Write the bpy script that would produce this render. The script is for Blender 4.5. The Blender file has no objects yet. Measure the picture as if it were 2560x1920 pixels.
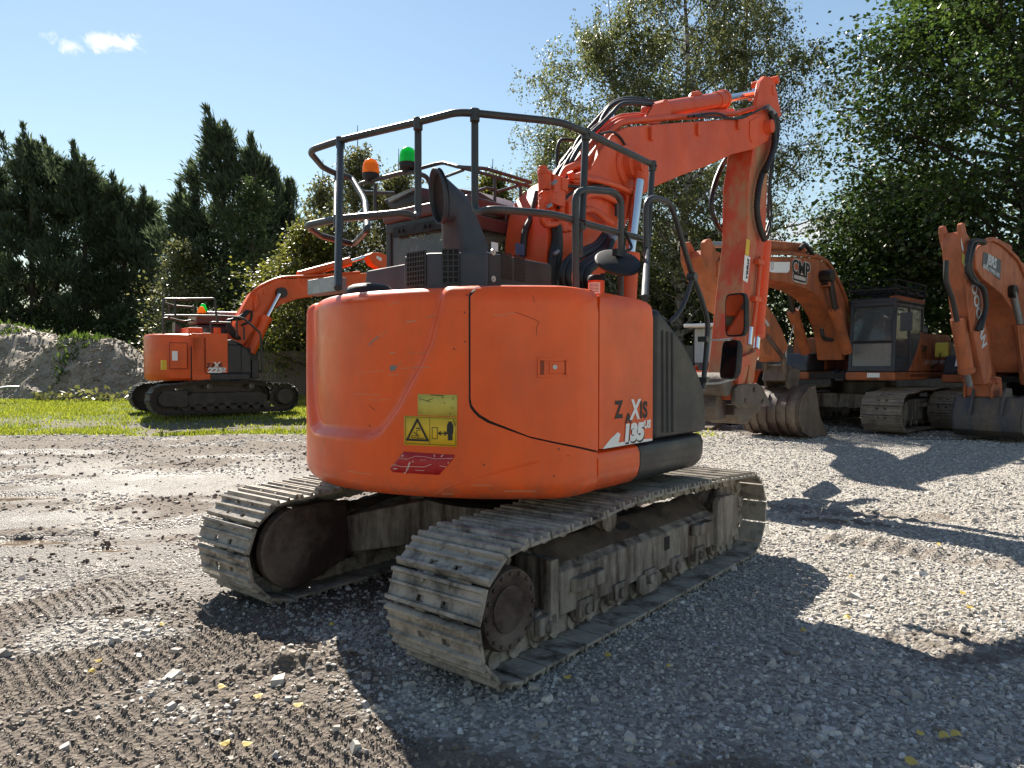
import bpy, bmesh, math, random
import numpy as np
from mathutils import Vector, Matrix, noise as mnoise

sc = bpy.context.scene
COL = sc.collection
R = math.radians
random.seed(7)

# ---------------------------------------------------------------- camera, sky, sun, exposure
F_PX, CX, CY = 1774.0, 1280.0, 960.0          # focal length and centre in the photo's 2560 px
PITCH = math.atan(40.0 / F_PX)
CAM = Vector((0, 0, 1.5))
cd = bpy.data.cameras.new('camera')
cam = bpy.data.objects.new('camera', cd)
COL.objects.link(cam)
cam.location = CAM
cam.rotation_euler = (math.pi / 2 - PITCH, 0, 0)
cd.sensor_width = 36.0
cd.lens = F_PX / 2560.0 * 36.0
cd.clip_start = 0.05
cd.clip_end = 3000
sc.camera = cam

SUN_AZ, SUN_EL = -25.0, 43.0                   # degrees: left of straight ahead, above the horizon
world = bpy.data.worlds.new("World")
sc.world = world
world.use_nodes = True
wn, wl = world.node_tree.nodes, world.node_tree.links
sky = wn.new('ShaderNodeTexSky')
sky.sky_type = 'NISHITA'
sky.sun_disc = False
sky.sun_elevation = R(SUN_EL)
sky.sun_rotation = R(SUN_AZ)
sky.altitude = 0
sky.air_density = 1.5
sky.dust_density = 0.08
sky.ozone_density = 1.4
bg = wn['Background']
bg.inputs[1].default_value = 0.050
SKY_OUT = sky.outputs[0]

sd = bpy.data.lights.new('sun', 'SUN')
sd.energy = 5.0
sd.angle = R(0.55)
sd.color = (1.0, 0.93, 0.82)
sun = bpy.data.objects.new('sun', sd)
COL.objects.link(sun)
_a, _e = R(SUN_AZ), R(SUN_EL)
SUN_DIR = Vector((math.sin(_a) * math.cos(_e), math.cos(_a) * math.cos(_e), math.sin(_e)))
sun.rotation_euler = SUN_DIR.to_track_quat('Z', 'Y').to_euler()
sun.location = (-8, 12, 14)

sc.view_settings.view_transform = 'Standard'
sc.view_settings.look = 'None'
sc.view_settings.exposure = 1.36
sc.view_settings.gamma = 1.0
sc.cycles.max_bounces = 8
sc.cycles.diffuse_bounces = 4
sc.cycles.glossy_bounces = 3
sc.cycles.transmission_bounces = 6
sc.cycles.transparent_max_bounces = 12
sc.cycles.caustics_reflective = False
sc.cycles.caustics_refractive = False
sc.cycles.sample_clamp_indirect = 6.0

# ---------------------------------------------------------------- pixel to point helpers
def ray(x, y):
    fw = Vector((0, math.cos(PITCH), -math.sin(PITCH)))
    up = Vector((0, math.sin(PITCH), math.cos(PITCH)))
    return fw + Vector((1, 0, 0)) * ((x - CX) / F_PX) + up * ((CY - y) / F_PX)

def at_depth(x, y, Y):
    r = ray(x, y)
    return CAM + r * (Y / r.y)

def at_z(x, y, z):
    r = ray(x, y)
    return CAM + r * ((z - CAM.z) / r.z)

def L(u, v, z):                                # forward, right, up -> local blender axes
    return Vector((u, -v, z))

class Frame:
    """A machine's own axes: u forward, v to its right, z up."""
    def __init__(self, origin, yaw):           # yaw in degrees clockwise from straight ahead
        a = R(yaw)
        self.o = Vector(origin)
        self.d = Vector((math.sin(a), math.cos(a), 0))
        self.e = Vector((math.cos(a), -math.sin(a), 0))
        self.rotz = math.pi / 2 - a
    def loc(self, P):
        q = P - self.o
        return L(q.dot(self.d), q.dot(self.e), q.z)
    def _hit(self, x, y, P, n):
        r = ray(x, y)
        return self.loc(CAM + r * ((P - CAM).dot(n) / r.dot(n)))
    def pv(self, x, y, v):
        return self._hit(x, y, self.o + self.e * v, self.e)
    def pu(self, x, y, u):
        return self._hit(x, y, self.o + self.d * u, self.d)
    def pz(self, x, y, z):
        return self._hit(x, y, Vector((0, 0, self.o.z + z)), Vector((0, 0, 1)))

# ---------------------------------------------------------------- mesh builder
class MB:
    def __init__(self):
        self.bm = bmesh.new()
    def poly(self, pts):
        return self.bm.faces.new([self.bm.verts.new(p) for p in pts])
    def hexa(self, c):                          # 8 corners: bottom ring then top ring
        v = [self.bm.verts.new(p) for p in c]
        for f in ((0, 3, 2, 1), (4, 5, 6, 7), (0, 1, 5, 4), (1, 2, 6, 5), (2, 3, 7, 6), (3, 0, 4, 7)):
            self.bm.faces.new([v[i] for i in f])
        return self
    def bx(self, u0, u1, v0, v1, z0, z1):
        return self.hexa([L(u0, v0, z0), L(u1, v0, z0), L(u1, v1, z0), L(u0, v1, z0),
                          L(u0, v0, z1), L(u1, v0, z1), L(u1, v1, z1), L(u0, v1, z1)])
    def obox(self, c, a, b, h):                 # centre and three half vectors
        return self.hexa([c - a - b - h, c + a - b - h, c + a + b - h, c - a + b - h,
                          c - a - b + h, c + a - b + h, c + a + b + h, c - a + b + h])
    def ext(self, pts, vec):                    # extrude a flat outline
        n = len(pts)
        a = [self.bm.verts.new(p) for p in pts]
        b = [self.bm.verts.new(p + vec) for p in pts]
        self.bm.faces.new(a)
        self.bm.faces.new(b[::-1])
        for i in range(n):
            j = (i + 1) % n
            self.bm.faces.new([a[i], b[i], b[j], a[j]])
        return self
    def prism(self, uz, v0, v1):
        return self.ext([L(u, v0, z) for u, z in uz], L(0, v1 - v0, 0))
    def loft(self, rings, closed=True, cap=True):
        rs = [[self.bm.verts.new(p) for p in r] for r in rings]
        n = len(rs[0])
        for a, b in zip(rs, rs[1:]):
            for i in range(n if closed else n - 1):
                j = (i + 1) % n
                self.bm.faces.new([a[i], a[j], b[j], b[i]])
        if cap and closed:
            self.bm.faces.new(rs[0][::-1])
            self.bm.faces.new(rs[-1])
        return self
    def cyl(self, a, b, r, r2=None, seg=20):
        a, b = Vector(a), Vector(b)
        r2 = r if r2 is None else r2
        q = (b - a).normalized().to_track_quat('Z', 'Y')
        X, Y = q @ Vector((1, 0, 0)), q @ Vector((0, 1, 0))
        def ring(c, rr):
            return [c + X * (rr * math.cos(t)) + Y * (rr * math.sin(t)) for t in [2 * math.pi * i / seg for i in range(seg)]]
        return self.loft([ring(a, r), ring(b, r2)])
    def lathe(self, prof, o, axis, seg=24):     # prof: (radius, height) along axis
        q = axis.normalized().to_track_quat('Z', 'Y')
        X, Y, Z = q @ Vector((1, 0, 0)), q @ Vector((0, 1, 0)), q @ Vector((0, 0, 1))
        return self.loft([[o + Z * h + X * (max(r, 1e-4) * math.cos(t)) + Y * (max(r, 1e-4) * math.sin(t))
                           for t in [2 * math.pi * i / seg for i in range(seg)]] for r, h in prof])
    def tube(self, pts, r, seg=10, fillet=0.0, fs=5, closed=False):
        pts = [Vector(p) for p in pts]
        if fillet > 0 and len(pts) > 2:
            out = [pts[0]]
            for a, b, c in zip(pts, pts[1:], pts[2:]):
                t = min(fillet, (a - b).length * .48, (c - b).length * .48)
                p0, p1 = b + (a - b).normalized() * t, b + (c - b).normalized() * t
                for k in range(fs + 1):
                    s = k / fs
                    out.append(p0 * (1 - s) ** 2 + b * 2 * s * (1 - s) + p1 * s * s)
            out.append(pts[-1])
            pts = out
        n = len(pts)
        rr = r if isinstance(r, (list, tuple)) else [r] * n
        T = [(pts[min(i + 1, n - 1)] - pts[max(i - 1, 0)]).normalized() for i in range(n)]
        up = Vector((0, 0, 1)) if abs(T[0].z) < .9 else Vector((1, 0, 0))
        N = T[0].cross(up).normalized()
        rings = []
        for i in range(n):
            N = (N - T[i] * N.dot(T[i])).normalized()
            B = T[i].cross(N)
            rings.append([pts[i] + (N * math.cos(2 * math.pi * k / seg) + B * math.sin(2 * math.pi * k / seg)) * rr[i] for k in range(seg)])
        return self.loft(rings)
    def spline(self, pts, r, seg=8, n=6):       # smooth hose through the points
        pts = [Vector(p) for p in pts]
        P = [pts[0] * 2 - pts[1]] + pts + [pts[-1] * 2 - pts[-2]]
        out = []
        for i in range(1, len(P) - 2):
            for k in range(n):
                t = k / n
                out.append(0.5 * ((2 * P[i]) + (P[i + 1] - P[i - 1]) * t + (2 * P[i - 1] - 5 * P[i] + 4 * P[i + 1] - P[i + 2]) * t * t
                                  + (3 * P[i] - P[i - 1] - 3 * P[i + 1] + P[i + 2]) * t ** 3))
        out.append(pts[-1])
        return self.tube(out, r, seg)
    def sheet(self, rows):
        vs = [[self.bm.verts.new(p) for p in r] for r in rows]
        for a, b in zip(vs, vs[1:]):
            for i in range(len(a) - 1):
                self.bm.faces.new([a[i], a[i + 1], b[i + 1], b[i]])
        return self
    def done(self, name, m, parent=None, bevel=0.0, ang=35, solid=0.0, seg=2, recalc=True):
        if recalc:
            bmesh.ops.recalc_face_normals(self.bm, faces=self.bm.faces[:])
        me = bpy.data.meshes.new(name)
        self.bm.to_mesh(me)
        self.bm.free()
        return link_mesh(name, me, m, parent, bevel, ang, solid, seg)

def link_mesh(name, me, m, parent=None, bevel=0.0, ang=35, solid=0.0, seg=2):
    if m is not None:
        me.materials.append(m)
    if ang:
        me.shade_smooth()
        me.set_sharp_from_angle(angle=R(ang))
    o = bpy.data.objects.new(name, me)
    COL.objects.link(o)
    if parent is not None:
        o.parent = parent
    if solid:
        s = o.modifiers.new('solid', 'SOLIDIFY')
        s.thickness = solid
        s.offset = -1
    if bevel:
        b = o.modifiers.new('bevel', 'BEVEL')
        b.width = bevel
        b.segments = seg
        b.limit_method = 'ANGLE'
        b.angle_limit = R(40)
        b.harden_normals = True
    return o

def tag(o, label=None, cat=None, group=None, kind=None):
    if label: o['label'] = label
    if cat: o['category'] = cat
    if group: o['group'] = group
    if kind: o['kind'] = kind
    return o

def thing(name, label, cat, loc=(0, 0, 0), rotz=0.0, group=None):
    o = bpy.data.objects.new(name, None)
    COL.objects.link(o)
    o.location = loc
    o.rotation_euler = (0, 0, rotz)
    o.empty_display_size = .2
    return tag(o, label, cat, group)

def np_mesh(name, V, Fc, m=None, parent=None, smooth=False, attrs=None):
    """fast mesh from arrays; Fc is (n, k) of equal-sided faces"""
    V = np.asarray(V, np.float32)
    Fc = np.asarray(Fc, np.int32)
    k = Fc.shape[1]
    me = bpy.data.meshes.new(name)
    me.vertices.add(len(V))
    me.vertices.foreach_set('co', V.ravel())
    me.loops.add(Fc.size)
    me.loops.foreach_set('vertex_index', Fc.ravel())
    me.polygons.add(len(Fc))
    me.polygons.foreach_set('loop_start', np.arange(0, Fc.size, k, dtype=np.int32))
    if smooth:
        me.polygons.foreach_set('use_smooth', np.ones(len(Fc), bool))
    else:
        me.polygons.foreach_set('use_smooth', np.zeros(len(Fc), bool))
    me.update(calc_edges=True)
    for nm, arr in (attrs or {}).items():
        a = me.attributes.new(nm, 'FLOAT', 'POINT')
        a.data.foreach_set('value', np.asarray(arr, np.float32).ravel())
    if m is not None:
        me.materials.append(m)
    o = bpy.data.objects.new(name, me)
    COL.objects.link(o)
    if parent is not None:
        o.parent = parent
    return o

_fonts = {}
def text_mesh(s, size, bold=0.0, shear=0.0, sx=1.0, extr=0.0, align='CENTER'):
    """lettering as a flat mesh in the xy plane"""
    c = bpy.data.curves.new('lettering', 'FONT')
    c.body = s
    c.size = size
    c.offset = bold
    c.shear = shear
    c.extrude = extr
    c.align_x = align
    c.align_y = 'CENTER'
    c.resolution_u = 4
    o = bpy.data.objects.new('lettering', c)
    COL.objects.link(o)
    dg = bpy.context.evaluated_depsgraph_get()
    me = bpy.data.meshes.new_from_object(o.evaluated_get(dg))
    bpy.data.objects.remove(o)
    bpy.data.curves.remove(c)
    for v in me.vertices:
        v.co.x *= sx
    return me

def place_text(name, s, size, m, parent, O, X, Y, bold=0.0, shear=0.0, sx=1.0, off=0.003, fn=None, align='CENTER'):
    """lettering laid on a plane at O with axes X (reading direction) and Y (up), or on a surface fn(x, y)"""
    me = text_mesh(s, size, bold, shear, sx, align=align)
    if fn is None:
        X, Y = X.normalized(), Y.normalized()
        Z = X.cross(Y)
        for v in me.vertices:
            v.co = O + X * v.co.x + Y * v.co.y + Z * off
    else:
        for v in me.vertices:
            v.co = fn(v.co.x, v.co.y)
    return link_mesh(name, me, m, parent, ang=0)

# ---------------------------------------------------------------- materials
class NT:
    def __init__(self, name):
        self.m = bpy.data.materials.new(name)
        self.m.use_nodes = True
        self.n = self.m.node_tree.nodes
        self.l = self.m.node_tree.links
        self.p = self.n['Principled BSDF']
        self.tc = self.n.new('ShaderNodeTexCoord').outputs['Object']
    def link(self, a, b): self.l.new(a, b)
    def noise(self, scale, detail=4, rough=.6, vec=None, dist=0.0, out='Fac'):
        t = self.n.new('ShaderNodeTexNoise')
        t.inputs['Scale'].default_value = scale
        t.inputs['Detail'].default_value = detail
        t.inputs['Roughness'].default_value = rough
        t.inputs['Distortion'].default_value = dist
        self.link(vec if vec is not None else self.tc, t.inputs['Vector'])
        return t.outputs[out]
    def map(self, sx, sy, sz, vec=None):
        t = self.n.new('ShaderNodeMapping')
        t.inputs['Scale'].default_value = (sx, sy, sz)
        self.link(vec if vec is not None else self.tc, t.inputs['Vector'])
        return t.outputs[0]
    def voro(self, scale, vec=None, feat='F1', out='Distance', rand=1.0):
        t = self.n.new('ShaderNodeTexVoronoi')
        t.feature = feat
        t.inputs['Scale'].default_value = scale
        t.inputs['Randomness'].default_value = rand
        self.link(vec if vec is not None else self.tc, t.inputs['Vector'])
        return t.outputs[out]
    def ramp(self, fac, stops, interp='LINEAR'):
        t = self.n.new('ShaderNodeValToRGB')
        t.color_ramp.interpolation = interp
        el = t.color_ramp.elements
        while len(el) < len(stops): el.new(.5)
        for e_, (p_, c_) in zip(el, stops):
            e_.position = p_
            e_.color = (c_, c_, c_, 1) if isinstance(c_, (int, float)) else (*c_, 1)
        self.link(fac, t.inputs[0])
        return t.outputs[0]
    def mix(self, fac, a, b, mode='MIX'):
        t = self.n.new('ShaderNodeMix')
        t.data_type = 'RGBA'
        t.blend_type = mode
        for i, v in ((0, fac), (6, a), (7, b)):
            if isinstance(v, bpy.types.NodeSocket): self.link(v, t.inputs[i])
            elif i == 0: t.inputs[0].default_value = v
            else: t.inputs[i].default_value = (*v, 1)
        return t.outputs[2]
    def math(self, op, a, b=0.0, clamp=False):
        t = self.n.new('ShaderNodeMath')
        t.operation = op
        t.use_clamp = clamp
        for i, v in enumerate((a, b)):
            if isinstance(v, bpy.types.NodeSocket): self.link(v, t.inputs[i])
            else: t.inputs[i].default_value = v
        return t.outputs[0]
    def attr(self, name):
        t = self.n.new('ShaderNodeAttribute')
        t.attribute_name = name
        return t.outputs['Fac']
    def island(self):
        return self.n.new('ShaderNodeNewGeometry').outputs['Random Per Island']
    def sep(self, vec=None):
        t = self.n.new('ShaderNodeSeparateXYZ')
        self.link(vec if vec is not None else self.tc, t.inputs[0])
        return t.outputs
    def geo(self, out): return self.n.new('ShaderNodeNewGeometry').outputs[out]
    def set(self, **kw):
        names = dict(color='Base Color', rough='Roughness', metal='Metallic', spec='Specular IOR Level', trans='Transmission Weight',
                     coat='Coat Weight', alpha='Alpha', ior='IOR', emit='Emission Strength', ecol='Emission Color', coatr='Coat Roughness')
        for k, v in kw.items():
            s = self.p.inputs[names[k]]
            if isinstance(v, bpy.types.NodeSocket): self.link(v, s)
            elif isinstance(v, tuple): s.default_value = (*v, 1)
            else: s.default_value = v
        return self
    def bump(self, h, strength=.3, dist=.01):
        t = self.n.new('ShaderNodeBump')
        t.inputs['Strength'].default_value = strength
        t.inputs['Distance'].default_value = dist
        self.link(h, t.inputs['Height'])
        self.link(t.outputs[0], self.p.inputs['Normal'])
        return self

def plain(name, col, rough=.5, metal=0.0, var=.25, scale=6, bump=0.0, **kw):
    t = NT(name)
    f = t.ramp(t.noise(scale, 5), [(.3, 0.0), (.75, 1.0)])
    dark = tuple(c * (1 - var) for c in col)
    t.set(color=t.mix(f, dark, col), metal=metal, **kw)
    r = t.ramp(t.noise(scale * 3, 4), [(.3, max(rough - .12, .02)), (.7, min(rough + .12, 1))])
    t.set(rough=r)
    if bump: t.bump(t.noise(scale * 8, 4), bump, .004)
    return t.m

def paint(name, col, fade=.25, rough=.38, dirt=(.16, .11, .07), dirt_amt=.25, scratch=.5, z_dirt=None, chips=.5, coat=.12, dr=(.46, .8)):
    """machine paint: faded patches, fine scratches, chips and a film of dirt"""
    t = NT(name)
    pale = tuple(min(1, c * .9 + .07) for c in col)
    deep = tuple(c * .74 for c in col)
    big = t.ramp(t.noise(1.7, 5, .62), [(.33, 0.0), (.7, 1.0)])
    c = t.mix(big, deep, col)
    c = t.mix(t.math('MULTIPLY', t.ramp(t.noise(3.1, 6, .7, vec=t.map(1, 1, .35)), [(.48, 0.0), (.85, 1.0)]), fade), c, pale)
    c = t.mix(t.math('MULTIPLY', t.ramp(t.noise(2.2, 5, .7, vec=t.map(7, 7, .5)), [(.5, 0.0), (.72, 1.0)]), .22), c, tuple(x * .62 + .02 for x in col))
    sv = t.map(2.0, 2.0, 26.0)
    sc_ = t.ramp(t.noise(3.0, 5, .75, vec=sv, dist=.6), [(.69, 0.0), (.73, 1.0)])
    sc2 = t.ramp(t.noise(2.3, 4, .75, vec=t.map(30, 30, 1.6), dist=.8), [(.70, 0.0), (.735, 1.0)])
    mk = t.ramp(t.noise(1.3, 2), [(.45, 0.0), (.62, 1.0)])
    s_ = t.math('MULTIPLY', t.math('MULTIPLY', t.math('MAXIMUM', sc_, sc2), mk), scratch)
    c = t.mix(s_, c, tuple(min(1, x * .6 + .22) for x in col))
    ch = t.math('MULTIPLY', t.ramp(t.noise(34, 3, .5), [(.735, 0.0), (.75, 1.0)]), chips)
    c = t.mix(ch, c, (.09, .06, .05))
    d = t.ramp(t.noise(2.6, 7, .7, vec=t.map(1.4, 1.4, .6)), [(dr[0], 0.0), (dr[1], 1.0)])
    d = t.math('MULTIPLY', d, dirt_amt)
    if z_dirt is not None:
        zz = t.n.new('ShaderNodeMapRange')
        t.link(t.sep()[2], zz.inputs[0])
        zz.inputs[1].default_value, zz.inputs[2].default_value = z_dirt
        zz.inputs[3].default_value, zz.inputs[4].default_value = 1.0, 0.0
        dd = t.math('MULTIPLY', t.ramp(t.noise(9, 6, .7), [(.35, 0.0), (.65, 1.0)]), zz.outputs[0])
        d = t.math('MAXIMUM', d, t.math('MULTIPLY', dd, .85))
    c = t.mix(d, c, dirt)
    t.set(color=c, coat=coat, coatr=.18, spec=.3)
    rr = t.ramp(t.noise(5.5, 6, .7), [(.3, rough - .1), (.75, rough + .2)])
    t.set(rough=t.math('ADD', rr, t.math('MULTIPLY', d, .4), True))
    t.bump(t.math('ADD', t.noise(2.2, 2), t.math('MULTIPLY', t.noise(45, 3), .06)), .25, .012)
    return t.m

def muddy(name, base, mud, amt=.5, rough=.7, metal=.0, scale=4.0, streak=False, bump=.5, sv=(1, 1, .18), world=False):
    """worn steel with dried mud"""
    t = NT(name)
    if world: t.tc = t.geo('Position')
    vec = t.map(*sv) if streak else None
    f = t.noise(scale, 8, .68, vec=vec, dist=.3)
    lo = .5 - (amt - .5) * .5
    f = t.ramp(f, [(lo - .1, 0.0), (lo + .1, 1.0)])
    fine = t.noise(26, 6, .7)
    b = t.mix(t.ramp(fine, [(.3, 0.0), (.7, 1.0)]), tuple(c * .55 for c in base), base)
    mm = t.mix(t.ramp(t.noise(11, 6, .7), [(.3, 0.0), (.72, 1.0)]), tuple(c * .55 for c in mud), mud)
    t.set(color=t.mix(f, b, mm), metal=t.math('MULTIPLY', t.math('SUBTRACT', 1.0, f), metal))
    t.set(rough=t.mix(f, (rough - .2,) * 3, (min(1, rough + .2),) * 3))
    t.bump(t.math('ADD', t.math('MULTIPLY', f, .5), t.noise(38, 5, .7)), bump, .006)
    return t.m

M = {}
M['orange'] = paint('orange_paint', (.96, .115, .010), z_dirt=(.78, .95), dirt_amt=.20, fade=.16, scratch=.6, coat=.28)
M['orange_boom'] = paint('boom_paint', (.78, .102, .026), dirt_amt=.18, fade=.4, rough=.45)
M['orange_arm'] = paint('worn_arm_paint', (.62, .080, .030), dirt=(.40, .25, .13), dirt_amt=.85, fade=.55, scratch=1.0, chips=1.0, rough=.55, dr=(.44, .62))
M['orange_far'] = paint('second_orange_paint', (.84, .115, .018), dirt_amt=.15)
M['orange_pale'] = paint('faded_orange_paint', (.46, .135, .048), dirt=(.085, .055, .04), dirt_amt=.75, fade=.6, rough=.55, coat=.05, dr=(.42, .72), chips=1.0)
M['orange_pale2'] = paint('faded_salmon_paint', (.52, .155, .066), dirt=(.11, .06, .045), dirt_amt=.65, fade=.6, rough=.55, coat=.05, dr=(.42, .72), chips=1.0)
M['charcoal'] = paint('charcoal_paint', (.030, .032, .037), dirt=(.10, .09, .08), dirt_amt=.25, fade=.10, rough=.45, scratch=.35, chips=.3)
M['charcoal_blue'] = paint('slate_paint', (.048, .056, .072), dirt=(.13, .12, .11), dirt_amt=.3, fade=.12, rough=.5)
M['rail'] = paint('rail_paint', (.045, .048, .050), dirt=(.16, .14, .12), dirt_amt=.3, fade=.15, rough=.4, scratch=.6, chips=1.0)
M['galv'] = plain('galvanised_steel', (.36, .37, .38), .5, .6, .35, 14)
M['chrome'] = plain('chrome_rod', (.80, .80, .81), .14, 1.0, .08, 10)
M['rubber'] = plain('black_rubber', (.016, .016, .017), .55, 0, .4, 12)
M['gap_shade'] = plain('door_gap_shade', (.010, .009, .009), .8)  # near-black for sheets that stand for the shade in door gaps
M['black'] = plain('black_plastic', (.02, .02, .022), .62, spec=.3)
M['dark'] = plain('dark_interior', (.018, .016, .016), .85)
M['maroon'] = paint('maroon_steel', (.10, .032, .030), dirt_amt=.3, fade=.1)
M['beige'] = plain('beige_trim', (.22, .19, .13), .7)
M['white'] = plain('white_sticker', (.86, .86, .84), .5, 0, .12, 22)
M['ink'] = plain('black_ink', (.012, .012, .012), .55, 0, .3, 30)
M['yellow'] = plain('yellow_sticker', (.78, .50, .02), .45, 0, .18, 9)
M['yellow_pale'] = plain('faded_yellow_sticker', (.62, .52, .09), .5, 0, .25, 9)
M['red'] = paint('red_reflector', (.52, .018, .022), scratch=1.0, chips=.9, fade=.3, dirt_amt=.1, rough=.35)
M['navy_tag'] = plain('navy_label', (.03, .03, .12), .5)
M['bolt'] = plain('pale_washer', (.55, .55, .52), .4, .3)
M['track'] = muddy('muddy_track_steel', (.085, .072, .060), (.43, .385, .325), .64, .66, .3, 7.0, world=True)
M['track_far'] = muddy('dark_track_steel', (.035, .032, .03), (.11, .09, .07), .45, .7, .3, 5.0)
M['track_grey'] = muddy('grey_track_steel', (.16, .13, .105), (.33, .27, .215), .7, .65, .2, 5.0, world=True)
M['frame'] = muddy('muddy_frame', (.060, .038, .032), (.36, .315, .265), .52, .7, .0, 2.3, streak=True, sv=(5, 5, .7))
M['frame_top'] = muddy('dirt_caked_frame', (.055, .035, .025), (.13, .095, .07), .6, .9, .0, 5.0, bump=1.0)
M['brown_cover'] = muddy('brown_motor_cover', (.055, .034, .030), (.20, .155, .125), .40, .55, .0, 2.0)
M['bucket'] = muddy('rusty_bucket_steel', (.10, .062, .042), (.26, .20, .15), .5, .6, .2, 2.2, streak=True)
M['bucket_brown'] = muddy('brown_bucket_steel', (.085, .05, .038), (.20, .155, .115), .45, .6, .1, 2.2, streak=True)
M['bucket_grey'] = muddy('grey_bucket_paint', (.062, .070, .088), (.20, .15, .105), .46, .6, .1, 1.6, streak=True)
M['coupler'] = muddy('dirty_coupler', (.075, .055, .045), (.19, .15, .115), .5, .7, .1, 4.0)
M['grease'] = plain('greasy_black', (.012, .010, .009), .4, 0, .5, 9)

def glass(name, tint, alpha=.5, rough=.06):
    t = NT(name)
    t.set(color=tint, rough=t.ramp(t.noise(3, 5), [(.4, rough), (.7, rough + .15)]), spec=.6)
    t.set(alpha=alpha)
    return t.m
M['glass'] = glass('cab_glass', (.10, .12, .13), .55)
M['glass_dusty'] = glass('dusty_glass', (.20, .21, .20), .8, .25)
t = NT('mirror_glass'); t.set(color=(.75, .77, .8), metal=1.0, rough=.04); M['mirror'] = t.m

def lens(name, col):
    t = NT(name)
    w_ = t.n.new('ShaderNodeTexWave'); w_.inputs['Scale'].default_value = 40
    t.link(t.tc, w_.inputs['Vector'])
    t.set(color=col, rough=.22, trans=.15)
    t.p.inputs['Subsurface Weight'].default_value = .35
    t.p.inputs['Subsurface Radius'].default_value = (.05, .05, .05)
    t.bump(w_.outputs['Fac'], .25, .003)
    tr = t.n.new('ShaderNodeBsdfTranslucent'); tr.inputs[0].default_value = (*[min(1, c * 1.3) for c in col], 1)
    mx = t.n.new('ShaderNodeMixShader'); mx.inputs[0].default_value = .5
    out = t.n['Material Output']
    t.link(t.p.outputs[0], mx.inputs[1]); t.link(tr.outputs[0], mx.inputs[2]); t.link(mx.outputs[0], out.inputs[0])
    return t.m
M['amber'] = lens('amber_lens', (.95, .30, .01))
M['green'] = lens('green_lens', (.01, .62, .12))
# a small wisp of cloud high on the left and a bank low on the right, mixed into the sky
def world_cloud(base, px, py, wx, wy, scale, lo, hi, bright, rot=0.0, detail=7):
    d = ray(px, py).normalized()
    a = Vector((d.y, -d.x, 0)).normalized()
    u = a.cross(d).normalized()
    ca, sa = math.cos(rot), math.sin(rot)
    a, u = a * ca + u * sa, u * ca - a * sa
    tc = wn.new('ShaderNodeTexCoord').outputs['Generated']
    def dot(v):
        t = wn.new('ShaderNodeVectorMath'); t.operation = 'DOT_PRODUCT'
        wl.new(tc, t.inputs[0]); t.inputs[1].default_value = v
        return t.outputs['Value']
    def mth(op, x, y=0.0, cl=False):
        t = wn.new('ShaderNodeMath'); t.operation = op; t.use_clamp = cl
        for i, v in enumerate((x, y)):
            if isinstance(v, (int, float)): t.inputs[i].default_value = v
            else: wl.new(v, t.inputs[i])
        return t.outputs[0]
    x, y = mth('MULTIPLY', dot(a), 1 / wx), mth('MULTIPLY', dot(u), 1 / wy)
    r2 = mth('ADD', mth('MULTIPLY', x, x), mth('MULTIPLY', y, y))
    mask = mth('SUBTRACT', 1.0, r2, True)
    front = mth('GREATER_THAN', dot(d), 0.0)
    n = wn.new('ShaderNodeTexNoise'); n.inputs['Scale'].default_value = scale; n.inputs['Detail'].default_value = detail; n.inputs['Roughness'].default_value = .62; n.inputs['Distortion'].default_value = .6
    wl.new(tc, n.inputs['Vector'])
    v = mth('ADD', n.outputs['Fac'], mth('MULTIPLY', mth('SUBTRACT', mask, 1.0), .55))
    r = wn.new('ShaderNodeMapRange'); r.inputs[1].default_value = lo; r.inputs[2].default_value = hi; r.interpolation_type = 'SMOOTHSTEP'
    wl.new(v, r.inputs[0])
    f = mth('MULTIPLY', r.outputs[0], front)
    mx = wn.new('ShaderNodeMix'); mx.data_type = 'RGBA'
    wl.new(f, mx.inputs[0]); wl.new(base, mx.inputs[6]); mx.inputs[7].default_value = (*bright, 1)
    return mx.outputs[2]
SKY_OUT = world_cloud(SKY_OUT, 250, 112, .092, .026, 24, .33, .54, (9.0, 9.2, 9.5), rot=.20)
SKY_OUT = world_cloud(SKY_OUT, 2040, 575, .10, .030, 14, .30, .46, (6.4, 6.6, 6.8))
SKY_OUT = world_cloud(SKY_OUT, 900, 620, .40, .05, 10, .22, .5, (5.6, 6.1, 6.8))
wl.new(SKY_OUT, bg.inputs[0])
# ================================================================ tracked undercarriage (shared by the excavators)
def track_path(half, r, zc, sag_pts, pitch):
    """closed run of (u, z, angle) stations, one per shoe"""
    pts = []
    for k in range(41):                                     # rear wheel, from bottom to top
        a = -math.pi / 2 - math.pi * k / 40
        pts.append((-half + r * math.cos(a), zc + r * math.sin(a)))
    for u, z in sag_pts: pts.append((u, z))
    for k in range(41):
        a = math.pi / 2 - math.pi * k / 40
        pts.append((half + r * math.cos(a), zc + r * math.sin(a)))
    for k in range(1, 20): pts.append((half - 2 * half * k / 20, zc - r))
    P = np.array(pts + [pts[0]])
    seg = np.hypot(*np.diff(P, axis=0).T)
    s = np.concatenate([[0], np.cumsum(seg)])
    n = int(round(s[-1] / pitch))
    out = []
    for i in range(n):
        t = s[-1] * (i + .5) / n
        q = [np.array([np.interp(t + h, s, P[:, 0]), np.interp(t + h, s, P[:, 1])]) for h in (-.05, .05)]
        c = np.array([np.interp(t, s, P[:, 0]), np.interp(t, s, P[:, 1])])
        d = q[1] - q[0]
        out.append((c[0], c[1], math.atan2(d[1], d[0])))
    return out, s[-1] / n

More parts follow.
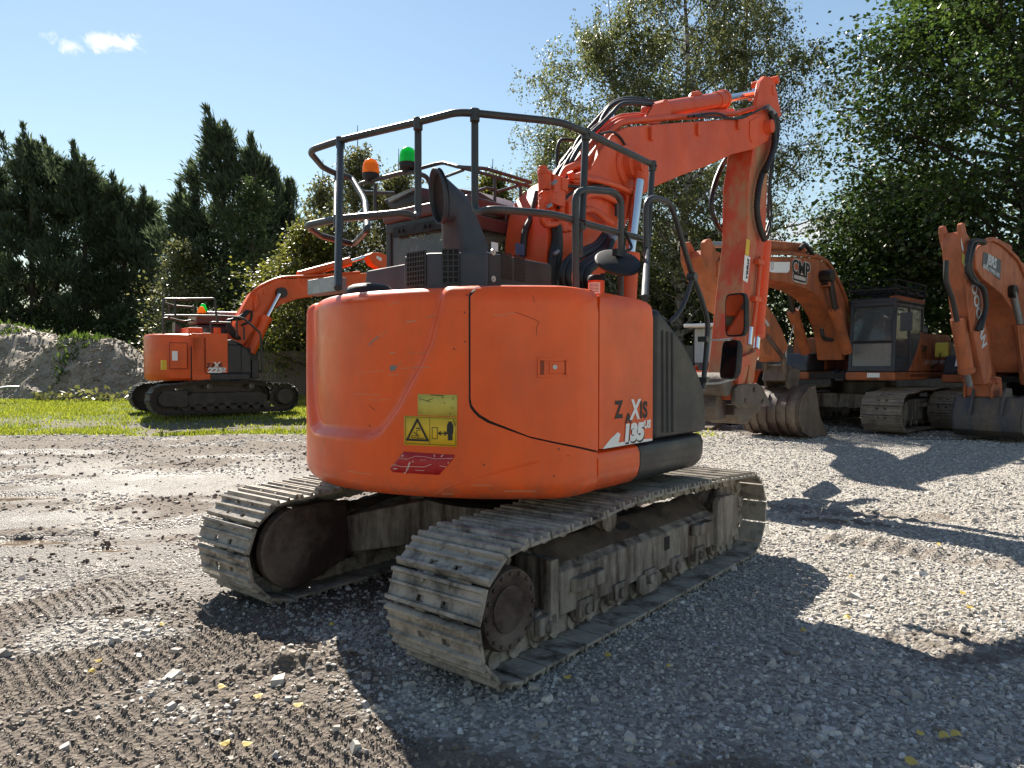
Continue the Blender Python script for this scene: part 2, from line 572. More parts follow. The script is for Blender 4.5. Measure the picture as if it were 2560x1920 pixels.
def shoe_mesh(width, pitch, name, m, holes=True):
    """one triple-bar shoe; local x along the run, y across, z outward"""
    b = MB()
    w, p = width / 2, pitch / 2 * .93
    xs = [-p, -p * .62, -p * .22, p]
    ys = [-w, -.105, -.055, .055, .105, w] if holes else [-w, w]
    for i in range(3):
        for j in range(len(ys) - 1):
            if holes and i == 1 and j in (1, 3): continue
            b.hexa([Vector((xs[i], ys[j], -.008)), Vector((xs[i + 1], ys[j], -.008)), Vector((xs[i + 1], ys[j + 1], -.008)), Vector((xs[i], ys[j + 1], -.008)),
                    Vector((xs[i], ys[j], .008)), Vector((xs[i + 1], ys[j], .008)), Vector((xs[i + 1], ys[j + 1], .008)), Vector((xs[i], ys[j + 1], .008))])
    rng = random.Random(3)
    for x, h, wd in ((-p + .014, .030, .014), (p * .12, .026, .011), (p - .012, .030, .014)):
        ring = []
        for yy in (-w + .004, w - .004):
            ring.append([Vector((x - wd, yy, .006)), Vector((x + wd, yy, .006)), Vector((x + wd * .55, yy, h)), Vector((x - wd * .55, yy, h))])
        b.loft(ring)
    if holes:
        for x, y in ((p * .62, -.085), (p * .62, .085), (-p * .80, -.085), (-p * .80, .085)):
            b.cyl((x, y, .006), (x, y, .022), .012, .010, 8)
    o = b.done(name, m, None, ang=30)
    me = o.data
    bpy.data.objects.remove(o)
    return me

def make_track(parent, vc, width, half, r, zc, sag, pitch, ms, mc, holes=True, flip=1, roll=6, label=None):
    """one crawler: chain as the part, every shoe a sub-part"""
    st, pit = track_path(half, r, zc, sag, pitch)
    me = shoe_mesh(width, pit, 'track_shoe', ms, holes)
    ch = MB()
    for u, z, a in st:
        t = Vector((math.cos(a), 0, math.sin(a)))
        nrm = Vector((-math.sin(a), 0, math.cos(a)))        # run goes backward along the bottom, so this points outward
        for sv in (-.082, .082):
            c = L(u, vc + sv, z) - nrm * .055
            ch.obox(c, t * (pit * .36), Vector((0, .016, 0)), nrm * .046)
            ch.cyl(c - t * pit * .40 - Vector((0, .034, 0)), c - t * pit * .40 + Vector((0, .034, 0)), .048, seg=12)
            ch.cyl(c + t * pit * .32 - Vector((0, .024, 0)), c + t * pit * .32 + Vector((0, .024, 0)), .040, seg=10)
        ch.cyl(L(u, vc - .09, z) - nrm * .055 - t * pit * .42, L(u, vc + .09, z) - nrm * .055 - t * pit * .42, .022, seg=8)
    chain = ch.done('track', mc, parent, ang=30)
    if label: chain['label'] = label
    for i, (u, z, a) in enumerate(st):
        o = bpy.data.objects.new('track_shoe', me)
        COL.objects.link(o)
        o.parent = chain
        jit = random.uniform(-.012, .012)
        # local x -> t, z -> outward normal
        t = Vector((math.cos(a), 0, math.sin(a)))
        nrm = Vector((-math.sin(a), 0, math.cos(a)))
        o.matrix_local = Matrix(((t.x, 0, nrm.x, u), (0, 1, 0, -vc), (t.z, 0, nrm.z, z), (0, 0, 0, 1))) @ Matrix.Rotation(jit, 4, 'Y')
    return chain

# ================================================================ the near excavator
MF = Frame((-.053, 5.209, 0.0), 39.3)
pv, pu, pz = MF.pv, MF.pu, MF.pz
EX = thing('excavator', 'large orange tracked excavator with roof railing, seen from behind, nearest of the machines', 'excavator', MF.o, MF.rotz)

TR, TZ, TH = .312, .348, 1.425
_before = set(bpy.data.objects)
sag = [(-1.2, .668), (-.8, .682), (-.45, .716), (-.15, .722), (.2, .712), (.6, .700), (1.1, .678)]
for vc, nm in ((.998, 'right'), (-.865, 'left')):
    make_track(EX, vc, .60, TH, TR, TZ, sag, .171, M['track'], M['track'])
    sgn = 1 if vc > 0 else -1
    o_ = vc + sgn * .165                                     # outer face of the side frame
    i_ = vc - sgn * .165
    f = MB()
    # side frame: upright outer wall, top sloping up to the middle
    prof = [(o_, .175), (o_, .405), (o_ - sgn * .05, .435), (vc - sgn * .02, .520), (i_ + sgn * .05, .47), (i_, .42), (i_, .175)]
    f.loft([[L(u, v, z) for v, z in prof] for u in (-1.02, -.6, -.2, .2, .6, 1.05)])
    f.done('track_frame', M['frame'], EX, bevel=.008)
    d_ = MB()                                                # caked soil lying along the sloping top
    for k in range(22):
        u = -.98 + 1.98 * k / 21
    rows = []
    rg = random.Random(5 + int(vc > 0))
    for k in range(60):
        u = -1.0 + 2.03 * k / 59
        row = []
        for q, (v, z) in enumerate([(o_ - sgn * .052, .437), (o_ - sgn * .09, .462), (o_ - sgn * .13, .485), (vc - sgn * .0, .520), (vc - sgn * .06, .515), (i_ + sgn * .05, .475)]):
            n_ = mnoise.fractal(Vector((u * 3.1, v * 5, vc)), .8, 2.0, 4) * .022 + rg.uniform(0, .010)
            edge = 0 if q == 0 else 1
            row.append(L(u, v, z + edge * max(n_ + .012, -.004)))
        rows.append(row)
    d_.sheet(rows)
    d_.done('caked_dirt', M['frame_top'], EX, ang=60)
    # front idler, its guard box and yoke
    f = MB()
    f.lathe([(.06, -.09), (.24, -.09), (.25, -.06), (.25, -.035), (.275, -.03), (.275, .03), (.25, .035), (.25, .06), (.24, .09), (.06, .09)], L(TH, vc, TZ), Vector((0, 1, 0)), 36)
    f.done('idler', M['frame'], EX)
    f = MB()
    gp = [(1.02, .16), (1.02, .50), (1.08, .53), (1.34, .52), (1.41, .47), (1.43, .30), (1.36, .20), (1.22, .15)]
    f.prism(gp, o_ - sgn * .02, o_ + sgn * .035)
    f.prism([(1.0, .20), (1.0, .46), (1.5, .44), (1.5, .26)], i_, i_ - sgn * .03)
    f.done('idler_guard', M['frame'], EX, bevel=.015)
    # sprocket, motor and its covers
    f = MB()
    n = 21
    ring = []
    for k in range(n * 4):
        a = 2 * math.pi * k / (n * 4)
        rr = .285 if k % 4 in (0, 1) else .235
        ring.append((-TH + rr * math.cos(a), TZ + rr * math.sin(a)))
    f.prism(ring, vc - .025, vc + .025)
    f.done('sprocket', M['frame'], EX)
    f = MB()
    f.lathe([(.0, .0), (.14, .0), (.155, .01), (.192, .012), (.20, -.01), (.20, -.10), (.0, -.10)], L(-TH, vc + sgn * .20, TZ), Vector((0, -sgn, 0)), 40)
    for k in range(16):
        a = 2 * math.pi * k / 16
        c = L(-TH + .174 * math.cos(a), vc + sgn * .20, TZ + .174 * math.sin(a))
        f.cyl(c, c + Vector((0, -sgn * .022, 0)), .011, seg=6)
    c = L(-TH, vc + sgn * .20, TZ)
    f.cyl(c, c + Vector((0, -sgn * .007, 0)), .115, .110, 28)
    f.done('final_drive', M['brown_cover'], EX, bevel=.004)
    # rounded motor guard on the inner side
    gd = []
    for k in range(17):
        a = math.pi / 2 + math.pi * k / 16
        gd.append((-1.37 + .265 * math.cos(a), .345 + .265 * math.sin(a)))
    gd += [(-1.2, .12), (-.98, .20), (-.98, .585), (-1.1, .61)]
    f = MB()
    f.prism(gd, i_ - sgn * .02, i_ - sgn * .10)
    f.done('motor_guard', M['brown_cover'], EX, bevel=.02)
    f = MB()
    f.prism([(u * .94 - .08, z * .9 + .036) for u, z in gd], i_ - sgn * .10, i_ - sgn * .108)
    f.done('guard_panel', M['brown_cover'], EX, bevel=.004)
    f = MB()
    f.bx(-1.06, -.99, i_ + sgn * .1, o_ + sgn * .02, .16, .50)
    f.done('end_plate', M['frame'], EX, bevel=.006)
    for k in range(7):                                       # lower rollers
        u = -1.08 + 2.2 * k / 6
        f = MB()
        f.lathe([(.05, -.15), (.085, -.14), (.088, -.10), (.065, -.09), (.065, .09), (.088, .10), (.085, .14), (.05, .15)], L(u, vc, .155), Vector((0, 1, 0)), 18)
        f.bx(u - .075, u + .075, vc + sgn * .145, vc + sgn * .185, .125, .22)
        f.cyl(L(u, vc + sgn * .18, .16), L(u, vc + sgn * .20, .16), .032, seg=12)
        f.done('track_roller', M['frame'], EX, bevel=.006)
    f = MB()
    f.lathe([(.05, -.08), (.085, -.07), (.06, -.05), (.06, .05), (.085, .07), (.05, .08)], L(-.3, vc, .585), Vector((0, 1, 0)), 18)
    f.bx(-.34, -.26, vc - .03, vc + .03, .48, .56)
    f.done('carrier_roller', M['frame'], EX)
    f = MB()                                                 # central chain guide
    f.prism([(-.13, .20), (.13, .20), (.13, .10), (.09, .07), (-.09, .07), (-.13, .10)], o_ - sgn * .01, o_ + sgn * .02)
    f.done('chain_guide', M['frame'], EX, bevel=.01)
    for u0, u1, zz in ((-.86, -.56, .36), (.62, .90, .395)):  # step lips on the outer wall
        f = MB()
        w = []
        for k in range(13):
            a = math.pi * k / 12
            w.append(L((u0 + u1) / 2 - (u1 - u0) / 2 * math.cos(a), o_ + sgn * (.002 + .055 * min(1, math.sin(a) * 1.6)), zz))
        f.ext(w, Vector((0, 0, -.075)))
        f.done('step_lip', M['frame'], EX, bevel=.006)
    f = MB()                                                 # access holes: dark plugs coloured as the shade inside
    for u, z, a, b in ((.27, .335, .045, .052),):
        ring = [L(u + a * max(-.8, min(.8, 1.3 * math.cos(t))), o_ + sgn * .003, z + b * max(-.85, min(.85, 1.3 * math.sin(t)))) for t in [2 * math.pi * k / 20 for k in range(20)]]
        f.ext(ring, L(0, -sgn * .06, 0))
    f.done('hole_shade', M['dark'], EX)
    f = MB()
    ring = [L(-.10 + .075 * math.cos(t), o_ - sgn * (.115 + .03 * math.sin(t)), .4985 + .0195 * math.sin(t)) for t in [2 * math.pi * k / 18 for k in range(18)]]
    f.ext(ring, Vector((0, 0, -.03)))
    f.done('hole_shade', M['dark'], EX)  # second dark plug, a hole's shade put into its colour
# mud thrown over the inner guards and lumps on the shoes
# centre section
f = MB()
f.lathe([(.0, 0), (.62, 0), (.64, .03), (.60, .06), (.60, .15), (.66, .17), (.66, .24), (.0, .24)], L(0, 0, .58), Vector((0, 0, 1)), 48)
f.done('swing_ring', M['grease'], EX)
f = MB()
for su in (-1, 1):
    for sv in (-1, 1):
        a0, a1 = L(su * .22, sv * .2, 0), L(su * .80, sv * .84, 0)
        dirn = (a1 - a0).normalized()
        w = Vector((-dirn.y, dirn.x, 0)) * .20
        f.hexa([a0 - w + Vector((0, 0, .30)), a1 - w + Vector((0, 0, .20)), a1 + w + Vector((0, 0, .20)), a0 + w + Vector((0, 0, .30)),
                a0 - w + Vector((0, 0, .63)), a1 - w + Vector((0, 0, .46)), a1 + w + Vector((0, 0, .46)), a0 + w + Vector((0, 0, .63))])
f.bx(-.5, .5, -.5, .5, .28, .60)
f.done('carbody', M['frame'], EX, bevel=.015)

for o in set(bpy.data.objects) - _before:
    if o.parent is EX: o.location.x += .02
# ---------------------------------------------------------------- upper body: tail contour in plan
_cp = [(.25, -1.22), (-.2, -1.22), (-.55, -1.205), (-.84, -1.07), (-1.15, -.78), (-1.40, -.40), (-1.50, 0.0), (-1.455, .42), (-1.27, .85), (-1.02, 1.155), (-.93, 1.215), (-.82, 1.24), (-.6, 1.242), (-.3, 1.242), (-.055, 1.242)]
def _catmull(P, n=24):
    P = [2 * np.array(P[0]) - np.array(P[1])] + [np.array(p) for p in P] + [2 * np.array(P[-1]) - np.array(P[-2])]
    out = []
    for i in range(1, len(P) - 2):
        for k in range(n):
            t = k / n
            out.append(.5 * (2 * P[i] + (P[i + 1] - P[i - 1]) * t + (2 * P[i - 1] - 5 * P[i] + 4 * P[i + 1] - P[i + 2]) * t * t + (3 * P[i] - P[i - 1] - 3 * P[i + 1] + P[i + 2]) * t ** 3))
    out.append(P[-2])
    return np.array(out)
CT = _catmull(_cp)
CS = np.concatenate([[0], np.cumsum(np.hypot(*np.diff(CT, axis=0).T))])
_i0 = int(np.argmin(np.abs(CT[:, 1]) + (CT[:, 0] > 0) * 9))
CS -= CS[_i0]                                                # s = 0 at the very tail, growing to the machine's right
ZB, ZT = .80, 1.935
def inset(z, top=True):
    r = .10
    if z < ZB + r: return r - math.sqrt(max(0, r * r - (ZB + r - z) ** 2))
    if top and z > ZT - .075: return .075 - math.sqrt(max(0, .075 ** 2 - (z - ZT + .075) ** 2))
    return 0
def surf(s, z, off=0.0, top=True):
    p = np.array([np.interp(s, CS, CT[:, 0]), np.interp(s, CS, CT[:, 1])])
    a = np.array([np.interp(s - .02, CS, CT[:, 0]), np.interp(s - .02, CS, CT[:, 1])])
    b = np.array([np.interp(s + .02, CS, CT[:, 0]), np.interp(s + .02, CS, CT[:, 1])])
    t = (b - a) / np.linalg.norm(b - a)
    n = np.array([t[1] * -1, t[0]])                          # outward (tail side) in (u, v)
    n = n if n.dot(p - np.array([.3, 0])) > 0 else -n
    q = p + n * (off - inset(z, top))
    return L(q[0], q[1], z)
def px_sz(x, y):
    """where the view ray through a photo pixel meets the tail surface"""
    r = ray(x, y)
    q = CAM - MF.o
    O2 = np.array([q.dot(MF.d), q.dot(MF.e)]); D2 = np.array([r.dot(MF.d), r.dot(MF.e)])
    best = None
    for i in range(len(CT) - 1):
        A, B = CT[i], CT[i + 1] - CT[i]
        det = D2[0] * -B[1] + D2[1] * B[0]
        if abs(det) < 1e-9: continue
        w = A - O2
        t = (w[0] * -B[1] + w[1] * B[0]) / det
        k = (D2[0] * w[1] - D2[1] * w[0]) / det
        if -.001 <= k <= 1.001 and t > 0 and (best is None or t < best[0]):
            best = (t, CS[i] + k * (CS[i + 1] - CS[i]))
    if best is None:
        best_s = None
        return None
    return best[1], CAM.z + r.z * best[0]

# recess on the tail: a U-shaped step
_u = [px_sz(*q) for q in ((1112, 738), (1080, 862), (1051, 924), (993, 1029), (950, 1087), (915, 1099), (877, 1094))]
_u = [q for q in _u if q]
sc_ = (_u[-1][0] + -.0)
_left = [(2 * (_u[-1][0] - .16) - s, z) for s, z in _u[::-1]][1:]
UPOLY = np.array([(_u[0][0] + .02, 2.1)] + _u + _left + [(_left[-1][0] - .02, 2.1)])
def u_depth(s, z):
    P = np.array([s, z])
    A, B = UPOLY[:-1], UPOLY[1:]
    ab = B - A
    t = np.clip(((P - A) * ab).sum(1) / (ab * ab).sum(1), 0, 1)
    d = np.sqrt((((A + ab * t[:, None]) - P) ** 2).sum(1)).min()
    inside = False
    for (x0, y0), (x1, y1) in zip(UPOLY, np.roll(UPOLY, -1, axis=0)):
        if (y0 > z) != (y1 > z) and s < (x1 - x0) * (z - y0) / (y1 - y0) + x0: inside = not inside
    sd = d if inside else -d
    t = min(1, max(0, (sd + .008) / .058))
    return .052 * t * t * (3 - 2 * t)

S_R = px_sz(1494, 1128)[0]                                   # seam between tail weight and side panel
S_L = CS[0] + .05
zs = [ZB + .10 * (1 - math.cos(math.pi / 2 * k / 6)) for k in range(7)] + list(np.linspace(.92, ZT - .08, 58)) + [ZT - .075 + .075 * math.sin(math.pi / 2 * k / 6) for k in range(7)]
ss = np.linspace(S_L, S_R, 210)
f = MB()
f.loft([[surf(s, z, -u_depth(s, z) if -1.3 < s < .9 else 0) for s in ss] for z in zs])
f.done('counterweight', M['orange'], EX, ang=50)
# raised swoosh along the lower right of the tail
f = MB()
pts = [px_sz(*q) for q in ((1082, 1238), (1110, 1222), (1160, 1203), (1240, 1180), (1330, 1157), (1420, 1140), (1490, 1131))]
f.tube([surf(s, z, -.004) for s, z in pts], .009, 8)
f.done('pressed_line', M['orange'], EX)

def patch(poly, off, m, name, thick=.02, du=.03, bevel=0.0, parent=EX, bend=None):
    """a panel cut to a convex outline in (s, z) and laid over the tail surface"""
    P = np.array(poly, float)
    lo, hi = P.min(0), P.max(0)
    b = bmesh.new()
    nx = max(2, int((hi[0] - lo[0]) / du)); nz = max(2, int((hi[1] - lo[1]) / (du * 1.4)))
    g = [[b.verts.new((lo[0] + (hi[0] - lo[0]) * i / nx, lo[1] + (hi[1] - lo[1]) * j / nz, 0)) for i in range(nx + 1)] for j in range(nz + 1)]
    for j in range(nz):
        for i in range(nx):
            b.faces.new([g[j][i], g[j][i + 1], g[j + 1][i + 1], g[j + 1][i]])
    area = sum(x0 * y1 - x1 * y0 for (x0, y0), (x1, y1) in zip(P, np.roll(P, -1, axis=0)))
    if area < 0: P = P[::-1]
    for (x0, y0), (x1, y1) in zip(P, np.roll(P, -1, axis=0)):
        nrm = Vector((y1 - y0, -(x1 - x0), 0))
        if nrm.length < 1e-9: continue
        bmesh.ops.bisect_plane(b, geom=b.verts[:] + b.edges[:] + b.faces[:], plane_co=Vector((x0, y0, 0)), plane_no=nrm.normalized(), clear_outer=True, dist=1e-6)
    bmesh.ops.remove_doubles(b, verts=b.verts[:], dist=1e-5)
    for v in b.verts:
        v.co = surf(v.co.x, v.co.y, off)
    bmesh.ops.recalc_face_normals(b, faces=b.faces[:])
    b.faces.ensure_lookup_table()
    c = b.faces[len(b.faces) // 2]
    if c.normal.dot(c.calc_center_median() - L(.3, 0, 1.3)) < 0:
        bmesh.ops.reverse_faces(b, faces=b.faces[:])
    me = bpy.data.meshes.new(name)
    b.to_mesh(me); b.free()
    return link_mesh(name, me, m, parent, bevel=bevel, ang=50, solid=thick, seg=3)

def grow(poly, d):
    P = np.array(poly, float); c = P.mean(0)
    q = P - c
    return [tuple(c + v + np.sign(v) * d) for v in q]

door = [px_sz(*q) for q in ((1178, 996), (1181, 1012), (1189, 1024), (1202, 1037), (1225, 1051), (1323, 1090), (1488, 1127))]
sdl, sdr = door[0][0], px_sz(1490, 1000)[0]
door[-1] = (sdr, door[-1][1])
door += [(sdr, 1.80), (sdr - .02, 1.87), (sdr - .07, 1.918), (sdr - .2, 1.925), (sdl + .12, 1.925), (sdl + .03, 1.91), (sdl, 1.87)]
DOOR = patch(door, .014, M['orange'], 'engine_door', .03, bevel=.010)
patch(grow(door, .012), .0025, M['gap_shade'], 'door_gap', .004)  # larger dark sheet under the door, read as its shaded gap
pan = [(sdr + .012, 1.056), (sdr + .62, 1.056), (sdr + .62, 1.80), (sdr + .60, 1.872), (sdr + .54, 1.905), (sdr + .10, 1.92), (sdr + .03, 1.90), (sdr + .012, 1.84)]
SP = patch(pan, .014, M['orange'], 'side_panel', .03, bevel=.008)
S_P0, S_P1 = sdr + .012, sdr + .62
# door handle: plate darkened for the recess shadow, paddle and lock
hs, hz = px_sz(1380, 919)
def on(x, y, off): return surf(hs + x, hz + y, off)
def plate(name, x0, x1, y0, y1, o0, o1, m, parent, bevel=.003):
    b = MB()
    b.hexa([on(x0, y0, o0), on(x1, y0, o0), on(x1, y1, o0), on(x0, y1, o0), on(x0, y0, o1), on(x1, y0, o1), on(x1, y1, o1), on(x0, y1, o1)])
    return b.done(name, m, parent, bevel=bevel)
b = MB()
for x0, x1, y0, y1 in ((-.078, .078, .036, .05), (-.078, .078, -.05, -.036), (-.078, -.064, -.036, .036), (.064, .078, -.036, .036)):
    b.hexa([on(x0, y0, .012), on(x1, y0, .012), on(x1, y1, .012), on(x0, y1, .012), on(x0, y0, .023), on(x1, y0, .023), on(x1, y1, .023), on(x0, y1, .023)])
HD = b.done('door_handle', M['orange'], DOOR, bevel=.002)
M['recess'] = plain('shadowed_recess_paint', (.30, .045, .008), .6)  # deep shadow of the handle recess put into a darker orange
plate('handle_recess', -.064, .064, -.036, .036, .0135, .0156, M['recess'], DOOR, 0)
plate('handle_paddle', -.016, .058, -.031, .032, .0145, .0215, M['orange'], DOOR)
b = MB(); c = on(.012, .003, .0215); n_ = (on(.012, .003, .03) - c).normalized()
b.cyl(c, c + n_ * .004, .012, seg=16); b.done('lock', M['bolt'], DOOR)
# warning stickers and reflector bands
def sticker(name, px, m, off=.0035, th=.002):
    return patch([px_sz(*q) for q in px], off, m, name, th, du=.04)
sticker('blank_label', ((1045, 985), (1144, 987), (1143, 1041), (1045, 1038)), M['yellow_pale'])
WS = sticker('warning_label', ((1011, 1039), (1143, 1043), (1142, 1117), (1011, 1112)), M['yellow'])
sticker('reflector_band', ((1010, 1129), (1137, 1137), (1134, 1146), (1098, 1187), (982, 1180), (976, 1172)), M['red'])
s0 = -(px_sz(1075, 1150)[0]) + .06
def bandL(s, z0, z1, w0, w1, nm, m):
    patch([(s - w0, z1), (s + w0, z1), (s + w1, z0), (s - w1, z0)], .0035, m, nm, .002, du=.04)
bandL(-.97, 1.02, 1.14, .17, .12, 'reflector_band', M['red'])
bandL(-.98, 1.155, 1.31, .085, .085, 'warning_label', M['yellow'])
bandL(-1.02, 1.315, 1.44, .06, .06, 'blank_label', M['yellow_pale'])
bandL(-1.08, 1.45, 1.68, .045, .045, 'phone_label', M['white'])
bandL(-.905, 1.345, 1.40, .024, .024, 'small_label', M['white'])
def line_on(name, pts, w, m, parent, off=.0065, closed=False):
    """flat strokes on the tail surface through photo pixels"""
    b = MB()
    q = [np.array(px_sz(*p_)) for p_ in pts]
    if closed: q.append(q[0])
    for a, c in zip(q, q[1:]):
        t = (c - a) / np.linalg.norm(c - a); n = np.array([-t[1], t[0]]) * w / 2
        a2, c2 = a - t * w * .45, c + t * w * .45
        k = max(1, int(np.linalg.norm(c2 - a2) / .03))
        for i in range(k):
            p0, p1 = a2 + (c2 - a2) * i / k, a2 + (c2 - a2) * (i + 1) / k
            b.poly([surf(*(p0 - n), off), surf(*(p1 - n), off), surf(*(p1 + n), off), surf(*(p0 + n), off)])
    return b.done(name, m, parent, ang=0)
zx = lambda x, y: (760 + x * .1808, 900 + y * .1808)
P_ = [zx(*q) for q in ((1573, 822), (1432, 1100), (1718, 1112))]
line_on('warning_symbol', P_, .011, M['ink'], WS, closed=True)
line_on('warning_symbol', [zx(*q) for q in ((1408, 783), (2108, 805), (2102, 1182), (1408, 1152))], .0022, M['ink'], WS, closed=True)
line_on('warning_symbol', [zx(1745, 795), zx(1745, 1165)], .0022, M['ink'], WS)
line_on('warning_symbol', [zx(*q) for q in ((1778, 932), (1850, 932), (1850, 1090), (1778, 1088))], .003, M['ink'], WS, closed=True)
line_on('warning_symbol', [zx(1875, 1012), zx(1970, 1015)], .006, M['ink'], WS)
for q in (((1895, 990), (1868, 1012), (1895, 1036)), ((1950, 992), (1978, 1015), (1950, 1038))):
    line_on('warning_symbol', [zx(*k) for k in q], .006, M['ink'], WS)
line_on('warning_symbol', [zx(2026, 872), zx(2026, 884)], .020, M['ink'], WS)
line_on('warning_symbol', [zx(2026, 915), zx(2026, 985)], .031, M['ink'], WS)
for x in (1992, 2062): line_on('warning_symbol', [zx(x, 915), zx(x - 2, 1000)], .008, M['ink'], WS)
for x in (2012, 2042): line_on('warning_symbol', [zx(x, 985), zx(x, 1095)], .013, M['ink'], WS)
line_on('warning_symbol', [zx(*q) for q in ((1615, 965), (1565, 975), (1565, 1030), (1610, 1045))], .003, M['ink'], WS)
line_on('warning_symbol', [zx(*q) for q in ((1525, 1000), (1560, 1020), (1580, 1070))], .004, M['ink'], WS)
line_on('warning_symbol', [zx(*q) for q in ((1495, 1042), (1550, 1042), (1550, 1072), (1495, 1072))], .0025, M['ink'], WS, closed=True)
line_on('warning_symbol', [zx(1565, 1078), zx(1670, 1082)], .003, M['ink'], WS)
line_on('warning_symbol', [zx(1560, 943), zx(1605, 943)], .006, M['ink'], WS)
# scuffs: bare chip and scratches
M['bare'] = plain('bare_primer', (.22, .22, .20), .6)
M['scr'] = plain('pale_scratch', (.62, .30, .16), .6)
b = MB()
pz_ = [px_sz(*q) for q in ((961, 915), (968, 912), (975, 915), (980, 911), (977, 920), (974, 926), (966, 928), (961, 928))]
b.poly([surf(s, z, .0012 - u_depth(s, z)) for s, z in pz_]); b.done('paint_chip', M['bare'], EX, ang=0)
def scratch(pts, w, m=None):
    b = MB()
    q = [np.array(px_sz(*p_)) for p_ in pts]
    for a, c in zip(q, q[1:]):
        t = (c - a) / np.linalg.norm(c - a); n = np.array([-t[1], t[0]]) * w / 2
        o1, o2 = .0012 - u_depth(*a), .0012 - u_depth(*c)
        b.poly([surf(*(a - n), o1), surf(*(c - n), o2), surf(*(c + n), o2), surf(*(a + n), o1)])
    b.done('scratch', m or M['scr'], EX, ang=0)
scratch([(990, 903), (986, 911), (978, 917)], .004)
scratch([(905, 862), (918, 850), (931, 841)], .008, M['bare'])
scratch([(931, 841), (945, 831), (955, 825)], .003)
scratch([(990, 921), (1010, 920), (1055, 919), (1075, 918)], .003)
scratch([(1003, 803), (1018, 802), (1030, 800)], .006)
scratch([(1056, 793), (1080, 785)], .004)
scratch([(866, 985), (900, 987), (935, 988)], .0025)
scratch([(905, 1012), (915, 1022), (922, 1026)], .003, M['maroon'])
scratch([(955, 938), (970, 937), (985, 936)], .003)
for pts, w in ((((960, 760), (975, 755), (985, 753)), .003), (((870, 1177), (900, 1183), (930, 1186)), .003), (((1000, 1110), (1003, 1104)), .002), (((1180, 1212), (1230, 1214)), .003), (((1260, 1229), (1300, 1228), (1340, 1229)), .006), (((1100, 1236), (1130, 1237)), .006), (((905, 1000), (920, 1001), (960, 1000)), .002), (((870, 935), (905, 930), (945, 926)), .002), (((960, 882), (975, 881)), .006), (((1010, 880), (1040, 882), (1075, 880)), .002)):
    scratch(pts, w)
for x, y in ((1165, 735), (1161, 852), (1160, 779), (1395, 1120), (1383, 1188), (1208, 1160), (920, 1084), (906, 1064), (1134, 870)):
    scratch([(x, y), (x + 2, y + 3), (x + 4, y + 4)], .006, M['maroon'])
M['scuff'] = plain('pale_scuff', (.75, .42, .36), .7)
def scuff(pts, w, m, off=.0072):
    b = MB()
    q = [np.array(px_sz(*p_)) for p_ in pts]
    for a, c in zip(q, q[1:]):
        t = (c - a) / np.linalg.norm(c - a); n = np.array([-t[1], t[0]]) * w / 2
        b.poly([surf(*(a - n * .6), off), surf(*(c - n), off), surf(*(c + n * .7), off), surf(*(a + n), off)])
    b.done('scratch', m, EX, ang=0)
for pts, w in ((((998, 1144), (1018, 1148), (1040, 1140), (1060, 1141), (1090, 1147), (1134, 1145)), .003), (((979, 1163), (990, 1162), (1003, 1166), (1030, 1166), (1062, 1167), (1080, 1160)), .004), (((1020, 1175), (1024, 1160), (1027, 1155)), .012), (((1018, 1178), (1020, 1168)), .010),
               (((985, 1172), (995, 1171)), .007), (((1006, 1141), (1010, 1137)), .010), (((1086, 1136), (1088, 1142)), .007), (((1104, 1142), (1109, 1136)), .008), (((1033, 1151), (1034, 1156)), .006), (((1040, 1175), (1062, 1176)), .003), (((1100, 1164), (1118, 1167)), .004), (((1012, 1183), (1016, 1179)), .008), (((1121, 1158), (1123, 1155)), .007), (((1052, 1150), (1066, 1149)), .002)):
    scuff(pts, w, M['scuff'])
for pts, w in ((((1048, 996), (1062, 1000), (1078, 1005)), .003), (((1066, 1003), (1084, 996)), .003), (((1077, 987), (1112, 989)), .004), (((1105, 991), (1108, 995)), .004), (((1111, 1006), (1113, 1009)), .005), (((1133, 993), (1134, 999)), .004), (((1126, 1033), (1127, 1036)), .005), (((1134, 1048), (1139, 1064)), .005), (((1046, 1029), (1056, 1034)), .002), (((1131, 1018), (1132, 1022)), .003)):
    scuff(pts, w, M['ink'])
M['crack'] = plain('hairline_crack', (.34, .06, .02), .7)
def scratch_door(pts, w, m):
    b = MB()
    q = [np.array(px_sz(*p_)) for p_ in pts]
    for a, c in zip(q, q[1:]):
        t = (c - a) / np.linalg.norm(c - a); n = np.array([-t[1], t[0]]) * w / 2
        b.poly([surf(*(a - n), .0155), surf(*(c - n), .0155), surf(*(c + n), .0155), surf(*(a + n), .0155)])
    b.done('scratch', m, DOOR, ang=0)
scratch_door([(1232, 787), (1250, 790), (1270, 785), (1287, 781)], .003, M['scr'])
scratch_door([(1287, 781), (1310, 789), (1330, 796), (1348, 806), (1341, 818), (1340, 838)], .0028, M['crack'])
scratch_door([(1331, 738), (1334, 750), (1337, 757)], .0028, M['crack'])

# lettering on the side panel
pO = px_sz(1560, 1010)
def side(x, y): return surf(sdr + x, y, .0165)
def side2(x, y): return surf(sdr + x, y, .0185)
def side_text(s, size, x, z, m, bold=0., shear=0., sx=1., up=False):
    fn = (lambda a, b_: side2(x + a, z + b_)) if up else (lambda a, b_: side(x + a, z + b_))
    return place_text('lettering', s, size, m, SP, None, None, None, bold, shear, sx, fn=fn)
def sx_of(px, py): q = px_sz(px, py); return q[0] - sdr, q[1]
for ch, x, m, sh in (('Z', 1541, 'ink', 0), ('X', 1581, 'white', .15), ('I', 1597, 'ink', 0), ('S', 1607, 'ink', 0)):
    a_, z_ = sx_of(x, 1031)
    side_text(ch, .132 if ch != 'X' else .158, a_, z_ + .012, M[ch and m], .006, sh, .9)
a_, z_ = sx_of(1565, 1044)
side_text('A', .07, a_, z_ - .005, M['ink'], .006, 0, 1.2)
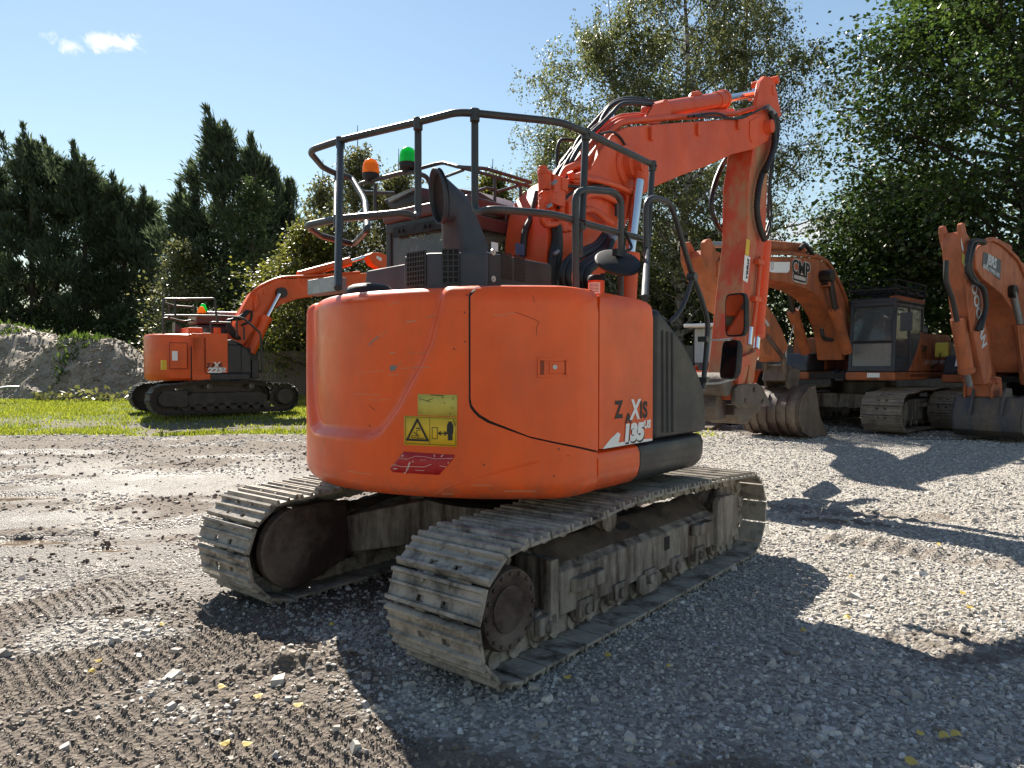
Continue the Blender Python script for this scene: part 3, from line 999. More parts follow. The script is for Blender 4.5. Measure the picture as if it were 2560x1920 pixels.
a_, z_ = sx_of(1577, 1082)
side_text('135', .128, a_ + .010, z_ - .012, M['ink'], .010, .12, 1.25)
side_text('135', .128, a_, z_, M['white'], .010, .12, 1.25, up=True)
a_, z_ = sx_of(1612, 1061)
side_text('US', .062, a_, z_, M['white'], .004, .1, 1.1)
b = MB()
tri = [sx_of(*q) for q in ((1500, 1122), (1520, 1097), (1538, 1080), (1545, 1085), (1540, 1106), (1590, 1098), (1625, 1096), (1625, 1101))]
b.poly([surf(sdr + x, z, .0162) for x, z in tri]); b.done('white_flash', M['white'], SP, ang=0)

# skirt under the side panel
def skirt(name, u0, u1, m, front=False, top=1.045):
    prof = [(.95, .80), (1.12, .80), (1.19, .815), (1.235, .86), (1.25, .92), (1.25, .995), (1.235, 1.03), (1.205, top), (.95, top)]
    b = MB()
    st = [u0, u1] if not front else [u0, u1 - .16, u1 - .07, u1 - .02, u1]
    rings = []
    for i, u in enumerate(st):
        k = 0 if not front else [0, 0, .018, .055, .13][i]
        rings.append([L(u, .95 + (v - .95) * (1 - k / .3), z if k == 0 else z + (.9 - z) * k * 1.2) for v, z in prof])
    b.loft(rings)
    return b.done(name, m, EX, bevel=.006)
uo = pv(1600, 1150, 1.25).x
skirt('side_skirt', -.695, uo, M['orange'])
skirt('front_skirt', uo + .004, .76, M['charcoal'], True)
# black front cover with three pressed ribs
oc = [(-.043, 1.052), (-.043, 1.70), (-.03, 1.868), (.03, 1.868), (.156, 1.80), (.369, 1.678), (.568, 1.512), (.686, 1.372), (.735, 1.213), (.74, 1.052)]
b = MB(); b.prism(oc, .45, 1.243)
FC = b.done('front_cover', M['charcoal'], EX, bevel=.045, seg=4)
for k, x in enumerate((1656, 1668, 1680)):
    a_, c_ = pv(x, 826 + k * 3, 1.243), pv(x + 1, 1080, 1.243)
    b = MB(); b.tube([a_, a_ * .5 + c_ * .5, c_], .010, 8); b.done('pressed_rib', M['charcoal'], FC)
# deck and inner fill
b = MB(); b.bx(-.9, -.06, -.28, 1.10, 1.0, 1.86); b.bx(-.05, .60, -.28, .9, 1.0, 1.25); b.bx(-.35, 1.0, -1.1, -.28, .85, 1.2); b.bx(-.7, .66, -1.15, 1.10, .82, .94)
b.done('main_frame', M['dark'], EX)
b = MB(); b.bx(-.70, -.05, .45, 1.15, 1.84, 1.905)
b.done('pump_hood', M['orange'], EX, bevel=.02)
# ---------------------------------------------------------------- things on the deck
def grille(parent, O, X, Y, w, h, nx, ny, name='vent_grille', m=None):
    """mesh of bars in front of a dark plate that stands for the shade inside; O lower left corner, X and Y unit axes"""
    Z = X.cross(Y).normalized()
    b = MB()
    b.obox(O + X * w / 2 + Y * h / 2 + Z * .001, X * (w / 2), Y * (h / 2), Z * .0025)
    bk = b.done('vent_shade', M['dark'], parent, ang=0)  # near-black plate in place of the shade behind the bars
    b = MB()
    for i in range(nx + 1):
        b.obox(O + X * (w * i / nx) + Y * h / 2 + Z * .006, X * .0035, Y * (h / 2), Z * .004)
    for j in range(ny + 1):
        b.obox(O + X * w / 2 + Y * (h * j / ny) + Z * .006, X * (w / 2), Y * .0035, Z * .0045)
    return b.done(name, m or M['charcoal'], bk)

UP = Vector((0, 0, 1))
DZ = 1.925
vC = .72
c0 = pv(1218, 640, vC); c1 = pv(1377, 690, vC)
ztop = pv(1218, 629, vC).z; ztop1 = pv(1374, 651, vC).z
uB = c0.x
def hit2(px, P, D):
    """where the vertical view plane of photo column px crosses the plan line P + k D (u, v)"""
    q = CAM - MF.o; r = ray(px, 900)
    o2 = (q.dot(MF.d), q.dot(MF.e)); d2 = (r.dot(MF.d), r.dot(MF.e))
    k = ((o2[0] - P[0]) * d2[1] - (o2[1] - P[1]) * d2[0]) / (D[0] * d2[1] - D[1] * d2[0])
    return (P[0] + D[0] * k, P[1] + D[1] * k)
pB = hit2(1073, (c0.x, vC), (-.55, -.835))                   # chamfer, then the rear face
pA = hit2(1010, pB, (0.0, -1.0))
plan = [(c1.x, -c1.y), (c0.x, vC), pB, pA, (c1.x, pA[1])]
b = MB()
b.loft([[L(u, v, DZ) for u, v in plan], [L(u, v, ztop) for u, v in plan]])
PC = b.done('pump_cover', M['charcoal_blue'], EX, bevel=.012)
f1, f2 = L(pB[0], pB[1], 0), L(pA[0], pA[1], 0)
lA, lB = (f1 - f2).length, (L(c0.x, vC, 0) - f1).length
X = (f1 - f2).normalized()
grille(PC, f2 + X * (lA * .18) + UP * (DZ + .045), X, UP, lA * .72, .19, 7, 7)
f3 = L(c0.x, vC, 0)
X2 = (f3 - f1).normalized()
grille(PC, f1 + X2 * (lB * .24) + UP * (DZ + .05), X2, UP, lB * .28, .19, 3, 6)
b = MB()
XC = Vector((1, 0, 0))
for q in (.115, .24):
    ww, hh = .095, .14
    O = L(c0.x + q, vC + .002, DZ + .09)
    for k in range(11):
        z = hh * k / 10
        b.obox(O + XC * (ww / 2 - .0) + UP * z, XC * (ww / 2), Vector((0, -.004, 0)), UP * .0045)
b.done('louvre', M['black'], PC)
b = MB()
for z in (.075, .225):
    c = L(c0.x + .045, vC, DZ + z); b.cyl(c, c + L(0, .010, 0), .018, seg=16); b.cyl(c, c + L(0, .016, 0), .009, seg=6)
b.done('cover_bolt', M['bolt'], PC)
b = MB(); b.bx(c0.x + .012, c1.x, vC - .002, vC + .0035, DZ + .002, ztop - .01); b.done('side_plate', M['charcoal'], PC)
# lower grey box to the left with a slanted edge
uL = -.72
q0, q1 = pu(903, 700, uL), pu(1012, 700, uL)
zl = pu(1000, 656, uL).z
b = MB()
b.loft([[L(uL, -q0.y, DZ), L(uL, -q1.y + .2, DZ), L(uL + .5, -q1.y + .2, DZ), L(uL + .4, -q0.y, DZ)],
        [L(uL + .03, -q0.y + .02, zl - .02), L(uL + .03, -q1.y + .2, zl), L(uL + .5, -q1.y + .2, zl), L(uL + .4, -q0.y + .02, zl - .02)]])
b.done('tank_cover', M['charcoal_blue'], EX, bevel=.012)
# air duct: box section that bends to an oval mouth facing backwards
mo = pu(1091, 490, -.86)
vd = -mo.y
bl, br = pu(1106, 600, -.70), pu(1181, 600, -.62)
vb0, vb1 = -bl.y, -br.y
def rrect(u0, u1, v0, v1, z, n=32):
    out = []
    for k in range(n):
        a = 2 * math.pi * k / n
        ca, sa = math.cos(a), math.sin(a)
        e_ = .28
        out.append(L((u0 + u1) / 2 + (u1 - u0) / 2 * math.copysign(abs(ca) ** e_, ca), (v0 + v1) / 2 + (v1 - v0) / 2 * math.copysign(abs(sa) ** e_, sa), z))
    return out
Zax = Vector((-.16, .0, 1)).normalized(); Wax = Vector((.30, 1, 0)).normalized() * -1      # mouth axes
def mouth(scale, back):
    out = []
    nrm = Zax.cross(Wax).normalized()
    if nrm.x > 0: nrm = -nrm
    for k in range(32):
        a = 2 * math.pi * k / 32
        # matching order: +u first (front), then +v
        ca, sa = math.cos(a), math.sin(a)
        out.append(mo - nrm * back + Zax * (-ca * .172 * scale * -1) * 1.0 + (-Wax * -1) * 0 + Wax * (sa * .098 * scale))
    return out
zb2 = pu(1181, 560, -.62).z
b = MB()
ring0 = rrect(-.72, -.44, vb0, vb1, DZ)
ring1 = rrect(-.72, -.44, vb0, vb1, zb2 - .12)
mt = mouth(1.0, 0)
mid = [p * .5 + q * .5 + Vector((.03, 0, .02)) for p, q in zip(rrect(-.72, -.40, vb0, vb1, zb2), mt)]
b.loft([ring0, ring1, mid, mt], cap=False)
DU = b.done('air_duct', M['charcoal_blue'], EX, ang=60, solid=.006)
b = MB()
b.poly(mouth(.99, .035)); b.done('duct_shade', M['dark'], DU, ang=0)  # dark sheet across the duct stands for its unlit inside
# pale strip for the deck edge highlight and round mirror lying at the rear left
q0 = pz(940, 722, DZ + .05)
b = MB()
rw = []
for j in range(7):
    t = j / 6; rr = .165 * math.cos(t * math.pi / 2) ** .6 if j < 6 else .01
    rw.append([L(q0.x + .03 + rr * .9 * math.cos(a), -q0.y - .10 + rr * 1.0 * math.sin(a), DZ + .02 + .07 * math.sin(t * math.pi / 2)) for a in [2 * math.pi * k / 24 for k in range(24)]])
b.loft(rw); b.done('rear_mirror', M['black'], EX, ang=60)
g0 = pz(800, 738, DZ - .02)
b = MB(); b.obox(L(g0.x + .06, -g0.y - .02, DZ + .035), Vector((.012, .15, 0)), Vector((.05, .02, 0)), UP * .042); b.done('post_bracket', M['galv'], EX, bevel=.005)
b = MB(); q = pz(1010, 731, DZ); b.bx(q.x + .01, q.x + .05, -q.y - .26, -q.y + .06, DZ - .004, DZ + .008); b.done('hood_highlight', M['galv'], EX)  # glossy highlight along the hood edge, modelled as a pale strip

# ---------------------------------------------------------------- roof railing
ZR, ZL, VR = 2.88, 2.345, 1.03
pr = lambda x, y: pz(x, y, ZR)
plw = lambda x, y: pz(x, y, ZL)
RL = MB()
rr = .0205
top = [pr(*q) for q in ((833, 432), (806, 417), (772, 377), (850, 351), (1045, 305), (1140, 281), (1188, 283), (1403, 305), (1467, 332), (1632, 412))]
low = [plw(*q) for q in ((905, 606), (884, 611), (851, 602), (803, 590), (764, 564), (845, 547), (960, 538))]
e1 = pr(833, 432); e2 = pr(878, 443); d2 = plw(919, 575)
RL.tube([top[1], e1, e2, e2 * .55 + d2 * .45 + Vector((.06, 0, 0)), d2, low[1], low[3]], rr, 10, .07)
RL.tube(top[1:3] + top[3:], rr, 12, .09)
RL.tube(low[3:5] + [low[5]], rr, 10, .06)
p_low = plw(1015, 531)
p_a = pr(1045, 312)
RL.tube([low[5], p_low, Vector((p_a.x, p_a.y, ZL)), p_a], rr, 12, .13, 7)
p_b = pr(1187, 288)
pl_b = plw(1240, 524)
RL.tube([p_b, Vector((p_b.x, p_b.y, ZL + .0)), plw(1225, 522), plw(1389, 536), plw(1450, 556), plw(1617, 600)], rr, 12, .13, 7)
pts_post = [(pr(851, 357), pz(845, 720, DZ - .03))]
RL.tube([pr(851, 353), pts_post[0][1]], rr, 12)
RL.tube([pr(840, 436), plw(838, 556)], .012, 8)
pc = pr(1465, 334); RL.tube([pc, plw(1455, 553)], rr, 12)
pe = pr(1631, 412); pe_b = pz(1612, 745, 1.86)
RL.tube([pe, plw(1619, 602), pe_b], rr, 12, .02)
vh = -pz(1440, 734, DZ).y
RL.tube([pv(1440, 736, vh), pv(1438, 480, vh), pv(1470, 474, vh), pv(1535, 480, vh), pv(1553, 500, vh), pv(1551, 745, vh)], rr, 12, .09)
RL.tube([pv(1450, 640, vh - .06), pv(1450, 478, vh - .06)], rr * .9, 10)
RLO = RL.done('roof_rail', M['rail'], EX, ang=60)
for P_, dv in ((pr(851, 352), UP), (pr(1045, 305), UP), (pr(1187, 283), UP), (pr(1465, 332), UP), (pr(1631, 411), UP), (plw(845, 547), UP), (plw(1453, 556), UP), (plw(1618, 600), UP)):
    b = MB(); b.cyl(P_ - dv * .045, P_ + dv * .022, .027, seg=12)
    b.cyl(P_ + L(0, .02, -.015), P_ + L(0, .035, -.015), .009, seg=6)
    b.done('rail_clamp', M['rail'], RLO, bevel=.003)
# front hand loop beside the black cover and its mirrors
FR = MB()
vf = 1.13
FR.tube([pv(1615, 640, vf), pv(1615, 505, vf), pv(1632, 493, vf), pv(1672, 504, vf), pv(1686, 535, vf), pv(1728, 680, vf), pv(1749, 734, vf), pv(1771, 803, vf), pv(1764, 900, vf), pv(1757, 975, vf)], .019, 12, .08)
FR.tube([pv(1730, 697, vf), pv(1716, 745, vf), pv(1699, 782, vf), pv(1672, 808, vf - .03)], .017, 10, .1)
FRO = FR.done('hand_loop', M['rail'], EX, ang=60)
b = MB(); q = pv(1730, 692, vf); b.cyl(q - L(0, .03, 0), q + L(0, .03, 0), .03, seg=12); b.done('hinge', M['rail'], FRO)
for y in (848, 950):
    b = MB(); q = pv(1758, y, vf); b.bx(q.x - .02, q.x + .035, vf - .035, vf + .035, q.z - .02, q.z + .02)
    b.done('rail_clamp', M['rail'], FRO, bevel=.004)
M['dark_reflection'] = plain('dark_reflection_tint', (.01, .01, .012), .08)  # near-black colour in place of a dark reflection in the lower mirror
def rect_mirror(px, u, tilt, nm):
    (x0, y0), (x1, y1) = px
    a, c = pu(x0, y0, u), pu(x1, y1, u)
    w, h = (a.y - c.y) / 2, (a.z - c.z) / 2
    m0 = thing_part(nm, EX, (a + c) / 2)
    b = MB()
    rings = []
    for sc_, dx in ((1.0, -.01), (1.0, .03), (.8, .07)):
        ring = []
        for k in range(28):
            t = 2 * math.pi * k / 28; ca, sa = math.cos(t), math.sin(t)
            ring.append(Vector((dx + tilt * sa * 0, math.copysign(abs(ca) ** .35, ca) * w * sc_, math.copysign(abs(sa) ** .35, sa) * h * sc_)))
        rings.append(ring)
    b.loft(rings)
    return (a + c) / 2, b, w, h
def thing_part(nm, parent, c): return None
for px, u, rz, ry in ((((1811, 735), (1868, 841)), 1.30, R(-14), 0), (((1799, 850), (1849, 948)), 1.28, R(-20), R(7))):
    c, b, w, h = rect_mirror(px, u, 0, 'mirror')
    o = b.done('side_mirror', M['black'], EX, bevel=.004)
    g = MB()
    ring = []
    for k in range(28):
        t = 2 * math.pi * k / 28; ca, sa = math.cos(t), math.sin(t)
        ring.append(Vector((-.0125, math.copysign(abs(ca) ** .35, ca) * w * .88, math.copysign(abs(sa) ** .35, sa) * h * .92)))
    g.ext(ring, Vector((.002, 0, 0)))
    og = g.done('mirror_glass', M['mirror'] if ry == 0 else M['dark_reflection'], o, ang=0)
    o.location = c
    o.rotation_euler = (0, ry, rz)
for (p0, p1, p2) in (((1758, 848), (1800, 851), (1831, 846)), ((1760, 960), (1800, 958), (1838, 947))):
    b = MB(); b.tube([pv(*p0, vf), pu(*p1, 1.18), pu(*p2, 1.28)], .007, 8, .05)
    b.done('mirror_arm', M['galv'], FRO)
# round convex mirror on the right side seen from its back
rm = pv(1546, 654, 1.16)
b = MB()
nx = Vector((.80, .32, -.50)).normalized()
b.lathe([(.0, .020), (.05, .019), (.10, .014), (.128, .006), (.136, .004), (.141, -.004), (.136, -.016), (.128, -.018), (.0, -.018)], Vector((0, 0, 0)), Vector((-.40, -.50, .80)).normalized(), 36)
o = b.done('round_mirror', M['black'], EX, ang=50)
o.location = rm
o.scale = (1, 1, 1)
b = MB(); q1 = pv(1551, 560, vh)
b.spline([q1, pv(1572, 600, 1.08), pv(1577, 622, 1.12), rm + Vector((-.02, 0, .05))], .009, 8)
b.obox(rm + Vector((0, .0, .05)), Vector((.045, 0, 0)), Vector((0, .015, 0)), Vector((0, 0, .02)))
b.done('mirror_arm', M['black'], EX)
# canister with a black cap and a label
cb = pv(1491, 738, .93)
b = MB(); b.lathe([(.0, -.05), (.050, -.05), (.052, .09), (.0, .09)], cb, UP, 24); CN = b.done('filter_canister', M['orange'], EX)
b = MB(); b.lathe([(.0, .088), (.056, .088), (.056, .098), (.052, .115), (.046, .122), (.0, .122)], cb, UP, 24); b.cyl(cb + UP * .12 + Vector((.03, -.03, 0)), cb + UP * .135 + Vector((.03, -.03, 0)), .018, seg=10)
b.done('cap', M['black'], CN)
b = MB()
cv = []
for k in range(9):
    a = R(-150 + 12 * k) if False else R(150 + 11 * k)
    cv.append((math.cos(a) * .0535, math.sin(a) * .0535))
for (x0, y0), (x1, y1) in zip(cv, cv[1:]):
    b.poly([cb + Vector((x0, y0, .005)), cb + Vector((x1, y1, .005)), cb + Vector((x1, y1, .075)), cb + Vector((x0, y0, .075))])
LB = b.done('label', M['white'], CN, ang=60)
b = MB()
for j in range(6):
    for (x0, y0), (x1, y1) in zip(cv[1:-1], cv[2:-1]):
        z = .062 - j * .009
        b.poly([cb + Vector((x0 * 1.01, y0 * 1.01, z)), cb + Vector((x1 * 1.01, y1 * 1.01, z)), cb + Vector((x1 * 1.01, y1 * 1.01, z + .003)), cb + Vector((x0 * 1.01, y0 * 1.01, z + .003))])
b.done('small_print', M['ink'], LB, ang=0)

# ---------------------------------------------------------------- cab
CU0, CU1, CV0, CV1, CZ0, CZ1 = -.10, 1.08, -1.20, -.26, 1.0, 2.66
b = MB()
def frame_side(v0, v1):
    b.prism([(CU0, 2.0), (CU0, CZ1), (CU0 + .08, CZ1), (CU0 + .08, 2.0)], v0, v1)
for v in (CV0, CV1 - .06):
    b.bx(CU0, CU0 + .07, v, v + .06, CZ0, CZ1)
    b.bx(.55, .62, v, v + .06, CZ0, CZ1)
    b.bx(CU1 - .08, CU1 - .01, v, v + .06, CZ0, CZ1 - .12)
b.bx(CU0 - .005, CU0 + .05, CV0, CV1, CZ1 - .06, CZ1 + .03)
b.bx(CU0, CU0 + .05, CV0, CV1, CZ0, 2.16)
b.bx(CU0, CU1, CV0, CV0 + .05, CZ0, 1.62); b.bx(CU0, CU1, CV1 - .05, CV1, CZ0, 1.62)
b.bx(CU1 - .06, CU1, CV0, CV1, CZ0, 1.2)
CAB = b.done('cab', M['charcoal'], EX, bevel=.015)
b = MB(); b.bx(CU0 - .03, CU1 + .05, CV0 - .015, CV1 + .015, CZ1 + .02, CZ1 + .13); RF = b.done('cab_roof', M['maroon'], CAB, bevel=.03)
b = MB(); b.bx(CU0 + .02, CU1, CV1 - .0, CV1 + .05, CZ1 - .12, CZ1 - .02); b.done('roof_beam', M['maroon'], CAB, bevel=.008)
def pane(nm, u0, u1, v0, v1, z0, z1, m='glass'):
    b = MB(); b.bx(u0, u1, v0, v1, z0, z1); return b.done(nm, M[m], CAB, ang=0)
pane('rear_window', CU0 + .02, CU0 + .026, CV0 + .06, CV1 - .06, 2.16, CZ1 - .06, 'glass')
pane('side_window', CU0 + .07, .55, CV1 - .03, CV1 - .024, 1.62, CZ1 - .05)
pane('side_window', .62, CU1 - .08, CV1 - .03, CV1 - .024, 1.62, CZ1 - .05)
pane('side_window', CU0 + .07, .55, CV0 + .024, CV0 + .03, 1.62, CZ1 - .05)
pane('side_window', .62, CU1 - .08, CV0 + .024, CV0 + .03, 1.62, CZ1 - .05)
pane('windscreen', CU1 - .045, CU1 - .04, CV0 + .06, CV1 - .06, 1.2, CZ1 - .1)
b = MB()
b.bx(.25, .72, -.98, -.5, 1.35, 1.55); b.bx(.18, .32, -.96, -.52, 1.5, 2.15); b.bx(.2, .3, -.86, -.62, 2.15, 2.36)
b.done('driver_seat', M['dark'], CAB, bevel=.04)
b = MB(); b.bx(CU0 - .03, CU0 + .0, CV0 + .12, CV1 - .1, CZ1 - .1, CZ1 - .02)
for k in range(4): b.cyl(L(CU0 - .035, CV0 + .2 + .05 * k + (.2 if k > 1 else 0), CZ1 - .06), L(CU0 - .05, CV0 + .2 + .05 * k + (.2 if k > 1 else 0), CZ1 - .06), .014, seg=10)
b.done('wiper_box', M['black'], CAB, bevel=.004)
# beige service housing and stickers seen past the cab
b = MB(); b.bx(-.28, .55, .10, .16, 1.9, 2.165); SH = b.done('service_housing', M['beige'], EX, bevel=.03)
q = pv(1236, 617, .16); b = MB(); b.bx(q.x - .035, q.x + .035, .161, .163, q.z - .03, q.z + .03); b.done('label', M['white'], SH, ang=0)
q = pv(1301, 622, .16); b = MB(); b.bx(q.x - .06, q.x + .04, .161, .163, q.z - .045, q.z + .035); b.done('label', M['navy_tag'], SH, ang=0)
# roof gear: hatch tray, guard rails
tq = [pu(958, 500, .1), pu(1040, 465, .1), pu(1040, 505, .1), pu(975, 521, .1)]
b = MB(); b.ext(tq, Vector((.55, 0, .03))); b.done('roof_tray', M['charcoal_blue'], CAB, bevel=.01)
b = MB(); b.ext([pu(975, 497, .09), pu(1040, 470, .09), pu(1040, 478, .09), pu(978, 507, .09)], Vector((-.03, 0, 0))); b.done('tray_lip', M['galv'], CAB)
b = MB(); b.ext([pu(1125, 467, .3), pu(1200, 480, .3), pu(1265, 520, .3), pu(1265, 560, .3), pu(1150, 545, .3)], Vector((.4, 0, 0))); b.done('roof_hatch', M['maroon'], CAB, bevel=.012)
b = MB()
vg = -.34
b.tube([pv(1040, 424, vg - .5), pv(1106, 406, vg - .3), pv(1150, 418, vg), pv(1213, 421, vg), pv(1328, 456, vg)], .015, 8, .06)
b.tube([pv(1150, 418, vg), pv(1188, 428, vg), pv(1241, 443, vg), pv(1302, 460, vg), pv(1349, 475, vg), pv(1343, 540, vg)], .014, 8, .04)
for x, y0, y1 in ((1237, 442, 525), (1301, 459, 535)): b.tube([pv(x, y0, vg), pv(x, y1, vg)], .013, 8)
b.tube([pv(1110, 443, vg - .5), pv(1158, 425, vg)], .013, 8)
b.tube([pv(1240, 480, vg), pv(1302, 462, vg), pv(1326, 456, vg - .3)], .012, 8)
b.tube([pv(1186, 480, vg), pv(1215, 470, vg), pv(1240, 474, vg)], .012, 8)
b.done('roof_guard', M['rail'], CAB, ang=60)
# beacon bar
b = MB()
ub = -.14
b.tube([pu(984, 483, ub + .7), pu(908, 481, ub + .1), pu(887, 471, ub), pu(902, 459, ub), pu(1004, 432, ub), pu(1036, 430, ub), pu(1066, 441, ub), pu(1080, 470, ub + .2)], .0185, 10, .05)
b.tube([pu(938, 460, ub), pu(938, 540, ub)], .016, 8)
b.tube([pu(1048, 440, ub), pu(1050, 520, ub), pu(1068, 545, ub + .1)], .010, 8, .05)
BB = b.done('beacon_bar', M['rail'], CAB, ang=60)
for x, y, nm in ((927, 452, 'amber'), (1020, 426, 'green')):
    c = pu(x, y, ub)
    b = MB(); b.lathe([(.0, -.02), (.03, -.02), (.03, .0), (.066, .012), (.070, .05), (.070, .058), (.0, .058)], c, UP, 28); BE = b.done('beacon', M['black'], CAB)
    BE['label'] = nm + ' warning beacon'
    b = MB(); b.lathe([(.0, .059), (.069, .059), (.069, .075), (.067, .11), (.060, .145), (.046, .168), (.024, .180), (.0, .184)], c, UP, 32)
    b.done('lens', M[nm], BE, ang=60)
    b = MB(); b.lathe([(.0, .06), (.02, .06), (.02, .10), (.034, .105), (.034, .14), (.0, .14)], c, UP, 14)
    b.done('reflector', M['galv'], BE)

# ---------------------------------------------------------------- boom
VB = .205
bo = [(1365, 650), (1368, 590), (1376, 530), (1395, 480), (1432, 445), (1477, 423), (1504, 374), (1538, 333), (1568, 317), (1622, 312), (1700, 306), (1836, 296), (1880, 285), (1912, 284), (1934, 300), (1938, 330), (1920, 352), (1880, 374), (1833, 385), (1769, 414), (1700, 440), (1634, 468), (1602, 490), (1582, 518), (1566, 560), (1545, 620), (1510, 690), (1490, 760), (1400, 760)]
bp = [pv(*q, VB) for q in bo]
uz = [(p.x, p.z) for p in bp]
b = MB(); b.prism(uz, VB, -VB); BM = b.done('boom', M['orange_boom'], EX, bevel=.010)
b = MB()                                                     # doubler plates
def dbl(pts, v=VB, t=.012):
    b.prism([(pv(*q, v).x, pv(*q, v).z) for q in pts], v, v + t)
dbl([(1873, 303), (1895, 292), (1922, 296), (1934, 312), (1932, 332), (1915, 348), (1878, 358), (1872, 340)])
b.done('boom_plate', M['orange_boom'], BM, bevel=.004)
b = MB(); c = pv(1912, 319, VB); b.cyl(c, c + L(0, .10, 0), .085, .078, 28); b.done('pin_boss', M['orange_boom'], BM, bevel=.008)
b = MB(); c = pv(1568, 416, VB); b.cyl(c, c + L(0, .03, 0), .19, .175, 28); b.cyl(c, c + L(0, .09, 0), .12, .11, 28); b.done('pin_boss', M['orange_boom'], BM, bevel=.008)
b = MB(); c = pv(1912, 319, -VB); b.cyl(c, c - L(0, .09, 0), .085, seg=24); b.done('pin_boss', M['orange_boom'], BM, bevel=.008)
for q in ((1625, 335), (1742, 325), (1842, 311)):
    b = MB(); c = pv(*q, VB); b.obox(c + L(0, .016, 0), Vector((.025, 0, 0)), L(0, .016, 0), UP * .06)
    b.done('hose_bracket', M['orange_boom'], BM, bevel=.006)
def link_arm(name, m, parent, px, v0, v1, bevel=.006):
    b = MB(); b.prism([(pv(*q, v0).x, pv(*q, v0).z) for q in px], v0, v1); return b.done(name, m, parent, bevel=bevel)
# arm cylinder along the top of the boom
ca, cc_, cr = pv(1640, 279, 0.0), pv(1806, 249, 0.0), pv(1903, 232, 0.0)
b = MB(); dd = (cc_ - ca).normalized(); b.cyl(ca, cc_, .088, seg=28); b.cyl(cc_ - dd * .22, cc_ - dd * .02, .098, seg=28); b.cyl(cc_ - dd * .04, cc_ + dd * .02, .108, seg=28)
b.cyl(ca - L(0, .12, 0), ca + L(0, .12, 0), .09, seg=24)
AC = b.done('arm_cylinder', M['orange_boom'], EX, bevel=.006)
b = MB(); b.cyl(cc_, cr, .046, seg=24); b.cyl(cr - L(0, .10, 0), cr + L(0, .10, 0), .075, seg=20); b.done('cylinder_rod', M['chrome'], AC)
for v in (.10, -.14):
    link_arm('cylinder_lug', M['orange_boom'], BM, ((1598, 310), (1630, 262), (1645, 258), (1655, 275), (1656, 300), (1640, 312)), v, v + .03)
b = MB(); p0 = pv(1735, 246, 0); b.tube([pv(1725, 256, 0), pv(1730, 236, 0), pv(1748, 233, 0), pv(1752, 248, 0)], .028, 8, .03); b.done('cylinder_port', M['orange_boom'], AC)
# boom lift cylinders on both sides
for sv in (1, -1):
    v_ = sv * .315
    t0, t1, t2 = pv(1602, 416, .315), pv(1574, 640, .315), pv(1566, 790, .315)
    if sv < 0:
        t0, t1, t2 = [Vector((q.x, .315, q.z)) for q in (t0, t1, t2)]
    b = MB(); b.cyl(t1, t2, .078, seg=24); b.cyl(t1 - (t2 - t1).normalized() * .02, t1 + (t2 - t1).normalized() * .07, .088, seg=24); BC = b.done('boom_cylinder', M['orange_boom'], EX, bevel=.005)
    b = MB(); b.cyl(t0, t1, .045, seg=24); b.done('cylinder_rod', M['chrome'], BC)
    b = MB(); b.cyl(t0 - L(0, .05, 0), t0 + L(0, .05, 0), .085, seg=22); b.cyl(t0, t0 + (t1 - t0).normalized() * .13, .065, .052, 20); b.done('rod_eye', M['orange_boom'], BC, bevel=.005)
# steel pipes and hoses
def pipe(v, r, *px, fil=.08):
    b = MB(); b.tube([pv(*q, v) for q in px], r, 10, fil); b.done('hydraulic_pipe', M['orange_boom'], BM, ang=60)
pipe(.12, .030, (1403, 446), (1412, 425), (1440, 413), (1470, 404), (1500, 362), (1530, 326), (1550, 307), (1590, 301), (1700, 292), (1838, 284), (1890, 268), (1918, 266))
pipe(.02, .030, (1398, 470), (1425, 430), (1470, 375), (1512, 325), (1548, 300), (1600, 292), (1700, 284), (1830, 277))
pipe(-.10, .028, (1395, 480), (1420, 420), (1468, 355), (1512, 312), (1552, 292), (1620, 286))
pipe(.235, .024, (1425, 430), (1433, 452), (1467, 448), (1494, 447), (1530, 464), (1562, 478), (1569, 492), (1560, 545))
pipe(.265, .022, (1432, 440), (1500, 452), (1548, 466), (1580, 484), (1582, 500), (1572, 548))
pipe(.235, .024, (1440, 520), (1467, 487), (1504, 486), (1538, 502), (1552, 518), (1552, 545))
pipe(.26, .026, (1420, 560), (1463, 523), (1487, 525), (1512, 548), (1530, 558))
pipe(.245, .024, (1355, 500), (1353, 545), (1362, 563), (1395, 560), (1420, 552))
def hose_pts(P, r, n=8):
    b = MB(); b.spline(P, r, n); b.done('hydraulic_hose', M['rubber'], BM, ang=60)
def hose(v, r, *px): hose_pts([(pv(*q[:2], q[2]) if len(q) > 2 else pv(*q, v)) for q in px], r)
hose(.0, .020, (1382, 470), (1394, 432), (1424, 395), (1453, 342), (1494, 318), (1510, 288), (1530, 263), (1560, 252), (1600, 254), (1638, 262))
hose(-.08, .020, (1378, 462), (1400, 418), (1440, 360), (1485, 308), (1512, 278), (1535, 256), (1575, 246), (1640, 255))
hose(.08, .020, (1408, 455), (1430, 400), (1462, 350), (1504, 310), (1530, 284), (1552, 262), (1580, 258), (1630, 262))
hose(.05, .018, (1395, 460), (1418, 405), (1450, 360), (1480, 325), (1505, 305))
hose(-.14, .014, (1394, 430), (1393, 380), (1400, 352), (1420, 349), (1440, 352))
hose(.22, .010, (1500, 335), (1530, 330), (1552, 345), (1567, 372))
hose(.24, .012, (1385, 460), (1420, 464), (1450, 468), (1490, 464), (1515, 466), (1538, 490), (1540, 540))
hose(.24, .012, (1395, 520), (1420, 490), (1450, 470), (1480, 470))
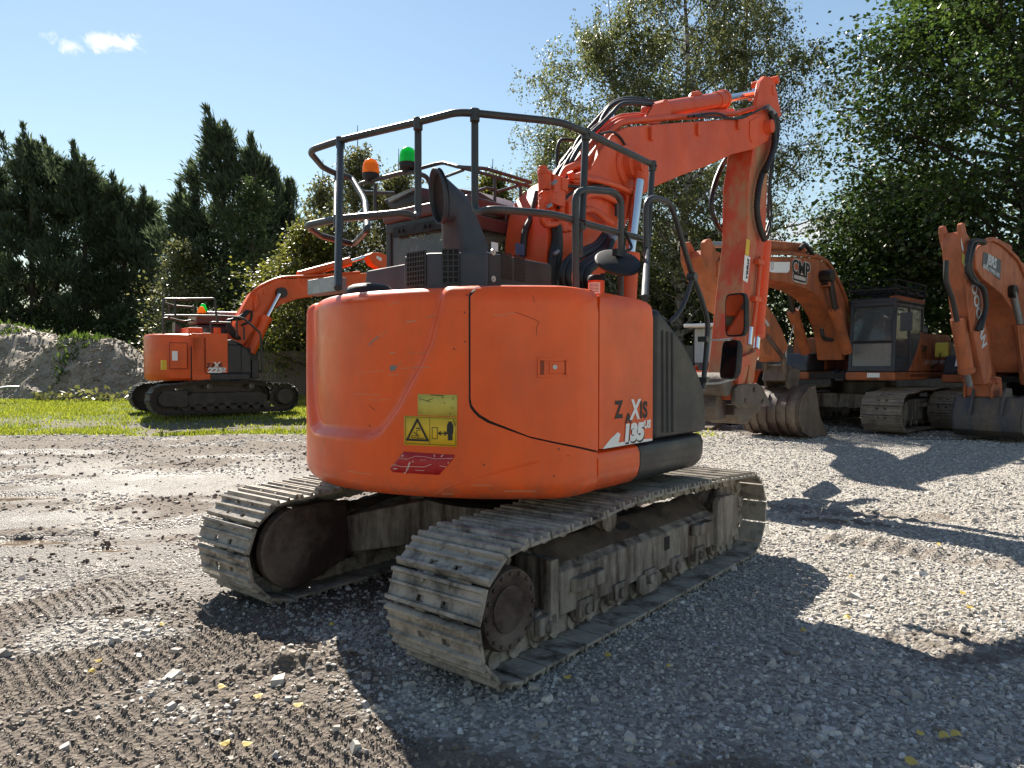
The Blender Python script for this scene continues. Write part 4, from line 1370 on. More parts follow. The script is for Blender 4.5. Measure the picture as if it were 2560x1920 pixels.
for k, (dx, dv) in enumerate(((0, .30), (14, .33), (38, .36), (48, .40), (62, .44))):
    hose(.3, .027, (1512 + dx * .3, 585 + k * 4, dv), (1488 + dx * .5, 612 + k * 6, dv + .03), (1440 + dx, 634 + k * 5, dv + .08), (1411 + dx, 664 + k * 3, dv + .10), (1406 + dx, 704, dv + .10), (1422 + dx * .9, 742, dv + .06))
hose(.02, .026, (1344, 480), (1330, 540), (1313, 580), (1307, 640))
hose(.06, .026, (1346, 545), (1344, 590), (1356, 640))
hose_pts([pv(1390, 560, .23), pv(1392, 600, .24), pv(1384, 650, .25), pv(1386, 740, .25)], .040, 10)
hose_pts([pv(1396, 570, .26), pv(1398, 620, .27), pv(1392, 680, .27), pv(1390, 742, .25)], .030, 10)
hose(.21, .012, (1720, 291), (1790, 283), (1830, 297), (1870, 288), (1915, 266))
hose(.23, .012, (1735, 290), (1800, 294), (1850, 296), (1890, 278), (1915, 268))
def fitting(a_, c_, r, n=10):
    b = MB(); b.cyl(a_, c_, r, seg=n); b.done('hose_fitting', M['galv'], BM, bevel=.003)
for k, (dx, dv) in enumerate(((0, .30), (14, .33), (38, .36), (48, .40), (62, .44))):
    fitting(pv(1521 + dx * .3, 573 + k * 4, dv), pv(1511 + dx * .3, 586 + k * 4, dv), .027)
fitting(pv(1918, 267, .21), pv(1938, 288, .21), .035, 12)
for q in ((1380, 460), (1368, 518), (1386, 635)): c_ = pv(*q, .3); fitting(c_, c_ + L(.05, 0, .03), .014, 8)
# control valves at the foot of the boom
def vbox(x, y, v, a, d, h): b = MB(); c = pv(x, y, v); b.obox(c, Vector((a, 0, 0)), L(0, d, 0), UP * h); b.done('valve_block', M['orange_boom'], BM, bevel=.008)
def vcyl(x, y, v, r, h):
    b = MB(); c = pv(x, y, v); b.cyl(c - UP * h, c + UP * h, r, seg=14); b.cyl(c + UP * h * .6, c + UP * h * .85, r * 1.25, seg=6); b.done('valve_cap', M['orange_boom'], BM, bevel=.006)
vbox(1384, 480, .20, .075, .06, .11); vcyl(1364, 452, .2, .045, .07); vcyl(1366, 500, .22, .05, .06); vbox(1400, 463, .22, .04, .05, .05)
vcyl(1402, 500, .22, .035, .12); vbox(1420, 527, .24, .045, .04, .06); vcyl(1405, 560, .24, .04, .06); vbox(1418, 562, .24, .05, .035, .05); vcyl(1357, 470, .18, .035, .16); vbox(1410, 640, .24, .06, .03, .035)
vcyl(1378, 494, .26, .04, .05)
b = MB(); b.prism([(-.2, .95), (.62, .95), (.62, 1.75), (.40, 2.05), (.1, 2.05), (-.15, 1.7)], .27, .23); b.prism([(-.2, .95), (.62, .95), (.62, 1.75), (.40, 2.05), (.1, 2.05), (-.15, 1.7)], -.27, -.23)
b.done('boom_foot', M['orange_boom'], EX, bevel=.01)

# ---------------------------------------------------------------- arm, linkage and coupler
VA = .155
ap = [(1901, 205), (1912, 190), (1925, 192), (1938, 207), (1946, 250), (1954, 288), (1940, 300), (1933, 352), (1920, 399), (1917, 500), (1914, 585), (1900, 734), (1888, 840), (1868, 935), (1850, 1000), (1826, 1000), (1830, 962), (1842, 850), (1853, 734), (1868, 602), (1870, 467), (1882, 376), (1887, 320), (1893, 250)]
apz = [(pv(*q, VA).x, pv(*q, VA).z) for q in ap]
low_ = [q for q in apz if q[1] < 3.75]
b = MB()
arm_lo = [(pv(*q, VA).x, pv(*q, VA).z) for q in ap[6:23]]
b.prism(arm_lo, VA, -VA); AM = b.done('arm', M['orange_arm'], EX, bevel=.008)
for v in (.155, -.135):                                      # twin ears over the boom head
    link_arm('arm_ear', M['orange_boom'], AM, ap[:8] + [(1917, 352), (1893, 330), (1889, 300), (1893, 250)], v, v - .02 * (1 if v > 0 else -1) + (-.03 if v > 0 else -.03))
b = MB()
for q, r_ in (((1913, 207), .05), ((1903, 233), .06)):
    c = pv(*q, 0); b.cyl(c - L(0, .17, 0), c + L(0, .17, 0), r_, seg=20)
b.done('arm_pin', M['orange_boom'], AM, bevel=.008)
# corrugated hoses down the arm
def corr(v, r, *px):
    b = MB()
    P = [Vector(pv(*q, v)) for q in px]
    Q = [P[0] * 2 - P[1]] + P + [P[-1] * 2 - P[-2]]
    out = []
    for i in range(1, len(Q) - 2):
        n_ = max(4, int((P[i] - P[i - 1]).length / .018)) if i < len(P) else 4
        for k in range(n_):
            t_ = k / n_
            out.append(.5 * ((2 * Q[i]) + (Q[i + 1] - Q[i - 1]) * t_ + (2 * Q[i - 1] - 5 * Q[i] + 4 * Q[i + 1] - Q[i + 2]) * t_ * t_ + (3 * Q[i] - Q[i - 1] - 3 * Q[i + 1] + Q[i + 2]) * t_ ** 3))
    b.tube(out, [r * (1.0 if k % 2 else .84) for k in range(len(out))], 9)
    return b
corr(.22, .040, (1936, 285), (1941, 310), (1940, 350), (1926, 396), (1904, 440), (1894, 490), (1893, 530), (1900, 570), (1913, 603)).done('corrugated_hose', M['rubber'], AM, ang=60)
corr(.26, .036, (1926, 280), (1935, 315), (1935, 360), (1924, 400), (1912, 430)).done('corrugated_hose', M['rubber'], AM, ang=60)
corr(-.22, .034, (1820, 390), (1800, 425), (1784, 470), (1778, 515), (1786, 550), (1800, 575), (1815, 590)).done('corrugated_hose', M['grease'], AM, ang=60)
b = MB(); b.spline([pv(1930, 310, .1), pv(1928, 400, .14), pv(1922, 480, .12), pv(1921, 540, .1), pv(1926, 560, .1), pv(1918, 590, .12)], .018, 8)
b.spline([pv(1938, 320, .1), pv(1932, 410, .14), pv(1925, 470, .12), pv(1928, 530, .1), pv(1915, 580, .12)], .018, 8)
b.done('arm_hose', M['rubber'], AM, ang=60)
# bucket cylinder and pipes on the far edge of the arm
b = MB()
b.tube([pv(1914, 605, .1), pv(1905, 720, .1), pv(1894, 830, .1)], .075, 14); b.cyl(pv(1896, 815, .1), pv(1893, 842, .1), .09, seg=16)
b.tube([pv(1901, 640, .19), pv(1892, 740, .19), pv(1880, 830, .19)], .022, 8)
for y in (656, 748): c = pv(1899 - (y - 656) * .09, y, .19); b.obox(c, Vector((.10, 0, 0)), L(0, .03, 0), UP * .03)
BCY = b.done('bucket_cylinder', M['orange_boom'], EX, bevel=.004)
b = MB(); b.cyl(pv(1893, 840, .1), pv(1888, 900, .1), .04, seg=16); b.cyl(pv(1877, 818, .24), pv(1873, 862, .24), .028, seg=14); b.done('cylinder_rod', M['chrome'], BCY)
link_arm('bucket_link', M['orange_arm'], AM, ((1852, 895), (1885, 880), (1895, 868), (1903, 880), (1890, 905), (1862, 920), (1855, 960), (1846, 960)), .22, .17)
link_arm('bucket_link', M['orange_arm'], AM, ((1852, 895), (1885, 880), (1895, 868), (1903, 880), (1890, 905), (1862, 920), (1855, 960), (1846, 960)), -.17, -.22)
link_arm('tipping_link', M['orange_arm'], AM, ((1876, 905), (1888, 893), (1892, 900), (1884, 955), (1876, 962), (1868, 960)), .14, .07)
for k, (q, m) in enumerate((((1862, 620), 'yellow'), ((1858, 690), 'white'))):
    pass
# arm stickers on the right face
def arm_quad(px, m, nm, off=.003):
    b = MB(); b.poly([pv(*q, VA + off) for q in px]); return b.done(nm, M[m], AM, ang=0)
arm_quad(((1866, 597), (1875, 601), (1872, 640), (1863, 636)), 'yellow', 'warning_label')
AL = arm_quad(((1862, 637), (1876, 643), (1869, 707), (1857, 700)), 'white', 'arm_label')
O_ = pv(1869.5, 672, VA + .006); Xd = (pv(1866, 705, VA) - pv(1870, 650, VA)).normalized(); Yd = (pv(1876, 672, VA) - pv(1862, 668, VA)).normalized()
_X = (pv(1867, 700, VA) - pv(1872, 648, VA)).normalized(); _N = Vector((0, -1, 0)); _Y = _N.cross(_X)
me = text_mesh('STEFRA', .075, .005, 0, 1.0)
for v_ in me.vertices: v_.co = pv(1868.5, 672, VA + .005) + _X * v_.co.x + _Y * v_.co.y
link_mesh('lettering', me, M['ink'], AL, ang=0)
# quick coupler
b = MB()
q = pv(1800, 965, .0)
c0_ = pu(1764, 985, q.x + .75)
uC = pv(1835, 965, .19).x
b = MB(); e0 = L(uC - .02, .19, 0); zc_ = pv(1835, 965, .19).z
b.cyl(L(uC - .12, -.30, zc_ + .02), L(uC - .12, .17, zc_ + .02), .135, seg=24)
KO = b.done('coupler', M['coupler'], EX, bevel=.012)
rp = ((1838, 972), (1846, 962), (1885, 958), (1897, 966), (1914, 1000), (1918, 1014), (1890, 1018), (1850, 1020), (1838, 1008))
for v0, v1 in ((.21, .16), (-.24, -.19)): link_arm('coupler_plate', M['coupler'], KO, rp, v0, v1, .012)
b = MB()
def czx(x, y): p_ = pv(x, y, .15); return (p_.x, p_.z)
b.prism([czx(*q) for q in ((1838, 1012), (1908, 1014), (1900, 1030), (1880, 1040), (1872, 1058), (1852, 1060), (1846, 1040), (1836, 1040))], .15, -.24)
b.prism([czx(*q) for q in ((1815, 985), (1838, 1000), (1838, 1045), (1830, 1054), (1812, 1054), (1808, 1020))], .05, -.34)
b.done('coupler_body', M['coupler'], KO, bevel=.02)
b = MB()
for q in ((1863, 1002), (1906, 1004), (1885, 975)):
    c = pv(*q, .21); b.cyl(c, c + L(0, .02, 0), .03, seg=14)
b.cyl(L(uC - .12, -.40, zc_ + .02), L(uC - .12, -.30, zc_ + .02), .16, .13, 22)
b.done('coupler_pin', M['coupler'], KO, bevel=.006)
# ================================================================ ground
rngn = np.random.default_rng(11)
def _hash_grid(seed, n=256):
    return np.random.default_rng(seed).random((n, n))
_HG = [_hash_grid(s) for s in range(8)]
def vnoise(x, y, k=0):
    g = _HG[k % 8]; n = g.shape[0]
    xi, yi = np.floor(x).astype(int), np.floor(y).astype(int)
    fx, fy = x - xi, y - yi
    fx, fy = fx * fx * (3 - 2 * fx), fy * fy * (3 - 2 * fy)
    a, b = g[xi % n, yi % n], g[(xi + 1) % n, yi % n]
    c, d = g[xi % n, (yi + 1) % n], g[(xi + 1) % n, (yi + 1) % n]
    return a * (1 - fx) * (1 - fy) + b * fx * (1 - fy) + c * (1 - fx) * fy + d * fx * fy
def fbm(x, y, f, o=4, k=0):
    s, a, t = 0, 1, 0
    for i in range(o):
        s = s + a * vnoise(x * f + 17.3 * i, y * f + 5.1 * i, k + i); t += a; a *= .5; f *= 2.03
    return s / t
def sstep(a, b, x):
    t = np.clip((x - a) / (b - a), 0, 1)
    return t * t * (3 - 2 * t)
g2 = lambda x, y: np.array(at_z(x, y, 0))[:2]
# pressed crawler prints: (from, to, width, pitch, height, skew)
PRINTS = [(g2(-80, 1715), g2(660, 1600), .62, .059, .030, (.707, .707)), (g2(430, 1990), g2(990, 1790), .62, .059, .030, (.707, .707)), (g2(-60, 1900), g2(420, 1810), .5, .059, .022, (.6, .8)),
          (g2(-60, 1560), g2(420, 1440), .5, .06, .020, (.707, .707)), (g2(60, 1440), g2(700, 1380), .45, .07, .018, (.8, .6)), (g2(2040, 1335), g2(2680, 1440), .46, .16, .044, None), (g2(1900, 1268), g2(2420, 1300), .42, .16, .034, None),
          (g2(2260, 1640), g2(2720, 1545), .50, .10, .026, None)]
RUTS = [(g2(230, 1330), g2(760, 1268), .10, .055), (g2(-40, 1345), g2(260, 1335), .09, .04), (g2(380, 1450), g2(640, 1400), .12, .04), (g2(-40, 1400), g2(330, 1440), .10, .035),
        (g2(560, 1620), g2(830, 1670), .13, .045), (g2(500, 1700), g2(900, 1640), .10, .03), (g2(2010, 1300), g2(2250, 1312), .10, .03), (g2(900, 1270), g2(1500, 1200), .2, .02)]
PUD = [(g2(20, 1245), .55, .20), (g2(430, 1193), .50, .16), (g2(85, 1352), .42, .12), (g2(262, 1372), .20, .07), (g2(120, 1140), .7, .25), (g2(560, 1150), .4, .12), (g2(600, 1255), .30, .06), (g2(720, 1215), .35, .08)]
def seg_uv(X, Y, A, B):
    d = B - A; l = np.hypot(*d); d = d / l
    u = (X - A[0]) * d[0] + (Y - A[1]) * d[1]
    v = -(X - A[0]) * d[1] + (Y - A[1]) * d[0]
    return u, v, l
def ground(X, Y):
    """height plus masks: mud, wet, grass"""
    z = .012 * np.clip(Y - 7, 0, 26) + .16 * sstep(13.5, 18, Y) * sstep(2, -2, X)
    near = 1 - sstep(14, 30, Y)
    z = z + (fbm(X, Y, .35, 3, 1) - .5) * .10 * sstep(3, 8, np.hypot(X - 1, Y - 5.5)) + (fbm(X, Y, 2.2, 4, 2) - .5) * .035 * near
    left = sstep(.3, -1.4, X + (fbm(X, Y, .7, 3, 3) - .5) * 2.2)
    n1 = fbm(X, Y, 1.3, 4, 4)
    mud = np.clip(left * sstep(.36, .62, n1 + .10), 0, 1)
    prt = np.zeros_like(X); crest = np.zeros_like(X)
    for A, B, w, p, h, sk in PRINTS:
        u, v, l = seg_uv(X, Y, A, B)
        m = sstep(w * .62, w * .45, np.abs(v + (fbm(X, Y, 3, 2, 5) - .5) * .15)) * sstep(-.1, .15, u) * sstep(l + .1, l - .15, u) * sstep(.30, .48, fbm(X, Y, 1.7, 3, 6) + .06)
        ph = ((u + v * .1 if sk is None else X * sk[0] + Y * sk[1]) + (fbm(X, Y, 4, 2, 7) - .5) * .04) / p * np.pi
        rid = 1 - np.abs(np.sin(ph))
        z = z + m * (rid ** 1.2 - .4) * h + m * (fbm(X, Y, 22, 2, 0) - .5) * .010
        mud = np.maximum(mud, m * (.85 if A[0] < .6 else .45)); prt = np.maximum(prt, m); crest = np.maximum(crest, m * rid)
    for A, B, w, h in RUTS:
        u, v, l = seg_uv(X, Y, A, B)
        v = v + (fbm(X, Y, 2.2, 3, 3) - .5) * .35
        m = np.exp(-(v / w) ** 2) * sstep(-.2, .1, u) * sstep(l + .2, l - .1, u) * sstep(.25, .55, fbm(X, Y, 5, 3, 1) + .1)
        z = z + m * h * (.4 + 1.2 * fbm(X, Y, 18, 3, 2))
        mud = np.maximum(mud, m)
    trample = sstep(3.05, 2.55, Y + (fbm(X, Y, 1.8, 3, 1) - .5) * .7) * sstep(-.9, -.4, X) * sstep(1.5, .9, X)
    mud = np.maximum(mud, trample * .62); ground.bare = trample
    wet = left * sstep(4.0, 5.2, Y) * sstep(13, 9, Y) * sstep(.40, .58, fbm(X, Y * 1.6, .8, 3, 5))
    wet = np.maximum(wet, .7 * left * sstep(.55, .7, fbm(X, Y, 1.5, 3, 2)) * sstep(2.6, 3.6, Y) * sstep(13, 9, Y))
    for c, rx, ry in PUD:
        q = np.hypot((X - c[0]) / rx, (Y - c[1]) / ry) + (fbm(X, Y, 3.0, 3, 6) - .5) * .9
        m = sstep(1.25, .65, q)
        z = z * (1 - m) + m * (np.asarray(.012 * np.clip(Y - 7, 0, 26)) - .035)
        mud = np.maximum(mud, m); wet = np.maximum(wet, sstep(2.2, 1.0, q))
    z = z + mud * (fbm(X, Y, 14, 4, 3) - .5) * .030 * near * (1 - wet * .6) * (1 - .6 * prt)
    gb = 14.4 + (fbm(X, Y * 0 + 3, .55, 3, 4) - .5) * 1.1
    grass = sstep(gb, gb + .35, Y) * sstep(4.5, 3.0, X) * sstep(40, 36, Y)
    patchy = sstep(.47, .56, fbm(X, Y * 2.2, .55, 4, 6)) * sstep(19.5, 15, Y) 
    grass = grass * (1 - .95 * patchy)
    mud = np.where(Y > gb, np.maximum(mud * .3, patchy), mud)
    # settle under the machine
    ground.prints = prt; ground.crest = crest
    return z, mud, wet, grass

def lines(parts):
    out = []
    for a, b, s in parts: out += list(np.arange(a, b, s))
    return np.array(out)
gp = lambda a, n: list(a * (1500 / a) ** (np.arange(1, n + 1) / n))
xs = np.array([-v for v in gp(34, 14)][::-1] + list(lines([(-34, -9, .35), (-9, -4.2, .07), (-4.2, -3.2, .026), (-3.2, .1, .0135), (.1, 3.4, .024), (3.4, 8, .06), (8, 34, .35)])) + [34.0] + gp(34, 14))
ys = np.array([-v for v in gp(12, 8)][::-1] + list(lines([(-12, 1.4, 1.2), (1.4, 2.3, .03), (2.3, 4.3, .0135), (4.3, 6.5, .024), (6.5, 13, .05), (13, 20, .12), (20, 44, .5)])) + gp(44, 14))
GX, GY = np.meshgrid(xs, ys)
GZ, GM, GW, GG = ground(GX, GY)
nx, ny = len(xs), len(ys)
idx = np.arange(nx * ny).reshape(ny, nx)
quads = np.stack([idx[:-1, :-1], idx[:-1, 1:], idx[1:, 1:], idx[1:, :-1]], -1).reshape(-1, 4)
t = NT('yard_ground')
mud_, wet_, gr_ = t.attr('mud'), t.attr('wet'), t.attr('grassy')
pos = t.geo('Position')
n_f = t.noise(55, 8, .75, vec=pos); n_m = t.noise(7, 6, .7, vec=pos); n_l = t.noise(.9, 4, .6, vec=pos)
vor = t.voro(42, vec=pos, out='Color'); vd_ = t.voro(42, vec=pos)
sepc = t.n.new('ShaderNodeSeparateColor'); t.link(vor, sepc.inputs[0])
grav = t.ramp(sepc.outputs[0], [(0.0, (.19, .174, .152)), (.35, (.36, .332, .292)), (.7, (.53, .492, .435)), (1.0, (.68, .64, .58))])
grav = t.mix(t.ramp(n_f, [(.3, 0.0), (.7, 1.0)]), t.mix(.55, grav, (.10, .09, .08)), grav)
grav = t.mix(t.ramp(n_l, [(.35, 0.0), (.65, 1.0)]), t.mix(.25, grav, (.20, .165, .13)), grav)
mudc = t.mix(t.ramp(n_f, [(.28, 0.0), (.72, 1.0)]), (.085, .067, .053), t.mix(t.ramp(n_m, [(.3, 0.0), (.7, 1.0)]), (.16, .13, .103), (.29, .245, .20)))
mm = t.math('ADD', t.math('MULTIPLY', mud_, 1.15), t.math('MULTIPLY', t.math('SUBTRACT', n_m, .5), 1.1), True)
c = t.mix(t.ramp(mm, [(.38, 0.0), (.62, 1.0)]), grav, mudc)
c = t.mix(t.math('MULTIPLY', wet_, .55), c, (.050, .040, .032))
gcol = t.mix(t.ramp(t.noise(9, 5, .7, vec=pos), [(.3, 0.0), (.7, 1.0)]), (.05, .075, .018), (.12, .155, .03))
c = t.mix(gr_, c, gcol)
t.set(color=c, spec=.5)
ro = t.mix(t.math('MULTIPLY', wet_, t.ramp(n_f, [(.40, .9), (.60, .30)])), (.93, .93, .93), (.26, .26, .26))
t.set(rough=ro)
hgt = t.math('ADD', t.math('MULTIPLY', vd_, -1.2), t.math('MULTIPLY', n_f, .9))
t.bump(hgt, .9, .020)
GR = np_mesh('ground', np.stack([GX, GY, GZ], -1).reshape(-1, 3), quads, t.m, smooth=True, attrs={'mud': GM, 'wet': GW, 'grassy': GG})
tag(GR, kind='structure')

# puddles
t = NT('puddle_water'); t.set(color=(.16, .125, .09), rough=.06, spec=.6); t.bump(t.noise(18, 3), .06, .004)
M['puddle'] = t.m
for c, rx, ry in PUD[:6]:
    b = MB()
    ring = [Vector((c[0] + 1.25 * rx * math.cos(a), c[1] + 1.25 * ry * math.sin(a), .012 * max(0, c[1] - 7) - .022)) for a in [2 * math.pi * k / 40 for k in range(40)]]
    b.poly(ring)
    tag(b.done('puddle', M['puddle'], ang=0), kind='structure')

# ---------------------------------------------------------------- loose stones
CUBE = np.array([(-1, -1, -1), (1, -1, -1), (1, 1, -1), (-1, 1, -1), (-1, -1, 1), (1, -1, 1), (1, 1, 1), (-1, 1, 1)], float)
CF = np.array([(0, 3, 2, 1), (4, 5, 6, 7), (0, 1, 5, 4), (1, 2, 6, 5), (2, 3, 7, 6), (3, 0, 4, 7)])
def stones(P, size, sink=.3, flat=.6, rng=rngn):
    n = len(P)
    S = size[:, None] * rng.uniform([.75, .5, .34], [1.25, 1.0, .34 + .5 * flat], (n, 3)) * .5
    J = CUBE[None] * rng.uniform(.45, 1.0, (n, 8, 3))
    J[:, 4:, :2] *= rng.uniform(.45, .95, (n, 1, 1))
    V = J * S[:, None]
    a, bq = rng.uniform(0, 2 * np.pi, n), rng.normal(0, .28, n)
    ca, sa, cb, sb = np.cos(a), np.sin(a), np.cos(bq), np.sin(bq)
    x, y, z = V[..., 0], V[..., 1], V[..., 2]
    y, z = y * cb[:, None] - z * sb[:, None], y * sb[:, None] + z * cb[:, None]
    x, y = x * ca[:, None] - y * sa[:, None], x * sa[:, None] + y * ca[:, None]
    V = np.stack([x, y, z + (S[:, 2] * (1 - 2 * sink))[:, None]], -1) + P[:, None]
    F = (np.arange(n)[:, None, None] * 8 + CF[None]).reshape(-1, 4)
    return V.reshape(-1, 3), F
def stone_mat(name, lo, hi, warm):
    t = NT(name)
    r = t.island()
    c = t.ramp(r, [(0, lo), (.35, tuple((a + b_) / 2 * .9 for a, b_ in zip(lo, hi))), (.62, warm), (.8, tuple((a + b_) / 2 for a, b_ in zip(lo, hi))), (1, hi)])
    g = t.geo('Position')
    c = t.mix(t.ramp(t.noise(60, 5, .7, vec=g), [(.35, 0.0), (.7, 1.0)]), t.mix(.45, c, (.12, .10, .085)), c)
    t.set(color=c, rough=.75, spec=.4)
    t.bump(t.noise(90, 4, .7, vec=g), .35, .004)
    return t.m
M['stone'] = stone_mat('gravel_stone', (.27, .257, .238), (.74, .705, .655), (.54, .485, .41))
M['clod'] = stone_mat('mud_clod', (.10, .080, .064), (.33, .275, .22), (.20, .165, .13))
def scatter(n, y0, y1, smin, smax, spread=.95, power=1.0, pw=2.2):
    Y = y0 + (y1 - y0) * rngn.random(n) ** power
    X = (rngn.random(n) * 2 - 1) * spread * Y * 1.0
    s = smin + (smax - smin) * rngn.random(n) ** pw
    return X, Y, s
SX, SY, SS = [np.concatenate(q) for q in zip(scatter(76000, 1.7, 6.2, .007, .038, .95, .8), scatter(70000, 5.5, 14.6, .016, .050, .9, .75), scatter(22000, 13, 24, .035, .08, .85, 1.0), scatter(2600, 1.9, 9, .04, .085, .9, .9))]
SZ, SM, SW, SG = ground(SX, SY)
SP_ = np.maximum(ground.prints, ground.bare * 1.45)
dens = fbm(SX, SY, 1.1, 4, 7)
near_track = np.exp(-((SX - .1) / 1.3) ** 2 - ((SY - 3.1) / .5) ** 2)
keep = (rngn.random(len(SX)) < np.clip(1.25 - 1.15 * SM - .5 * sstep(.5, .3, dens), .05, 1)) & (SG < .3) & (SW < .93) & (rngn.random(len(SX)) > SP_ * .62)
SX, SY, SS, SZ, SM = SX[keep], SY[keep], SS[keep], SZ[keep], SM[keep]
V, Fq = stones(np.stack([SX, SY, SZ], -1), SS)
tag(np_mesh('gravel', V, Fq, M['stone']), 'loose grey crushed gravel scattered over the yard', kind='stuff')
CXx, CYy, Cs = [np.concatenate(q) for q in zip(scatter(52000, 1.7, 6.0, .010, .045, .95, .8, 2.6), scatter(16000, 5.5, 13, .02, .07, .95, .8, 2.4))]
CZz, Cm, Cw, Cg = ground(CXx, CYy)
Cp = ground.prints
Cs = Cs * (1 - .45 * Cp)
k = (rngn.random(len(CXx)) < np.clip(Cm * .75 - .12, .01, 1) * (1 - .85 * sstep(.4, .8, Cw)) * (1 - .65 * Cp)) & (Cg < .3)
V, Fq = stones(np.stack([CXx[k], CYy[k], CZz[k]], -1), Cs[k], .35, 1.2)
n = 150000                                                    # crumbs lined up along the pressed ridges
rx, ry = -3.6 + 4.0 * rngn.random(n), 2.3 + 2.6 * rngn.random(n) ** 1.2
rz, _m, _w, _g = ground(rx, ry)
kk = rngn.random(n) < ground.crest ** 1.2 * .95
V2, F2 = stones(np.stack([rx[kk], ry[kk], rz[kk]], -1), .006 + .014 * rngn.random(kk.sum()) ** 2, .45, .9)
Fq = np.concatenate([Fq, F2 + len(V)]); V = np.concatenate([V, V2])
tag(np_mesh('mud_clods', V, Fq, M['clod']), 'brown clods of churned mud on the left of the yard', kind='stuff')

# ---------------------------------------------------------------- fallen leaves
def leaf_mat(name, lo, hi, rough=.5, trans=.4, gloss=.4):
    t = NT(name)
    c = t.ramp(t.island(), [(0, lo), (.6, tuple((a + b_) / 2 for a, b_ in zip(lo, hi))), (1, hi)])
    t.set(color=c, rough=rough, spec=gloss)
    tr = t.n.new('ShaderNodeBsdfTranslucent')
    hs_ = t.n.new('ShaderNodeHueSaturation'); hs_.inputs['Value'].default_value = 1.5; hs_.inputs['Saturation'].default_value = 1.1
    t.link(c, hs_.inputs['Color']); t.link(hs_.outputs[0], tr.inputs[0])
    mx = t.n.new('ShaderNodeMixShader'); mx.inputs[0].default_value = trans
    t.link(t.p.outputs[0], mx.inputs[1]); t.link(tr.outputs[0], mx.inputs[2]); t.link(mx.outputs[0], t.n['Material Output'].inputs[0])
    return t.m
M['yleaf'] = leaf_mat('yellow_leaf', (.42, .29, .05), (.62, .46, .11), trans=.25)
lm = None
for (x, y, sz) in ((1055 / 1697 * 900, 1040 + 1278 * .5304, .05), (643, 1741, .05), (745, 1763, .05), (245, 1653, .04), (228, 1680, .04), (832, 1562, .04), (1523, 1640, .045), (1415, 1694, .05), (1668, 1666, .03), (2117, 1545, .05), (2008, 1578, .04), (2362, 1842, .05), (2392, 1838, .05), (2305, 1835, .04), (2425, 1519, .05), (2350, 1362, .05), (2125, 1442, .04), (2410, 1484, .05), (2285, 1907, .06), (585, 1146, .06), (558, 1860, .05), (621, 1860, .05), (408, 1562, .04)):
    p = at_z(x, y, 0)
    zg = float(ground(np.array([p.x]), np.array([p.y]))[0][0])
    p = at_z(x, y, zg + .02)
    b = MB(); n_ = 9; a0 = random.uniform(0, 6.3)
    c_ = Vector((p.x, p.y, zg + .024))
    ring = []
    for q in range(n_ * 2):
        a = 2 * math.pi * q / (n_ * 2)
        r_ = sz * .42 * (1.0 if q % 2 == 0 else .9) * (1.0 + .35 * math.cos(a))
        ring.append(c_ + Vector((r_ * math.cos(a + a0), r_ * math.sin(a + a0) * .8, .006 * math.sin(2 * a + a0) + .004 * math.cos(a))))
    ctr = b.bm.verts.new(c_ + Vector((0, 0, .006)))
    vs = [b.bm.verts.new(q) for q in ring]
    for i in range(len(vs)): b.bm.faces.new([ctr, vs[i], vs[(i + 1) % len(vs)]])
    tag(b.done('fallen_leaf', M['yleaf'], ang=0), 'small dry yellow leaf fallen on the gravel', 'leaf', 'yellow leaves scattered on the gravel')
# stick on the mud
b = MB(); p0, p1 = at_z(480, 1508, .03), at_z(528, 1545, .03)
b.tube([p0 + Vector((0, 0, .03)), (p0 + p1) / 2 + Vector((.01, 0, .02)), p1 + Vector((0, 0, .01))], [.008, .009, .006], 6)
tag(b.done('stick', M['clod']), 'thin grey stick lying on the mud left of the tracks', 'stick')

# ---------------------------------------------------------------- grass
M['grass'] = leaf_mat('grass_blade', (.11, .145, .022), (.33, .34, .065), trans=.45)
def blades(X, Y, Z, h, w, rng=rngn):
    n = len(X)
    a = rng.uniform(0, 2 * np.pi, n); ln = rng.normal(0, .35, (n, 2)) * h[:, None]
    dx, dy = np.cos(a) * w, np.sin(a) * w
    V = np.stack([np.stack([X - dx, Y - dy, Z - .01], -1), np.stack([X + dx, Y + dy, Z - .01], -1), np.stack([X + ln[:, 0], Y + ln[:, 1], Z + h], -1)], 1)
    return V.reshape(-1, 3), np.arange(3 * n).reshape(-1, 3)
n = 240000
gy = 14.2 + 16 * rngn.random(n) ** 1.7; gx = -24 + 28.5 * rngn.random(n)
gz, gm, gw, gg = ground(gx, gy)
k = rngn.random(n) < gg * (.35 + .65 * sstep(.35, .6, fbm(gx, gy, .9, 3, 2)))
hh = (.035 + .055 * rngn.random(n) ** 2) * (.6 + .9 * fbm(gx, gy, .6, 3, 1))
V, Ft = blades(gx[k], gy[k], gz[k], hh[k], (.012 + .012 * rngn.random(n))[k])
tag(np_mesh('grass', V, Ft, M['grass']), 'short bright green grass beyond the gravel', kind='stuff')
